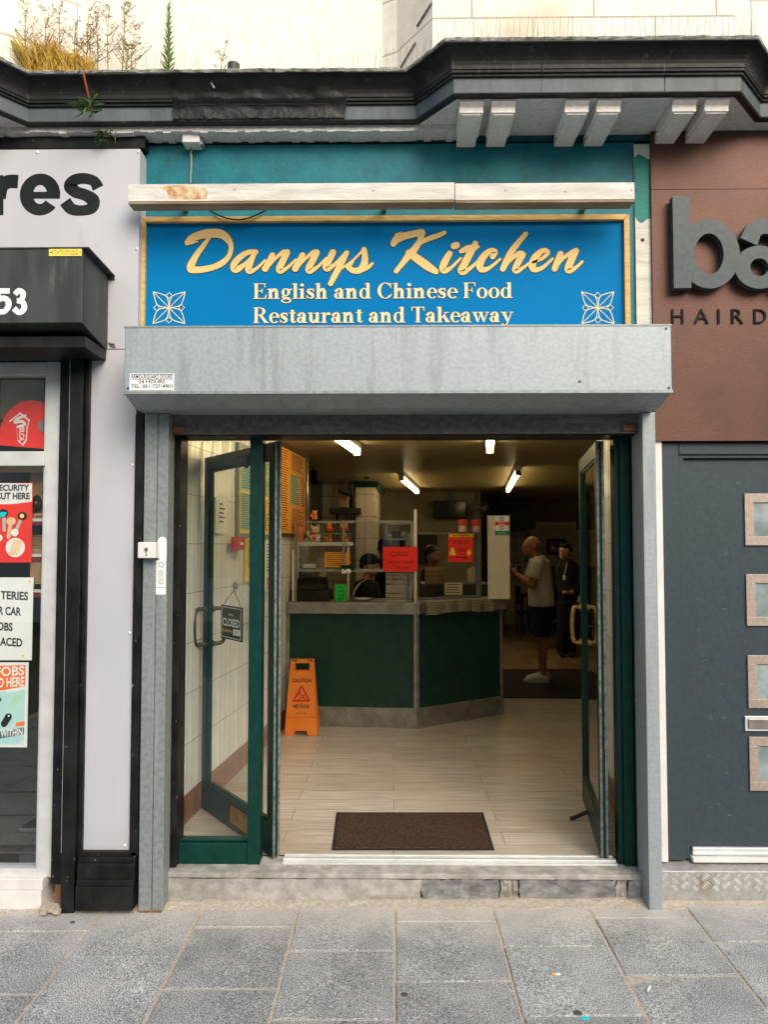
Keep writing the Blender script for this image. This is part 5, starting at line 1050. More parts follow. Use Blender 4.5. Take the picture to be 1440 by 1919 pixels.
def lining():
    prof = [(.104, .200)] + [(o + .003, z) for o, z in cove[::-1]] + [(.030, .108), (.022, .098), (.010, .088), (.008, .060), (.009, .035), (.010, .016)]
    x0, x1, nx = W(322, 180, -.12).x, W(648, 180, -.12).x, 90; m2 = MB(); vs = []; ph = [rnd.uniform(0, 6) for _ in range(6)]
    for i in range(nx + 1):
        x = x0 + (x1 - x0) * i / nx
        for j, (o, z) in enumerate(prof):
            wv = .002 * math.sin(x * 31 + z * 60 + ph[0]) + .0014 * math.sin(x * 57 - z * 190 + ph[1]) + .0016 * math.sin(z * 230 + x * 9 + ph[2]) + rnd.uniform(-.0006, .0006)
            e = rnd.uniform(-.006, .006) if i in (0, nx) else 0
            vs.append((x + e, -.09 - o - .004 - max(-.003, wv), SZ + z + (rnd.uniform(-.004, .003) if j == len(prof) - 1 else 0)))
    n = len(prof); m2.add(vs, [(i * n + j, i * n + j + 1, (i + 1) * n + j + 1, (i + 1) * n + j) for i in range(nx) for j in range(n - 1)])
    m2.build('torn_lining', mat('wrinkled_black_plastic', (.008, .009, .009), (.022, .024, .023), rough=.4, nscale=9, bump=.5, bscale=30, c3=(.22, .22, .20), s3=11, t3=.70, w3=.05), B, smooth=True)
lining()
# bird spikes
WIRE = mat('spike_wire', (.30, .28, .25), rough=.5, metal=.4)
strips = [((-2.05, -.19), (-1.86, -.12), 'spike strip on the left canted corner above the black cornice'), ((-1.35, -.12), (-1.0, -.12), 'spike strip beside the tall green weed'), ((-.40, -.12), (-.1, -.12), 'spike strip right of the black vent pipe'), ((-.1, -.12), (.10, -.14), 'spike strip at the foot of the canted bay wall'), ((.12, -.15), (.28, -.34), 'spike strip running up the slant of the bay cornice'),
          ((.30, -.35), (.74, -.35), 'first spike strip on the front bay, left of the chipped edge'), ((.75, -.35), (1.19, -.35), 'second spike strip on the front bay, above the chipped edge'), ((1.2, -.35), (1.66, -.35), 'third spike strip on the front bay, near its right corner'), ((1.70, -.35), (1.92, -.14), 'spike strip on the right canted corner of the bay')]
for (a, b, lb) in strips:
    n = max(4, int(math.hypot(b[0] - a[0], b[1] - a[1]) / .03)); t = thing('bird_spike_strip', lb, 'bird spikes', ((a[0] + b[0]) / 2, (a[1] + b[1]) / 2, ZT), 'bird spikes along the cornice')
    MB().tube([(*a, ZT + .004), (*b, ZT + .004)], .006, 4).build('base_strip', ALU, t); m2 = MB()
    for i in range(n + 1):
        k2 = i / n; x, y = a[0] + (b[0] - a[0]) * k2, a[1] + (b[1] - a[1]) * k2; full = rnd.uniform(.13, .15)
        m2.tube([(x, y, ZT), (x + rnd.uniform(-.006, .022), y + rnd.uniform(-.01, .01), ZT + full)], .0011, 3)
        if i % 2: m2.tube([(x, y, ZT), (x + rnd.uniform(-.03, .03), y - .03, ZT + .06)], .0009, 3)
    m2.build('pin', WIRE, t)

# ------------------------------------------------------------------ inside the takeaway
solo(MB().add([tuple(G(627, 1592) + Vector((0, 0, .001))), tuple(G(922, 1592) + Vector((0, 0, .001))), tuple(G(902, 1525) + Vector((0, 0, .001))), tuple(G(635, 1525) + Vector((0, 0, .001)))] + [tuple(G(a, b) + Vector((0, 0, .012))) for a, b in ((628, 1591), (921, 1591), (901, 1526), (636, 1526))], [(3, 2, 1, 0), (4, 5, 6, 7), (0, 1, 5, 4), (1, 2, 6, 5), (2, 3, 7, 6), (3, 0, 4, 7)]),
     'doormat', MATB, 'brown coir doormat with a black edge just inside the threshold', 'doormat')
dm = bpy.data.objects['doormat']; m2 = MB()
q = [G(a, b) + Vector((0, 0, .0)) for a, b in ((622, 1593.5), (927, 1593.5), (906, 1523.5), (631, 1523.5))]; m2.prism([(v.x, v.y) for v in q], 'z', FL + .001, FL + .006); m2.build('rubber_edge', RUBB, dm)
m2 = MB(); q = [G(a, b) for a, b in ((930, 1308), (1140, 1310), (1120, 1255), (930, 1255))]; m2.prism([(v.x, v.y) for v in q], 'z', FL + .001, FL + .010); solo(m2, 'black_mat', RUBB, 'long black rubber mat under the man in white trainers', 'mat')
# fluorescent lamps: the fitting, its tube and the light the tube gives
TUBE = emit('fluorescent_tube', (1.0, .78, .42), 10.5)
for (xa, ya, xb, yb, lb) in ((-.62, .75, -.335, 3.0, 'fluorescent lamp over the wet floor sign, nearest the door on the left'), (.60, .6, .868, 2.85, 'fluorescent lamp nearest the door on the right, above the pick up counter'), (.098, 5.75, .375, 8.2, 'fluorescent lamp behind the counter, right of the tiled pier'), (1.475, 5.0, 1.80, 7.95, 'fluorescent lamp hanging above the bald man')):
    t = thing('ceiling_lamp', lb, 'ceiling lamp', ((xa + xb) / 2, (ya + yb) / 2, CZ), 'fluorescent lamps on the shop ceiling')
    M = Matrix.Translation((xa, ya, 0)) @ Matrix.Rotation(math.atan2(yb - ya, xb - xa), 4, 'Z'); l = math.hypot(xb - xa, yb - ya)
    mb = MB(M); mb.box(0, l, -.04, .04, CZ - .045, CZ - .001); mb.build('fitting', WHITE, t, bevel=.004)
    mb = MB(M); mb.tube([(.0, 0, CZ - .075), (l, 0, CZ - .075)], .027, 12); mb.build('tube', TUBE, t, smooth=False)
    mb = MB(M)
    for u in (-.02, l - .01): mb.box(u, u + .03, -.034, .034, CZ - .105, CZ - .046)
    mb.build('end_cap', BLKM if xa > 1 else WHITE, t, bevel=.004)
# counter
A0, B0, C0 = Vector((-1.0, 3.143, 0)), Vector((.213, 3.05, 0)), Vector((1.085, 3.637, 0))
ZC = W(700, 1129, 3.08).z; ZK = W(690, 1325, 3.1).z; ZB = W(700, 1150, 3.08).z
CT = thing('counter', 'dark green serving counter with steel edges and kickplates', 'counter', (.1, 3.3, FL))
def seg(p, q): d = q - p; return Matrix.Translation(p) @ Matrix.Rotation(math.atan2(d.y, d.x), 4, 'Z'), d.length
M1, l1 = seg(A0, B0); M2, l2 = seg(B0, C0)
for M, l in ((M1, l1), (M2, l2)):
    mb = MB(M); mb.box(.03, l - .03, .012, .05, ZK, ZB); mb.build('front_panel', CGREEN, CT)
    mb = MB(M); mb.box(.012, l - .012, .006, .05, FL, ZK - .002); mb.box(.012, l - .012, .0, .012, ZK - .014, ZK); mb.build('kickplate', STEEL, CT, bevel=.002)
    for ua in (0, l - .029): mb = MB(M); mb.box(ua, ua + .029, .0, .04, FL, ZB); mb.build('corner_trim', STEEL, CT, bevel=.003)
mb = MB(M1); mb.box(-.04, l1 + .03, -.04, .62, ZB, ZC); mb.build('worktop', STEEL, CT, bevel=.004)
mb = MB(M2); mb.box(.035, l2 + .01, -.03, .55, ZB + .003, ZC - .003); mb.build('worktop', STEEL, CT, bevel=.004)
mb = MB(M2); mb.box(l2 - .03, l2, .05, .55, FL, ZB); mb.build('end_panel', CGREEN, CT)
# metallic cloth hanging over the pick up shelf
m2 = MB(M2); n = 40; vs = []
for i in range(n + 1):
    u = .07 + (l2 - .075) * i / n; wv = .008 * math.sin(i * .9) + rnd.uniform(-.002, .002)
    for v, z in ((.25, ZC + .006), (-.035 + wv * .3, ZC + .006 + wv * .3), (-.045 + wv, ZC - .03), (-.042 + wv * 1.4, ZC - .105 - .010 * math.sin(i * .23 + 1))): vs.append((u, v, z))
m2.add(vs, [(4 * i + k2, 4 * i + 4 + k2, 4 * i + 5 + k2, 4 * i + 1 + k2) for i in range(n) for k2 in range(3)])
MESHM = brick('woven_mesh', (.38, .34, .26), (.50, .45, .34), (.12, .10, .07), .022, .014, .003, rough=.5, bump=.6, axes='hz')
solo(m2, 'counter_cloth', MESHM, 'woven metallic cloth draped over the right edge of the counter', 'cloth')
def up(py, Y=3.2): return W(700, py, Y).z
SG1 = thing('sneeze_guard', 'steel framed sneeze guard over the left counter with a white post', 'sneeze guard', (-.4, 3.2, ZC))
za, zm, v0 = up(978), up(1069), .10
mb = MB(M1); mb.box(.05, l1 - .02, v0, v0 + .03, za - .012, za + .012); mb.box(.05, l1 - .02, v0, v0 + .03, zm - .014, zm + .014); mb.box(.05, .075, v0, v0 + .03, ZC, za); mb.box(l1 - .06, l1 - .03, v0, v0 + .03, zm, za - .012); mb.box(.42 * l1, .42 * l1 + .02, v0 + .002, v0 + .028, zm + .014, za - .012); mb.build('frame', STEEL, SG1, bevel=.002)
mb = MB(M1); mb.box(.076, l1 - .061, v0 + .012, v0 + .017, zm + .015, za - .013); mb.build('pane', GLASS, SG1)
mb = MB(M1); mb.box(l1 - .03, l1 - .002, v0 - .02, v0 + .012, ZC, up(955)); mb.build('post', WHITE, SG1, bevel=.002); mb = MB(M1); mb.box(0.03, .05, v0 - .01, v0 + .03, ZC, up(1030)); mb.build('post', WHITE, SG1, bevel=.002)
SG2 = thing('pickup_screen', 'glass screen in a metal frame over the right counter', 'screen', (.65, 3.5, ZC))
zs2, zs3 = up(999, 3.4), up(1122, 3.4); v0 = .16
mb = MB(M2); L2 = l2 * .87; mb.box(.0, L2, v0, v0 + .03, zs2 - .012, zs2 + .006); mb.box(.0, .022, v0, v0 + .03, ZC, zs2 - .012); mb.box(L2 - .05, L2, v0, v0 + .03, ZC, zs2 - .012); mb.box(.022, L2 - .05, v0, v0 + .03, ZC, ZC + .03); mb.box(.06, .085, v0 + .02, v0 + .05, ZC + .03, zs2 - .02, 1); mb.build('frame', [GALVD, WHITE], SG2, bevel=.002)
mb = MB(M2); mb.box(.022, L2 - .05, v0 + .01, v0 + .015, ZC + .03, zs2 - .012); mb.build('pane', GLASS, SG2)
# white post board with the no pets notice
zt9, z09 = up(966, 3.6), ZC
t = thing('white_post', 'tall white board post at the right end of the counter', 'post', (C0.x, C0.y, ZC)); Yp = 3.50
a, b, c2, d2 = rect(915, 966, 956, 1124, Yp); mb = MB(); mb.box(a, b, Yp, Yp + .05, ZC + .002, d2); mb.build('board', PALEWALL, t, bevel=.003)
r = rect(928, 968, 954, 1003, Yp - .002); m2 = MB(); y = Yp - .004; m2.box(r[0], r[1], y, Yp - .0005, r[2], r[3], 0); H = r[3] - r[2]; cx = (r[0] + r[1]) / 2
for zz, mm in ((.86, 1), (.40, 1)): m2.ring(cx, r[2] + zz * H, .019, .019, .005, .005, y, 0, 360, mm, .0005); m2.ribbon([(cx - .012, r[2] + zz * H + .012, .004), (cx + .012, r[2] + zz * H - .012, .004)], y, mm, .0005, 0, 0)
m2.flat([(r[0], r[2] + .52 * H), (r[1], r[2] + .52 * H), (r[1], r[2] + .73 * H), (r[0], r[2] + .73 * H)], y, 2, .0005); m2.flat([(r[0], r[2]), (r[1], r[2]), (r[1], r[2] + .24 * H), (r[0], r[2] + .24 * H)], y, 3, .0005)
m2.text('No pets', cx - .035, cx + .035, r[2] + .635 * H, r[2] + .70 * H, y - .002, 0, .02); m2.text('allowed', cx - .035, cx + .035, r[2] + .545 * H, r[2] + .61 * H, y - .002, 0, .02); m2.text('Guide dogs', cx - .04, cx + .04, r[2] + .13 * H, r[2] + .19 * H, y - .002, 0, .01); m2.text('are welcome', cx - .045, cx + .045, r[2] + .04 * H, r[2] + .10 * H, y - .002, 0, .01)
solo(m2, 'pets_notice', [WPAP, INK, REDP, mat('notice_green', (.0, .22, .12))], 'white notice with a red No pets allowed band and a green band', 'notice')
# wet floor sign
Yw = 2.98; r = rect(537, 1232, 597, 1363, Yw); ws = thing('wet_floor_sign', 'orange folding CAUTION WET FLOOR sign leaning by the counter', 'floor sign', ((r[0] + r[1]) / 2, 2.9, FL)); zf0, zf1 = FL, r[3]
Hs = zf1 - zf0; cxs = (r[0] + r[1]) / 2 + .01
def panelsign(name, ybot, ytop, sgn, graphics):
    sh = Matrix.Identity(4); sh[1][2] = (ytop - ybot) / Hs; Mx = Matrix.Translation((0, ybot, zf0)) @ sh; mb = MB(Mx)
    bw, tw, t = .145, .105, .02
    def hw(v): return bw + (tw - bw) * v / Hs
    def strip(v0, v1, u0a, u1a, u0b, u1b): mb.add([(cxs + u0a, 0, v0), (cxs + u1a, 0, v0), (cxs + u1b, 0, v1), (cxs + u0b, 0, v1), (cxs + u0a, t, v0), (cxs + u1a, t, v0), (cxs + u1b, t, v1), (cxs + u0b, t, v1)], [(0, 1, 2, 3), (7, 6, 5, 4), (0, 4, 5, 1), (1, 5, 6, 2), (2, 6, 7, 3), (3, 7, 4, 0)])
    h1, h2, h3 = .04, Hs - .10, Hs - .035
    strip(0, h1, -hw(0), -hw(0) + .085, -hw(h1), -hw(h1) + .095); strip(0, h1, hw(0) - .085, hw(0), hw(h1) - .095, hw(h1))
    strip(h1, h2, -hw(h1), hw(h1), -hw(h2), hw(h2)); strip(h2, h3, -hw(h2), -.062, -hw(h3), -.066); strip(h2, h3, .062, hw(h2), .066, hw(h3)); strip(h3, Hs, -hw(h3), hw(h3), -hw(Hs), hw(Hs))
    mb.build(name, ORANGE, ws, bevel=.003)
    if graphics:
        g = MB(Mx); yy = -.0005
        g.text('CAUTION', cxs - .085, cxs + .085, Hs * .69, Hs * .745, yy, 0, .025); g.text('WET FLOOR', cxs - .075, cxs + .075, Hs * .355, Hs * .405, yy, 0, .035); g.text('cleaning', cxs - .045, cxs + .045, Hs * .275, Hs * .30, yy, 0)
        tri = [(cxs - .072, Hs * .45), (cxs + .072, Hs * .45), (cxs, Hs * .645)]
        g.ribbon([(*tri[0], .014), (*tri[1], .014)], yy, 1, .0006, 0, 0); g.ribbon([(*tri[1], .014), (*tri[2], .014)], yy, 1, .0006, 0, 0); g.ribbon([(*tri[2], .014), (*tri[0], .014)], yy, 1, .0006, 0, 0)
        g.disc(cxs - .018, Hs * .565, .009, yy, 1); 
        for st in ([(-.016, .545), (.006, .515), (.016, .49)], [(.004, .52), (.028, .53)], [(.012, .5), (.034, .475), (.045, .465)], [(.012, .495), (-.012, .48), (-.03, .463)], [(-.012, .545), (-.034, .53)]): g.ribbon([(cxs + a, Hs * b, .009) for a, b in st], yy, 1, .0006, 0, 0)
        g.ribbon([(cxs - .13, Hs * .235, .003), (cxs + .13, Hs * .235, .003)], yy, 1, .0006, 0, 0); g.build('lettering', [INK, mat('sign_red', (.42, .01, .012))], ws)
        k2 = MB(Mx)
        for sg in (1, -1):
            for q in (.058, .082): k2.box(cxs + sg * q - .006, cxs + sg * q + .006, -.002, .004, Hs - .02, Hs + .002)
        k2.build('hinge', INK, ws)
panelsign('front_board', Yw - .20, Yw - .10, 1, True); panelsign('rear_board', Yw + .02, Yw - .075, -1, False)
# papers on the counter screens
HAND = INK
def sheet(name, px0, py0, px1, py1, Y, label, mats, fn, cat='notice'):
    a, b, c, d = rect(px0, py0, px1, py1, Y); m2 = MB(); m2.box(a, b, Y, Y + .003, c, d, 0); fn(m2, a, b, c, d, Y); return solo(m2, name, mats, label, cat)
def f_order(m, a, b, c, d, y):
    w_, h = b - a, d - c; m.ribbon([(a + .28 * w_, c + .76 * h, .006), (a + .72 * w_, c + .76 * h, .006), (a + .72 * w_, c + .66 * h, .006), (a + .28 * w_, c + .66 * h, .006)], y, 1, .0006, 0, 0); m.ribbon([(a + .30 * w_, c + .83 * h, .006), (a + .17 * w_, c + .71 * h, .006), (a + .30 * w_, c + .59 * h, .006)], y, 1, .0006, 0, 0)
    m.text('PLEASE ORDER', a + .16 * w_, a + .9 * w_, c + .32 * h, c + .44 * h, y, 1); m.text('THIS WAY', a + .28 * w_, a + .78 * w_, c + .10 * h, c + .21 * h, y, 1)
sheet('order_notice', 718, 1025, 783, 1071, 3.07, 'red notice with an arrow reading PLEASE ORDER THIS WAY', [REDP, INK], f_order)
def f_pick(m, a, b, c, d, y):
    w_, h = b - a, d - c; m.text('PICK UP', a + .18 * w_, a + .86 * w_, c + .73 * h, c + .90 * h, y, 1); m.text('HERE', a + .36 * w_, a + .74 * w_, c + .42 * h, c + .57 * h, y, 1)
    m.flat([(a + .05 * w_, c + .28 * h), (a + .32 * w_, c + .28 * h), (a + .22 * w_, c + .60 * h), (a + .14 * w_, c + .60 * h)], y, 2); m.disc(a + .84 * w_, c + .38 * h, .02, y, 2, .026)
    m.ribbon([(a + .3 * w_, c + .2 * h, .008), (a + .68 * w_, c + .18 * h, .008)], y, 1, .0006, 0, 0); m.flat([(a + .64 * w_, c + .12 * h), (a + .76 * w_, c + .18 * h), (a + .64 * w_, c + .25 * h)], y, 1)
sheet('pickup_notice', 840, 1008, 887, 1053, 3.40, 'red notice with an arrow reading PICK UP HERE', [REDP, INK, YELP], f_pick)
def lines(n, mi, x0=.08, x1=.92):
    def fn(m, a, b, c, d, y):
        for i in range(n):
            z = d - (d - c) * (i + .9) / (n + .8); e = a + (b - a) * (x1 - rnd.uniform(0, .12)); m.flat([(a + (b - a) * x0, z), (e, z), (e, z + (d - c) * .25 / n), (a + (b - a) * x0, z + (d - c) * .25 / n)], y, mi, .0006)
    return fn
sheet('orange_strip', 842, 1000, 888, 1007, 3.395, 'narrow orange strip of print above the PICK UP HERE notice', [ORP, INK], lambda m, a, b, c, d, y: m.text('PLEASE PAY WHEN ORDERING', a + .03, b - .03, c + .012, d - .012, y, 1, .02))
sheet('orange_notice', 609, 1035, 656, 1063, 3.27, 'orange printed notice on the glass under the figurine shelf', [ORP, INK], lines(7, 1))
def f_tips(m, a, b, c, d, y):
    w_, h = b - a, d - c
    for tt, q in (('NO', .78), ('CARD', .54), ('TIPS', .30), ('OK', .1)): m.text(tt, a + .2 * w_, a + .8 * w_, c + q * h, c + (q + .14) * h, y, 1)
sheet('green_notice', 628, 1095, 650, 1128, 3.22, 'bright green handwritten card standing beside the black till', [GRNP, INK], f_tips)
sheet('price_sheet', 834, 1092, 867, 1115, 3.62, 'cream handwritten sheet behind the pick up screen', [mat('cream_paper', (.72, .64, .46)), INK], lines(4, 1))
# till, plate, baskets, flowers
r = rect(543, 1083, 622, 1129, 3.25); t = thing('cash_register', 'bulky black cash register on the left counter', 'cash register', ((r[0] + r[1]) / 2, 3.4, ZC))
mb = MB(); mb.box(r[0], r[1] - .02, 3.24, 3.58, ZC, ZC + .10); mb.build('drawer', BLACK, t, bevel=.006); mb = MB(); mb.prism([(3.26, ZC + .101), (3.26, ZC + .15), (3.36, r[3] - .01), (3.56, r[3]), (3.56, ZC + .101)], 'x', r[0] + .06, r[1] - .06); mb.build('keyboard_housing', BLACK, t, bevel=.008)
mb = MB(); mb.box(r[0] + .07, r[0] + .2, 3.38, 3.41, r[3] + .0, r[3] + .03); mb.build('display', BLKM, t)
p = W(680, 1124, 3.3); m2 = MB(); m2.lathe((p.x, 3.3, ZC + .001), [(.03, 0), (.05, .004), (.088, .024), (.085, .027), (.05, .010), (.0, .010)], 24); solo(m2, 'plate', WHITE, 'white plate on the counter before the capped cook', 'plate', smooth=True)
BSK = mat('grey_basket_plastic', (.42, .40, .36), (.48, .46, .42))
for i, (y0, y1, lb) in enumerate(((1102, 1128, 'lower grey lattice basket on the counter under the red order notice'), (1075, 1101, 'upper lattice basket stacked on the grey basket'))):
    r = rect(725, y0, 770, y1, 3.22); m2 = MB(); z0 = ZC + .001 if i == 0 else r[2]; z1 = r[3]
    for face in ('f', 'b', 'l', 'r'):
        for k2 in range(10):
            q = k2 / 9
            if face in 'fb': y = 3.20 if face == 'f' else 3.42; x = r[0] + (r[1] - r[0]) * q; m2.box(x - .005, x + .005, y, y + .004, z0, z1)
            else: x = r[0] - .004 if face == 'l' else r[1]; y = 3.2 + .22 * q; m2.box(x, x + .004, y - .005, y + .005, z0, z1)
    for zz in (z0, z0 + (z1 - z0) * .36, z0 + (z1 - z0) * .68, z1 - .014): 
        m2.box(r[0] - .006, r[1] + .006, 3.196, 3.1995, zz, zz + .012); m2.box(r[0] - .006, r[1] + .006, 3.4245, 3.428, zz, zz + .012); m2.box(r[0] - .0085, r[0] - .0045, 3.196, 3.428, zz, zz + .012); m2.box(r[1] + .0045, r[1] + .0085, 3.196, 3.428, zz, zz + .012)
    m2.box(r[0], r[1], 3.205, 3.42, z0, z0 + .006); solo(m2, 'basket', BSK, lb, 'basket', 'stacked baskets on the counter')
p = W(650, 1068, 3.15); t = thing('flower_bunch', 'bunch of green leaves and white flowers fixed to the sneeze guard', 'flowers', p); m2 = MB(); m3 = MB()
for i in range(46):
    a = rnd.uniform(-.5, 3.64); leafq(m2, Vector((p.x + rnd.uniform(-.04, .04), 3.13 + rnd.uniform(-.03, .02), p.z + rnd.uniform(-.01, .03))), (math.cos(a), -.5, math.sin(a) * .7), rnd.uniform(.04, .07), .035)
for i in range(16): m3.ball((p.x + rnd.uniform(-.035, .04), 3.09 + rnd.uniform(-.01, .01), p.z - .01 + rnd.uniform(-.02, .015)), .011, nu=7, nv=5)
m2.build('leaf', mat('deep_green_leaf', (.01, .06, .035), (.02, .10, .05)), t); m3.build('blossom', WPAP, t)
# figurine shelf
r = rect(553, 1016, 661, 1023, 3.45); t = thing('white_shelf', 'white shelf of orange figurines behind the sneeze guard', 'shelf', ((r[0] + r[1]) / 2, 3.5, r[2])); ZS = r[3]
mb = MB(); mb.box(r[0], r[1], 3.42, 3.72, r[2], r[3]); mb.build('board', WHITE, t, bevel=.002); mb = MB(); mb.box(r[1] - .05, r[1] - .03, 3.43, 3.45, ZC, r[2]); mb.box(r[0] + .02, r[0] + .04, 3.43, 3.45, ZC, r[2]); mb.build('leg', WHITE, t)
CATW = mat('cream_glaze', (.72, .60, .40), (.80, .68, .48), rough=.3); CATR = mat('red_glaze', (.50, .05, .03), rough=.3); CATO = mat('orange_glaze', (.85, .22, .03), (.95, .40, .08), rough=.3, nscale=30)
def cat(px, s, label, c0, Y=3.5, z=None):
    x = W(px, 1000, Y).x; z = (ZS if z is None else z) + .001; m2 = MB(); Mx = Matrix.Translation((x, Y, z)) @ Matrix.Scale(s, 4); m2.M = Mx
    m2.lathe((0, 0, 0), [(.055, 0), (.064, .02), (.060, .05), (.046, .085), (.036, .10)], 14); m2.ball((0, -.005, .135), .055, .046, .048)
    for sg in (1, -1):
        m2.add([(sg * .052, 0, .155), (sg * .015, -.01, .178), (sg * .05, -.005, .212), (sg * .035, .02, .165)], [(0, 1, 2), (0, 2, 3), (1, 3, 2), (0, 3, 1)]); m2.ball((sg * .035, -.04, .014), .02, .024, .014)
    m2.tube([(-.05, -.01, .06, .018), (-.075, -.03, .085, .017), (-.072, -.035, .125, .019)], n=8); m2.tube([(.05, -.01, .075, .016), (.045, -.045, .06, .016)], n=8)
    o = solo(m2, 'lucky_cat', c0, label, 'figurine', 'orange and cream figurines on the shelf', origin=(x, Y, z), smooth=True)
    m3 = MB(Mx)
    for sg in (1, -1): m3.tube([(sg * .034, -.046, .138), (sg * .024, -.050, .145), (sg * .014, -.051, .139)], .0028, 5)
    m3.tube([(-.014, -.052, .118), (0, -.053, .112), (.014, -.052, .118)], .0025, 5); m3.build('face_marks', INK, o)
    m3 = MB(Mx); m3.tube([(.046 * math.cos(R_(a)), -.003 + .042 * math.sin(R_(a)), .097) for a in range(180, 361, 20)], .006, 6); m3.ball((0, -.05, .088), .011); m3.prism([(-.026, .02), (.026, .02), (.022, .065), (-.022, .065)], 'y', -.066, -.055); m3.build('bib', CATR, o)
cat(590, .86, 'large cream waving cat figurine in the middle of the white shelf', CATW)
cat(618, .42, 'small orange cat figurine right of the large cream cat', CATO); cat(648, .44, 'small orange cat figurine at the right end of the white shelf', CATO)
zz = up(976, 3.2) + .012
cat(590, .42, 'little red and orange cat figurine on top of the sneeze guard', CATO, 3.17, zz)
def pot(px, y0, y1, label, mats, Y=3.5):
    r = rect(px - 9, y0, px + 9, y1, Y); x = (r[0] + r[1]) / 2; w_ = (r[1] - r[0]) / 2; m2 = MB(); h = r[3] - r[2]
    m2.lathe((x, Y, r[2]), [(w_ * .7, 0), (w_ * .85, h * .5), (w_ * .8, h * .52)], 14, 1)
    for i in range(14): m2.ball((x + rnd.uniform(-.6, .6) * w_, Y + rnd.uniform(-.4, .4) * w_, r[2] + h * rnd.uniform(.5, .92)), w_ * .3, m=0, nu=7, nv=5)
    return solo(m2, 'flower_pot', mats, label, 'flower pot', 'pots of orange flowers on the shelf', smooth=True)
ts = rect(606, 999, 658, 1001, 3.55); tr2 = thing('glass_tier', 'clear upper tier of the figurine shelf', 'shelf', ((ts[0] + ts[1]) / 2, 3.55, ts[2])); mb = MB(); mb.box(ts[0], ts[1], 3.47, 3.66, ts[2], ts[3]); mb.build('board', mat('green_tray', (.12, .30, .04)), tr2); mb = MB()
for x in (ts[0] + .01, ts[1] - .01): mb.box(x - .004, x + .004, 3.60, 3.61, ZS, ts[2])
mb.build('leg', ALU, tr2)
pot(618, 981, 998.5, 'orange flower pot on the upper tier, left one', [CATO, CATR], 3.55); pot(645, 981, 998.5, 'orange flower pot on the upper tier, right one', [CATO, CATR], 3.55)
x = W(560, 1000, 3.5).x; m2 = MB(); m2.lathe((x, 3.5, ZS + .001), [(.045, 0), (.05, .01), (.05, .14), (.042, .155)], 16); m2.lathe((x, 3.5, ZS + .156), [(.045, 0), (.045, .02), (.0, .025)], 16, 1); solo(m2, 'sweet_jar', [mat('orange_sweets', (.60, .12, .02), (.90, .35, .08), nscale=70, rough=.3), REDP], 'jar packed with orange sweets at the left end of the shelf', 'jar', smooth=True)
for px, lb in ((868, 'red lidded jar on the pick up screen, left of the pair'), (893, 'red lidded jar on the pick up screen, nearest the white post')):
    Yj = M2 @ Vector((.3 if px == 868 else .47, .17, 0)); x = W(px, 990, Yj.y).x; z = zs2 + .008; t = thing('glass_jar', lb, 'jar', (x, Yj.y, z), 'red lidded jars'); m2 = MB(); m2.lathe((x, Yj.y, z), [(.038, 0), (.043, .01), (.043, .055), (.036, .065)], 16); m2.build('body', mat('pale_sweets', (.5, .4, .34), (.62, .3, .25), nscale=80, rough=.15), t, smooth=True); m2 = MB(); m2.lathe((x, Yj.y, z + .066), [(.046, 0), (.046, .05), (.04, .056), (.0, .056)], 16); m2.build('lid', CATR, t)
x = W(887, 1080, 4.0).x; z = W(887, 1092, 4.0).z; m2 = MB(); m2.lathe((x, 4.0, z), [(.052, 0), (.060, .01), (.066, .13), (.058, .15), (.02, .155), (.018, .175), (.0, .178)], 18); solo(m2, 'white_tub', PALEWALL, 'rounded white tub behind the pick up screen', 'tub', smooth=True)
r = rect(797, 1062, 830, 1094, 4.2)
for i in range(4):
    z0 = r[2] + (r[3] - r[2]) * i / 4; m2 = MB(); m2.box(r[0], r[1], 4.1, 4.3, z0, z0 + (r[3] - r[2]) / 4 - .004); m2.box(r[0] - .004, r[1] + .004, 4.096, 4.304, z0 + (r[3] - r[2]) * .17, z0 + (r[3] - r[2]) / 4 - .006); solo(m2, 'takeaway_box', CARD, ('bottom', 'second lowest', 'second highest', 'top')[i] + ' card box of the stack before the dark haired cook', 'box', 'stacked takeaway boxes', bevel=.002)
r2_ = rect(790, 1094, 905, 1129, 4.0); m2 = MB().box(r2_[0], r2_[1] + .08, 3.95, 4.6, FL, W(840, 1094, 4.0).z - .002); solo(m2, 'prep_bench', BLKM, 'dark steel bench behind the pick up screen', 'bench', bevel=.004)
m2 = MB(); r = rect(548, 1058, 565, 1063, 3.6); p = W(558, 1060, 3.6)
for i in range(9): a = rnd.uniform(.7, 2.4); m2.tube([(p.x + rnd.uniform(-.02, .02), 3.6, p.z - .05), (p.x + math.cos(a) * .07, 3.6 + rnd.uniform(-.03, .03), p.z + .08 * math.sin(a))], .005, 5)
m2.lathe((p.x, 3.6, ZC), [(.035, 0), (.045, p.z - .05 - ZC + .02)], 12); solo(m2, 'utensil_pot', BLKM, 'dark pot of utensils beside the sneeze guard left end', 'pot')
r = rect(569, 1057, 592, 1064, 3.6); m2 = MB().box(r[0], r[1], 3.55, 3.75, r[2], r[3]); m2.box(r[0], r[1], 3.56, 3.74, ZC, r[2] - .003, 1); solo(m2, 'white_carton', [WPAP, DARKWALL], 'small white carton on a box left of the orange notice', 'carton', bevel=.002)
m2 = MB(); p = W(603, 1050, 3.7); m2.ball((p.x, 3.72, p.z - .01), .075, .05, .055); m2.lathe((p.x, 3.72, ZC), [(.05, 0), (.05, p.z - .06 - ZC)], 12); solo(m2, 'paper_bag', mat('tan_bag', (.50, .38, .20), (.56, .44, .25)), 'rounded tan bag behind the orange notice', 'bag', smooth=True)
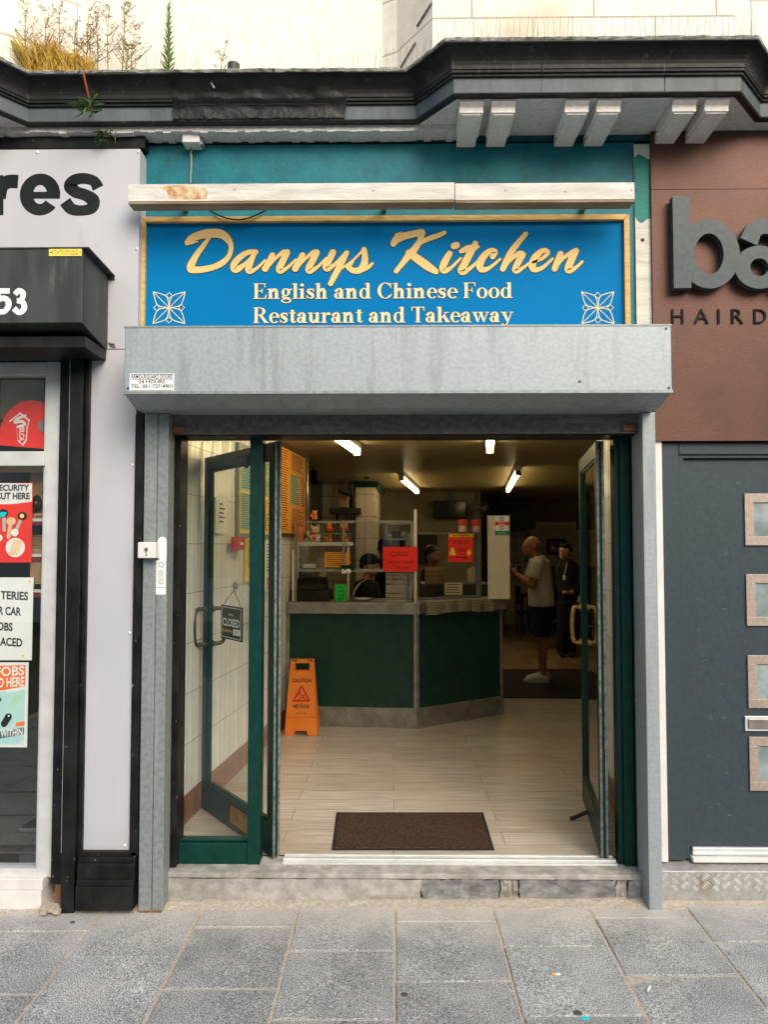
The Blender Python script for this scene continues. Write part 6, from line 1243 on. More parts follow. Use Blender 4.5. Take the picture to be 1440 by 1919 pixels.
# menu boards on the angled side wall
def wallpanel(name, pxa, pxb, ya_t, ya_b, yb_t, yb_b, mats, label, items=(), frame=None, off=.02):
    def yw(px):
        k2 = (px - VX) / FPX; return ((k2 * CD) + 1.297 + .107 * .385 - off) / (.107 - k2)
    Y0, Y1 = yw(pxa), yw(pxb); P0, P1 = Vector((lw(Y0) + off, Y0, 0)), Vector((lw(Y1) + off, Y1, 0)); d = P1 - P0; l = d.length; d.normalize(); n = Vector((d.y, -d.x, 0))
    zt0, zb0 = W(pxa, ya_t, Y0).z, W(pxa, ya_b, Y0).z; zt1, zb1 = min(W(pxb, yb_t, Y1).z, CZ - .02), W(pxb, yb_b, Y1).z
    zt, zb = min((zt0 + zt1) / 2, CZ - .03), (zb0 + zb1) / 2
    M = Matrix.Translation(P0 - n * .0) @ Matrix(((d.x, -n.x, 0, 0), (d.y, -n.y, 0, 0), (0, 0, 1, 0), (0, 0, 0, 1)))
    t = thing(name, label, 'menu board' if 'menu' in name else 'notice', (*P0.xy, zb)); m2 = MB(M); m2.box(0, l, 0, .015, zb, zt); m2.build('board', mats[0], t)
    if frame:
        m2 = MB(M); f = .035; m2.box(-f, l + f, -.008, .016, zb - f, zb); m2.box(-f, l + f, -.008, .016, zt, zt + f); m2.box(-f, 0, -.007, .016, zb, zt); m2.box(l, l + f, -.007, .016, zb, zt); m2.build('frame', frame, t)
    for (u0, u1, v0, v1, mt, nl) in items:
        m2 = MB(M); a, b, c, e = u0 * l, u1 * l, zb + v0 * (zt - zb), zb + v1 * (zt - zb); m2.box(a, b, -.003, -.0005, c, e, 0)
        for i in range(nl):
            z = e - (e - c) * (i + .8) / (nl + .6); u = a + (b - a) * rnd.uniform(.55, .92); m2.box(a + (b - a) * .08, u, -.0038, -.0031, z, z + (e - c) * .32 / nl, 1)
        m2.build('sheet', [mt, INK], t)
DKFR = mat('dark_wood_frame', (.06, .035, .02)); MINT = mat('mint_card', (.26, .50, .40), (.32, .56, .45)); AMB = mat('amber_card', (.85, .50, .06), (.9, .56, .1))
wallpanel('menu_board', 447, 508, 868, 998, 838, 1003, [YELP], 'menu board of green and yellow sheets seen through the side light', [(.04, .47, .52, .97, MINT, 16), (.04, .47, .04, .48, MINT, 16), (.52, .97, .5, .97, LGRN, 16), (.52, .97, .04, .46, AMB, 14)], GALVD)
wallpanel('menu_board', 524, 573, 838, 1000, 828, 1000, [ORP], 'tall orange menu board with a crinkled green sheet', [(.02, .30, .02, .98, ORP, 34), (.36, .72, .35, .72, LGRN, 14), (.36, .95, .76, .98, ORP, 10), (.36, .95, .03, .31, ORP, 12), (.76, .98, .34, .73, ORP, 14)], DKFR)
wallpanel('yellow_notice', 461, 474, 1010, 1088, 1008, 1092, [YELP], 'narrow yellow notice below the green and yellow menu board', [(.05, .95, .3, .97, YELP, 14)])
wallpanel('white_notice', 497, 512, 1012, 1108, 1012, 1108, [WPAP], 'tall white notice with a red seal beside the door post', [(.25, .9, .05, .28, OBR, 0), (.1, .9, .35, .95, WPAP, 9)])
wallpanel('white_notice', 404, 424, 935, 1000, 932, 998, [WPAP], 'pale drawing sheet on the tiles behind the left door leaf', [(.2, .8, .2, .9, WPAP, 5)])
wallpanel('call_point', 437, 459, 1007, 1031, 1006, 1031, [mat('alarm_red', (.45, .03, .03))], 'square red fire alarm call point on the tiled wall', [(.55, .85, .4, .6, WPAP, 0)], None, .05)

# ------------------------------------------------------------------ far end of the room and the kitchen
def tv(px0, py0, px1, py1, Y, dep, name, label, cat, m, **k):
    r = rect(px0, py0, px1, py1, Y); m2 = MB().box(r[0], r[1], Y, Y + dep, r[2], r[3]); return solo(m2, name, m, label, cat, **k)
t = thing('wall_monitor', 'black screen hung high on the dark wall behind the counter', 'screen', W(843, 970, 9.0)); r = rect(812, 938, 875, 970, 9.0)
m2 = MB().box(r[0], r[1], 9.0, 9.06, r[2], r[3]); m2.build('casing', BLACK, t, bevel=.01); m2 = MB().box(r[0] + .02, r[1] - .02, 8.996, 8.9995, r[2] + .02, r[3] - .02); m2.build('display', mat('dark_screen', (.006, .008, .009), rough=.12), t)
m2 = MB().box((r[0] + r[1]) / 2 - .03, (r[0] + r[1]) / 2 + .03, 9.03, 9.05, r[3], CZ); m2.build('ceiling_arm', BLKM, t)
p = W(897, 956, 8.7); t = thing('wall_fan', 'round caged fan on the wall right of the black screen', 'fan', p); m2 = MB()
for rr in (.17, .12, .07): m2.tube([(p.x + rr * math.cos(R_(a)), 8.68, p.z + rr * math.sin(R_(a))) for a in range(0, 361, 20)], .004, 4)
for a in range(0, 180, 15): m2.tube([(p.x - .17 * math.cos(R_(a)), 8.67, p.z - .17 * math.sin(R_(a))), (p.x + .17 * math.cos(R_(a)), 8.67, p.z + .17 * math.sin(R_(a)))], .002, 3)
m2.build('cage', BLKM, t)
for a in (20, 140, 260):
    m2 = MB(); c_, s_ = math.cos(R_(a)), math.sin(R_(a)); m2.ribbon([(p.x + .02 * c_, p.z + .02 * s_, .03), (p.x + .09 * c_, p.z + .09 * s_, .09), (p.x + .15 * c_, p.z + .15 * s_, .06)], 8.72, 0, .004); m2.build('blade', mat('smoky_blade', (.07, .07, .065)), t)
m2 = MB(); m2.ball((p.x, 8.74, p.z), .04); m2.tube([(p.x, 8.76, p.z), (p.x, 9.0, p.z + .05), (p.x, 9.0, CZ)], .02, 6); m2.build('motor', BLKM, t)
# back wall: pale panelled stretch, door, heater, picture
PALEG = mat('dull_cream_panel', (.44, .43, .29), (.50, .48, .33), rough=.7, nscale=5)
t = thing('panelled_wall', 'dull cream panelled wall stretch behind the two men', 'wall panel', W(1040, 1150, 12.2)); r = rect(992, 998, 1200, 1112, 12.2)
m2 = MB().box(r[0], r[1], 12.2, 12.29, r[2], r[3]); m2.build('panel', PALEG, t); m2 = MB().box(r[0] - .02, r[1], 12.17, 12.29, r[3] + .002, r[3] + .06); m2.box(r[0] - .02, r[1], 12.17, 12.29, r[2] - .07, r[2] - .002); m2.build('rail', WHITE, t)
t = thing('back_door', 'pale panelled door at the far end of the room', 'door', W(966, 1152, 12.2)); r = rect(946, 996, 988, 1152, 12.2)
m2 = MB().box(r[0], r[1], 12.20, 12.28, FL, r[3]); m2.build('leaf', PALEG, t); m2 = MB()
for a, b in ((.08, .46), (.54, .92)):
    for c2, d2 in ((.1, .45), (.52, .93)): w_, h = r[1] - r[0], r[3] - FL; m2.box(r[0] + a * w_, r[0] + b * w_, 12.185, 12.199, FL + c2 * h, FL + d2 * h)
m2.build('panel', PALEWALL, t, bevel=.004); m2 = MB(); m2.box(r[0] - .08, r[0] - .002, 12.18, 12.29, FL, r[3] + .08); m2.box(r[1] + .002, r[1] + .08, 12.18, 12.29, FL, r[3] + .08); m2.box(r[0] - .001, r[1] + .001, 12.18, 12.29, r[3] + .002, r[3] + .08); m2.build('door_frame', DARKWALL, t); m2 = MB(); m2.ball((r[0] + .08, 12.15, 1.2), .03); m2.build('handle', BRASS, t)
r = rect(1006, 978, 1080, 996, 12.0); t = thing('heater_unit', 'long cream wall heater above the picture on the far wall', 'heater', ((r[0] + r[1]) / 2, 12.1, r[2])); m2 = MB().prism([(12.0, r[2] + .05), (12.05, r[2]), (12.2, r[2]), (12.2, r[3]), (12.0, r[3])], 'x', r[0], r[1]); m2.build('casing', PALEWALL, t, bevel=.006)
m2 = MB()
for i in range(3): m2.box(r[0] + .05, r[1] - .05, 11.992, 11.9995, r[2] + .06 + .03 * i, r[2] + .07 + .03 * i)
m2.build('grille', BLKM, t)
r = rect(1026, 1010, 1061, 1039, 12.14); t = thing('framed_picture', 'black framed picture on the far wall behind the man in black', 'picture', ((r[0] + r[1]) / 2, 12.17, r[2])); f = .05
m2 = MB().box(r[0], r[1], 12.14, 12.17, r[2], r[2] + f); m2.box(r[0], r[1], 12.14, 12.17, r[3] - f, r[3]); m2.box(r[0], r[0] + f, 12.141, 12.17, r[2] + f, r[3] - f); m2.box(r[1] - f, r[1], 12.141, 12.17, r[2] + f, r[3] - f); m2.build('frame', BLACK, t)
m2 = MB().box(r[0] + f, r[1] - f, 12.155, 12.165, r[2] + f, r[3] - f, 0); m2.disc(r[0] + .13, (r[2] + r[3]) / 2 - .02, .05, 12.155, 1, .03); m2.disc(r[0] + .2, (r[2] + r[3]) / 2 + .03, .04, 12.155, 2, .05); m2.build('print', [mat('grey_print', (.16, .17, .15), (.3, .3, .27), nscale=9), WPAP, BLKM], t)
# sideboard, table and chairs in the dim back right
r = rect(1030, 1066, 1120, 1104, 11.2); t = thing('green_sideboard', 'dark green sideboard against the panelled wall', 'sideboard', ((r[0] + r[1]) / 2, 11.4, FL)); m2 = MB().box(r[0], r[1], 11.2, 11.7, FL + .05, r[3]); m2.build('carcass', CGREEN, t, bevel=.004); m2 = MB().box(r[0] - .02, r[1] + .02, 11.17, 11.72, r[3] + .001, r[3] + .03); m2.build('top', BLKM, t)
def dtable(cx, cy, lb):
    t = thing('dining_table', lb, 'table', (cx, cy, FL), 'dark dining tables'); m2 = MB().box(cx - .5, cx + .5, cy - .4, cy + .4, FL + .72, FL + .75); m2.build('tabletop', BLACK, t, bevel=.005)
    for a in (-.44, .44):
        for b in (-.34, .34): m2 = MB().box(cx + a - .025, cx + a + .025, cy + b - .025, cy + b + .025, FL, FL + .718); m2.build('leg', BLKM, t)
def dchair(cx, cy, rz, lb):
    t = thing('dining_chair', lb, 'chair', (cx, cy, FL), 'dark dining chairs'); M = Matrix.Translation((cx, cy, FL)) @ Matrix.Rotation(rz, 4, 'Z')
    m2 = MB(M).box(-.2, .2, -.2, .2, .43, .48); m2.build('seat', BLACK, t, bevel=.01); m2 = MB(M).box(-.19, .19, .17, .205, .6, .93); m2.build('backrest', BLACK, t, bevel=.01)
    for a in (-.18, .18):
        m2 = MB(M).tube([(a, -.17, 0), (a, -.17, .43)], .014, 6); m2.build('leg', BLKM, t); m2 = MB(M).tube([(a, .19, 0), (a, .19, .6)], .014, 6); m2.build('leg', BLKM, t)
dtable(3.25, 8.6, 'dark dining table behind the man in black'); dtable(2.9, 10.3, 'dark dining table nearest the green sideboard')
dchair(2.55, 8.3, 1.4, 'dark dining chair just behind the man in black'); dchair(2.45, 9.9, 1.6, 'dark dining chair before the green sideboard, between the two men'); dchair(3.2, 7.9, 3.0, 'dark dining chair behind the right door leaf')
p = W(1083, 1096, 8.3); m2 = MB().box(p.x - .1, p.x + .16, 8.35, 8.5, FL + .752, FL + .83); m2.box(p.x - .105, p.x + .165, 8.345, 8.505, FL + .80, FL + .845); solo(m2, 'white_box', WPAP, 'small white lidded box on the table behind the man in black', 'box', bevel=.003)
# dim partition and fittings behind the pick-up counter
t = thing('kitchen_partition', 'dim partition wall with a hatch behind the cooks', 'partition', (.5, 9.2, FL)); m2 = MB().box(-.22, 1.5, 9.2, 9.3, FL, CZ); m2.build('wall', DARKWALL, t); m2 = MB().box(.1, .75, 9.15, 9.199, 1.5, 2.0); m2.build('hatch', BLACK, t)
r = rect(722, 983, 782, 1012, 8.2); t = thing('steel_shelf', 'dark steel shelf of pans behind the sneeze guard', 'shelf', ((r[0] + r[1]) / 2, 8.3, r[2])); m2 = MB().box(r[0], r[1], 8.1, 8.5, r[2], r[2] + .03); m2.box(r[0], r[1], 8.1, 8.5, r[3], r[3] + .03); m2.build('board', STEEL, t); m2 = MB()
for x in (r[0] + .01, r[1] - .03): m2.box(x, x + .02, 8.12, 8.14, FL, r[3] - .001)
m2.build('leg', STEEL, t)
for i, lb in enumerate(('left', 'middle', 'right')):
    x = r[0] + .06 + .11 * i; m2 = MB(); m2.lathe((x, 8.3, r[2] + .031), [(.04, 0), (.05, .01), (.05, .09 + .02 * i), (.0, .1 + .02 * i)], 12); solo(m2, 'saucepan', STEEL if i != 1 else BLKM, '%s dark saucepan on the steel shelf behind the cooks' % lb, 'saucepan', 'pans on the steel shelf', smooth=True)
r = rect(760, 997, 779, 1022, 8.0); m2 = MB().box(r[0], r[1], 7.95, 8.05, r[2], r[3]); m2.box(r[0] + .01, r[1] - .01, 7.945, 7.9495, r[2] + .01, r[3] - .01); solo(m2, 'wall_cabinet', PALEWALL, 'small cream cabinet above the red order notice', 'cabinet', bevel=.003)
r = rect(617, 952, 676, 962, 6.6); t = thing('wall_shelf', 'dark wall shelf on the tiled kitchen wall above the figurines', 'shelf', ((r[0] + r[1]) / 2, 6.8, r[2])); m2 = MB().box(r[0], r[1], 6.6, 6.99, r[2], r[3]); m2.build('board', BLKM, t); m2 = MB()
for k2 in (.2, .8): x = r[0] + (r[1] - r[0]) * k2; m2.prism([(6.95, r[2] - .15), (6.99, r[2] - .15), (6.99, r[2] - .002), (6.65, r[2] - .002)], 'x', x - .01, x + .01)
m2.build('bracket', BLKM, t)
tv(634, 928, 652, 951, 6.65, .2, 'brown_carton', 'brown carton on the dark wall shelf', 'carton', CARD, bevel=.004)
t = thing('hanging_wok', 'black wok hanging beside the tiled pier', 'wok', W(660, 940, 6.7)); p = W(661, 945, 6.7); m2 = MB(); m2.ball((p.x, 6.72, p.z), .05, .035, .13); m2.build('pan', BLACK, t, smooth=True); m2 = MB().tube([(p.x, 6.72, p.z + .12), (p.x - .03, 6.72, p.z + .27)], .012, 6); m2.build('handle', BLACK, t)
p = W(650, 912, 6.6); t = thing('ladle_rack', 'cluster of black ladles hung near the ceiling by the pier', 'ladles', p); m2 = MB(); m2.tube([(p.x - .12, 6.6, p.z + .12), (p.x + .12, 6.6, p.z + .12)], .008, 6); m2.build('rail', STEEL, t)
for i in range(4):
    m2 = MB(); x = p.x - .09 + .055 * i; m2.tube([(x, 6.6, p.z + .12), (x, 6.6, p.z - .05 - .02 * i)], .006, 5); m2.ball((x, 6.59, p.z - .07 - .02 * i), .03); m2.build('ladle', BLACK, t)
def camera_(px, py, Y, lb, tx):
    p = W(px, py, Y); t = thing('security_camera', lb, 'camera', p, 'small black security cameras'); m2 = MB(Matrix.Translation(p) @ Matrix.Rotation(.5, 4, 'X')); m2.tube([(tx, .06, .03), (0, -.10, -.03)], .045, 10); m2.build('body', BLACK, t); m2 = MB(); m2.tube([tuple(p + Vector((tx, .05, .03))), tuple(p + Vector((tx - .02, .08, .16)))], .014, 6); m2.build('bracket', BLKM, t)
camera_(591, 893, 5.0, 'black security camera beside the orange menu board', -.02); camera_(687, 884, 6.4, 'black security camera on the ceiling in front of the tiled pier', .02); camera_(930, 942, 9.5, 'black security camera right of the wall fan', .02)
r = rect(582, 846, 602, 853, 4.6); m2 = MB().box(r[0], r[1], 4.5, 4.7, r[2], r[3]); m2.tube([(r[0], 4.55, r[3]), (r[0] - .02, 4.55, r[2] - .2), (r[0] - .01, 4.55, r[2] - .35)], .006, 5, 1); solo(m2, 'router_box', [WHITE, BLACK], 'small white box with a trailing cable above the security camera', 'box', bevel=.003)
m2 = MB()
for i in range(11): x0_ = W(583 + 2 * i, 930, 6.9).x; m2.box(x0_, x0_ + .012, 6.9, 6.91, W(590, 985, 6.9).z, W(590, 893, 6.9).z)
solo(m2, 'strip_curtain', BLKM, 'dark strip curtain hanging behind the top figurine', 'curtain')
# ------------------------------------------------------------------ people
SKIN = mat('tanned_skin', (.30, .13, .07), (.36, .165, .095), rough=.55, nscale=12); SKIN2 = mat('warm_skin', (.36, .18, .11), (.42, .215, .135), rough=.55, nscale=12); HAIR = mat('black_hair', (.010, .009, .008), (.022, .019, .017), rough=.5, nscale=60, bump=.5, bscale=90)
TEE = mat('pale_grey_tshirt', (.44, .42, .36), (.54, .52, .45), rough=.9, nscale=5, bump=1, bscale=5, stretch=(1, 1, .6)); BCLO = mat('black_cloth', (.010, .010, .012), (.02, .02, .022), rough=.85, nscale=12, bump=.3, bscale=10); TRAIN = mat('white_trainer', (.62, .60, .56), (.70, .68, .64), rough=.6); SOLE = mat('pale_sole', (.50, .47, .40))
Y1 = G(1004, 1277).y
def q1(zx, zy, dy=0, r=None):                              # design grid of the man in the T-shirt
    p = W(920 + zx / 4.796, 940 + zy / 4.796, Y1); v = (p.x, Y1 + dy, p.z); return (*v, r) if r else v
man = thing('person', 'bald man in a pale T-shirt, black shorts and white trainers, holding a camera rig', 'person', (W(1004, 1277, Y1).x, Y1, FL))
b = MB()
b.ball(q1(378, 388), .102, .080, .105, nu=20, nv=14); b.ball(q1(350, 425), .080, .064, .075, nu=16, nv=10); b.ball(q1(330, 462), .050, .046, .038); b.ball(q1(318, 405, 0), .040, .055, .06)
b.tube([q1(296, 405, 0, .011), q1(288, 428, 0, .017), q1(298, 436, 0, .012)], n=8); b.ball(q1(304, 458), .020, .028, .010); b.ball(q1(306, 398), .020, .05, .012)
for sg in (-1, 1):
    b.tube([q1(384, 398, sg * .080, .016), q1(380, 415, sg * .084, .020), q1(384, 436, sg * .080, .012)], n=8)
b.tube([q1(398, 440, 0, .062), q1(405, 500, 0, .066), q1(415, 545, 0, .075)], n=14)
b.tube([q1(425, 540, 0, .10), q1(445, 700, 0, .13), q1(455, 930, 0, .14)], n=14)                    # trunk under the clothes
for sg, ox in ((-1, 0), (1, 26)):
    b.tube([q1(392 + ox, 575, sg * .19, .050), q1(368 + ox, 670, sg * .215, .052), q1(350 + ox, 735, sg * .21, .047)], n=12); b.ball(q1(346 + ox, 742, sg * .21), .046)
    b.tube([q1(348 + ox, 745, sg * .205, .047), q1(290 + ox, 705, sg * .15, .044), q1(225 + ox * .4, 655, sg * .085, .031)], n=12)
    b.ball(q1(206, 630, sg * .075), .040, .030, .045)                # palm
    for k2, (fx, fy) in enumerate(((190, 585), (182, 592), (180, 603), (184, 614))): b.tube([q1(204, 612 + k2 * 8, sg * .075, .013), q1(192, fy + 12, sg * .055, .0115), q1(fx, fy + 4, sg * .03, .010)], n=6)
    b.tube([q1(212, 612, sg * .08, .014), q1(218, 592, sg * .06, .012), q1(214, 578, sg * .045, .010)], n=6)
    o2 = 0 if sg < 0 else 30
    b.tube([q1(452 + o2 * .4, 960, sg * .09, .10), q1(440 + o2, 1190, sg * .10, .068), q1(436 + o2, 1225, sg * .10, .062), q1(448 + o2 * .7, 1310, sg * .10, .064), q1(452 + o2 * .7, 1400, sg * .10, .050), q1(465 + o2 * .5, 1530, sg * .10, .036), q1(468 + o2 * .4, 1585, sg * .10, .040)], n=14)
    b.tube([q1(470 + o2 * .4, 1592, sg * .10, .040), q1(380 + o2, 1606, sg * .11, .034), q1(325 + o2, 1612, sg * .115, .022)], n=10)
b.build('body', SKIN, man, remesh=.0075)
b = MB()
for sg in (-1, 1): b.ball(q1(306, 412, sg * .034), .010, .014, .008, nu=8, nv=6); b.tube([q1(300, 400, sg * .02, .005), q1(304, 396, sg * .04, .006), q1(314, 398, sg * .056, .004)], n=5)
b.build('eyes_and_brows', HAIR, man)
b = MB(); b.tube([q1(296, 459, -.018, .0035), q1(294, 459, 0, .004), q1(296, 459, .018, .0035)], n=5); b.build('mouth', mat('lip', (.16, .06, .045)), man)
b = MB()
b.tube([q1(412, 492, 0, .070), q1(418, 512, 0, .105), q1(432, 555, 0, .140), q1(440, 640, 0, .150), q1(448, 760, 0, .152), q1(455, 880, 0, .160), q1(458, 935, 0, .163)], n=20, sy=1.12)
for sg, ox in ((-1, 0), (1, 26)): b.tube([q1(418, 530, sg * .11, .080), q1(392 + ox, 572, sg * .19, .080), q1(372 + ox, 640, sg * .215, .076), q1(364 + ox, 682, sg * .215, .080)], n=14)
b.build('shirt', TEE, man, remesh=.009)
b = MB(); b.tube([q1(458, 905, 0, .150), q1(456, 960, 0, .160), q1(456, 1010, 0, .150)], n=18, sy=1.1)
for sg in (-1, 1):
    o2 = 0 if sg < 0 else 26; b.tube([q1(452 + o2 * .4, 960, sg * .075, .115), q1(446 + o2 * .7, 1090, sg * .095, .108), q1(442 + o2, 1205, sg * .10, .100)], n=16)
b.build('shorts', BCLO, man, remesh=.009)
for sg, ox in ((-1, 0), (1, 78)):
    b = MB(); xs_ = [(496, 1562, .040), (480, 1580, .050), (425, 1588, .050), (370, 1602, .040), (315, 1612, .030), (288, 1617, .020)]
    b.tube([(*q1(a + ox * .6, c_, sg * .105)[:2], max(q1(0, c_)[2] - (0 if sg < 0 else -.01), FL + r_ * .9 + .012), r_) for a, c_, r_ in xs_], n=12, sy=.9); b.build('trainer', TRAIN, man, remesh=.007)
    b = MB(); pts = [q1(a + ox * .6, 1620, sg * .105) for a in (280, 300, 360, 440, 500, 512)]; ww = [.02, .036, .045, .042, .04, .02]
    b.prism([(p[0], p[1] - w_) for p, w_ in zip(pts, ww)] + [(p[0], p[1] + w_) for p, w_ in zip(pts[::-1], ww[::-1])], 'z', FL + .011, FL + .036); b.build('sole', SOLE, man)
rig = thing('camera_rig', 'black handheld camera rig held by the bald man', 'camera', q1(225, 640)); b = MB()
a0, a1 = q1(188, 650), q1(272, 568); b.box(a0[0], a1[0], Y1 - .055, Y1 + .055, a0[2], a1[2]); b.build('body', BLACK, rig, bevel=.012)
b = MB(); b.tube([q1(190, 612, 0, .045), q1(168, 610, 0, .05)], n=14); b.build('lens', BLKM, rig); b = MB(); b.tube([q1(200, 566, 0, .010), q1(182, 530, 0, .010), q1(246, 508, 0, .010), q1(250, 566, 0, .010)], n=6); b.build('top_handle', BLACK, rig); b = MB(); b.tube([q1(255, 560, .02, .008), q1(312, 518, .02, .008)], n=6); b.box(q1(308, 0)[0], q1(330, 0)[0], Y1 - .03, Y1 + .05, q1(0, 540)[2], q1(0, 500)[2]); b.build('monitor_arm', BLACK, rig)
# man in black with glasses
Y2 = G(1056, 1230).y
def q2(zx, zy, dy=0, r=None):
    p = W(920 + zx / 4.796, 940 + zy / 4.796, Y2); v = (p.x, Y2 + dy, p.z); return (*v, r) if r else v
m2n = thing('person', 'dark haired man in glasses and black clothes standing at the back', 'person', (W(1056, 1230, Y2).x, Y2, FL))
b = MB(); b.ball(q2(668, 445), .088, .098, .105, nu=18, nv=12); b.ball(q2(655, 480, -.02), .072, .082, .070); b.ball(q2(645, 508, -.045), .035, .035, .026); b.tube([q2(634, 450, -.085, .010), q2(626, 474, -.108, .016), q2(632, 482, -.098, .012)], n=8)
b.ball(q2(634, 497, -.085), .026, .02, .010); b.ball(q2(642, 440, -.08), .055, .02, .012)
b.tube([q2(722, 452, -.01, .014), q2(726, 468, -.01, .018), q2(720, 486, -.01, .010)], n=8)
b.tube([q2(680, 500, 0, .055), q2(688, 545, .01, .062)], n=12); b.tube([q2(695, 560, 0, .11), q2(695, 750, 0, .125), q2(695, 880, 0, .12)], n=14)
for sg in (-1, 1):
    b.tube([q2(695 + sg * 78, 600, -.02, .048), q2(695 + sg * 86, 720, -.02, .045), q2(695 + sg * 70, 790, -.08, .04), q2(668 + sg * 26, 812, -.19, .032)], n=10); b.ball(q2(650 + sg * 12, 812, -.20), .036, .03, .026)
    for k2 in range(4): b.tube([q2(648 + sg * 10, 804 + 5 * k2, -.21, .011), q2(640 - sg * 8, 803 + 5 * k2, -.235, .010), q2(636 - sg * 14, 806 + 5 * k2, -.225, .008)], n=5)
    b.tube([q2(650 + sg * 14, 800, -.20, .012), q2(646, 794, -.215, .010)], n=5)
    b.tube([q2(690 + sg * 40, 900, 0, .09), q2(686 + sg * 42, 1150, .0, .06), q2(684 + sg * 44, 1370, .01, .045)], n=10); b.tube([q2(684 + sg * 44, 1380, .02, .045), q2(668 + sg * 46, 1390, -.13, .03)], n=8)
b.build('body', SKIN2, m2n, remesh=.009)
b = MB(); b.ball(q2(678, 424, .02), .098, .105, .090, nu=18, nv=12); b.ball(q2(702, 450, .045), .075, .080, .075); b.ball(q2(664, 396, -.055), .075, .05, .04); b.build('hair', HAIR, m2n, remesh=.009)
b = MB()
for dx in (-22, 22): b.ring(q2(636 + dx, 455)[0], q2(0, 455)[2], .030, .024, .004, .004, Y2 - .102 + (0 if dx < 0 else .006), th=.003, n=16)
b.tube([q2(676, 452, -.09, .003), q2(722, 456, -.02, .003)], n=5); b.build('glasses', mat('glasses_rim', (.25, .24, .22), metal=.6, rough=.3), m2n)
b = MB(); b.tube([q2(690, 528, .01, .072), q2(692, 548, 0, .115), q2(695, 590, 0, .150), q2(695, 720, 0, .148), q2(695, 880, 0, .150)], n=18, sy=.85)
for sg in (-1, 1): b.tube([q2(695 + sg * 50, 565, 0, .075), q2(695 + sg * 78, 600, -.02, .066), q2(695 + sg * 86, 720, -.02, .060), q2(695 + sg * 72, 785, -.07, .055), q2(672 + sg * 34, 808, -.165, .042)], n=12)
b.build('shirt', BCLO, m2n, remesh=.010)
b = MB(); b.tube([q2(694, 860, 0, .140), q2(692, 930, 0, .140)], n=16, sy=.85)
for sg in (-1, 1): b.tube([q2(690 + sg * 38, 900, 0, .105), q2(686 + sg * 42, 1150, 0, .085), q2(684 + sg * 44, 1365, .01, .075)], n=12)
b.build('trousers', BCLO, m2n, remesh=.010)
for sg in (-1, 1):
    b = MB(); p = q2(684 + sg * 44, 1385, 0); b.tube([(p[0], p[1] + .05, FL + .05, .045), (p[0] - .02, p[1] - .08, FL + .045, .042), (p[0] - .03, p[1] - .18, FL + .035, .03)], n=10); b.build('shoe', BLACK, m2n, smooth=True)
b = MB(); b.tube([q2(668, 545, -.12, .004), q2(660, 600, -.14, .004), q2(640, 655, -.14, .004)], n=4); b.box(q2(622, 0)[0], q2(645, 0)[0], Y2 - .15, Y2 - .142, q2(0, 700)[2], q2(0, 655)[2]); b.build('lanyard', WPAP, m2n)
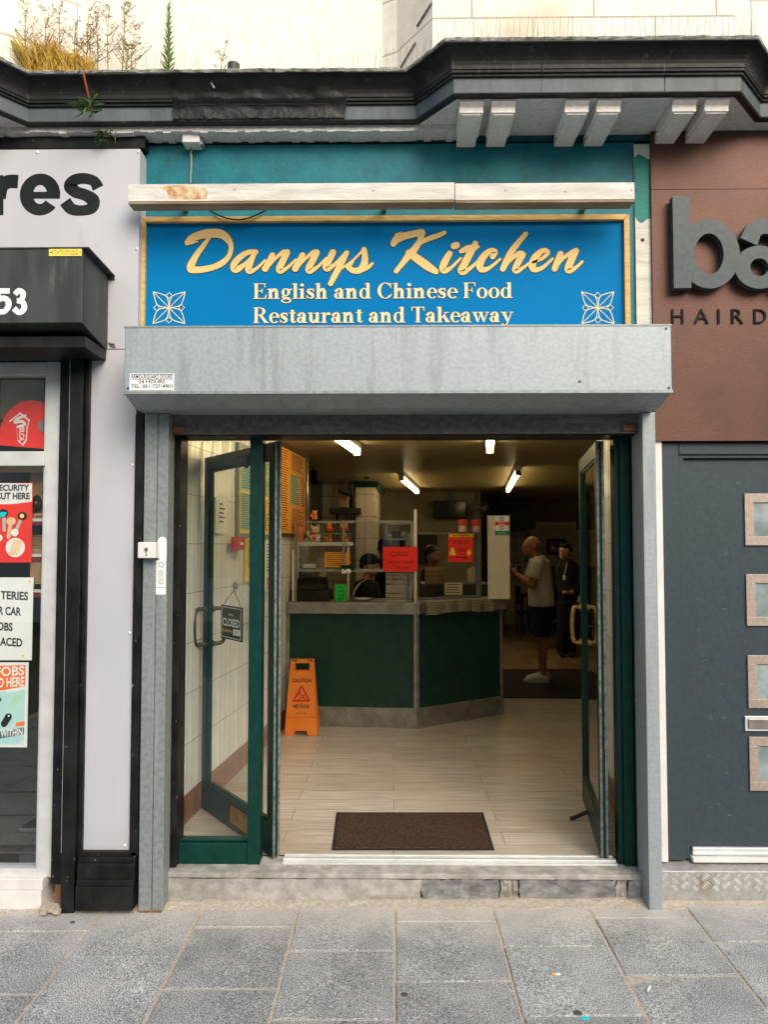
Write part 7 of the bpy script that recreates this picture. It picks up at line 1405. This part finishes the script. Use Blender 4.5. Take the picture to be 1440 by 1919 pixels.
# the cooks
def cook(label, px, top, Y, face, sk, hairm, cap=False, cloth=BCLO, lean=0, Hn=None):
    p = W(px, top, Y); x, z = p.x, p.z - .105; t = thing('person', label, 'person', (x, Y, FL)); s = -1 if face == 'l' else 1; fy = -.03 if face != 'b' else .05
    b = MB(); b.ball((x, Y, z), .085, .09, .108, nu=16, nv=12); b.ball((x + s * .025, Y + fy, z - .05), .068, .070, .062)
    b.tube([(x + s * .08, Y + fy * 1.5, z - .0, .010), (x + s * .105, Y + fy * 1.7, z - .035, .015), (x + s * .09, Y + fy * 1.6, z - .045, .010)], n=7); b.ball((x + s * .078, Y + fy * 1.6, z - .070), .018, .024, .009); b.ball((x + s * .045, Y + fy, z - .095), .03, .032, .022); b.ball((x + s * .075, Y + fy * 1.6, z + .005), .018, .045, .010)
    for sg in (-1, 1): b.ball((x - s * .005, Y + sg * .088, z - .02), .018, .010, .028)
    xs_ = x - s * lean; b.tube([(x, Y, z - .07, .052), (xs_, Y + .02, z - .17, .058)], n=10); b.tube([(xs_, Y + .02, z - .2, .10), (xs_, Y + .02, FL + .95, .12)], n=12)
    for sg in (-1, 1):
        b.tube([(xs_, Y + .02 + sg * .17, z - .22, .048), (xs_ + s * .05, Y + sg * .20, z - .42, .045), (xs_ + s * .12, Y - .03 + sg * .17, z - .50, .042), (xs_ + s * .26, Y - .08 + sg * .10, z - .52, .03)], n=10); b.ball((xs_ + s * .30, Y - .09 + sg * .09, z - .525), .042, .035, .02)
        for k2 in range(4): b.tube([(xs_ + s * .32, Y - .09 + sg * .09 + .014 * (k2 - 1.5), z - .52, .010), (xs_ + s * (.355 + .006 * (k2 % 3)), Y - .095 + sg * .085 + .015 * (k2 - 1.5), z - .53, .009), (xs_ + s * (.375 + .008 * (k2 % 3)), Y - .095 + sg * .085 + .015 * (k2 - 1.5), z - .548, .008)], n=5)
        b.tube([(xs_ + s * .29, Y - .09 + sg * .055, z - .52, .011), (xs_ + s * .33, Y - .10 + sg * .035, z - .535, .009)], n=5)
        b.tube([(xs_, Y + sg * .09 + .02, FL + .9, .09), (xs_, Y + sg * .1 + .02, FL + .06, .05)], n=8); b.tube([(xs_, Y + sg * .1 + .02, FL + .045, .042), (xs_ + s * .14, Y + sg * .1 + .02, FL + .04, .03)], n=7)
    b.build('body', sk, t, remesh=.010)
    b = MB(); b.tube([(xs_, Y + .02, z - .155, .068), (xs_, Y + .02, z - .19, .125), (xs_, Y + .02, z - .30, .148), (xs_, Y + .02, z - .62, .15)], n=16, sy=1.15)
    for sg in (-1, 1): b.tube([(xs_, Y + .02 + sg * .12, z - .21, .075), (xs_ + s * .01, Y + .01 + sg * .185, z - .27, .068), (xs_ + s * .04, Y + sg * .20, z - .39, .062)], n=12)
    b.build('shirt', cloth, t, remesh=.010)
    b = MB(); b.tube([(xs_, Y + .02, z - .58, .145), (xs_, Y + .02, FL + .85, .14)], n=14, sy=1.1)
    for sg in (-1, 1): b.tube([(xs_, Y + sg * .085 + .02, FL + .88, .105), (xs_, Y + sg * .1 + .02, FL + .07, .075)], n=10)
    b.build('trousers', BCLO, t, remesh=.011)
    b = MB()
    if cap:
        b.ball((x - s * .01, Y + .01, z + .035), .105, .108, .085, nu=18, nv=10); b.ball((x - s * .045, Y + .03, z - .01), .075, .085, .07)
        b.tube([(x - s * .0, Y, z + .01, .10), (x - s * .0, Y, z + .045, .102)], n=16); b.build('cap', hairm, t, remesh=.010)
        c3 = MB(); c3.tube(cr([(xs_ - s * .135, Y - .11, z - .42), (xs_ - s * .12, Y - .15, z - .28), (xs_ - s * .06, Y - .12, z - .19), (xs_ + s * .0, Y - .08, z - .165)], 5), .008, 5); c3.build('apron_strap', WPAP, t)
    else:
        b.ball((x - s * .012, Y + .012, z + .03), .097, .101, .092, nu=18, nv=10); b.ball((x - s * .03, Y + .03, z - .02), .082, .09, .085)
        if face == 'b': b.ball((x, Y + .0, z - .01), .092, .098, .11)
        b.build('hair', hairm, t, remesh=.010)
    return t
cook('cook in a black cap and black T-shirt with a pale apron strap, looking down', 694, 1039, 3.95, 'r', SKIN2, mat('black_cap_cloth', (.006, .006, .007), rough=.8), True, BCLO, .04)
cook('dark haired worker turned away, half hidden behind the red order notice', 723, 1010, 6.0, 'b', SKIN2, HAIR)
cook('dark haired cook looking down behind the stack of takeaway boxes', 810, 1023, 5.4, 'r', SKIN2, HAIR)
# litter on the paving
for (px, py, a, lb, mm) in ((1044, 1825, .1, 'cigarette end with an orange filter on the paving', (ORP, WPAP)), (1217, 1853, 1.0, 'all white cigarette end near the right edge of the paving', (WPAP, WPAP))):
    p = G(px, py, .02); z = gz(p.x) + .006; m2 = MB(); d = Vector((math.cos(a), math.sin(a), 0)); c_ = Vector((p.x, p.y, z)); m2.tube([tuple(c_ - d * .02), tuple(c_ - d * .004)], .0042, 8, 0); m2.tube([tuple(c_ - d * .004), tuple(c_ + d * .016)], .004, 8, 1); solo(m2, 'cigarette_end', list(mm), lb, 'cigarette end', 'cigarette ends on the paving')
p = G(1097, 1911, .01); m2 = MB(); z = gz(p.x) + .003; m2.add([(p.x - .015, p.y - .008, z), (p.x + .012, p.y - .01, z), (p.x + .018, p.y + .006, z + .003), (p.x - .01, p.y + .009, z + .001)], [(0, 1, 2, 3)]); solo(m2, 'paper_scrap', CYAN, 'tiny blue scrap of paper at the bottom of the paving', 'litter')
for i, (px, py, rr, lb) in enumerate(((1083, 1900, .017, 'flattened dark gum spot beside the blue paper scrap'), (136, 1720, .012, 'flattened dark gum spot before the black plinth'), (758, 1862, .016, 'flattened dark gum spot in the middle of the paving'))):
    p = G(px, py, .01); m2 = MB(); m2.lathe((p.x, p.y, gz(p.x) + .0015), [(rr, 0), (rr * .9, .0015), (0, .002)], 14); solo(m2, 'gum_spot', mat('old_gum', (.06, .06, .055), (.09, .09, .085), rough=.8), lb, 'gum spot', 'gum spots on the paving')
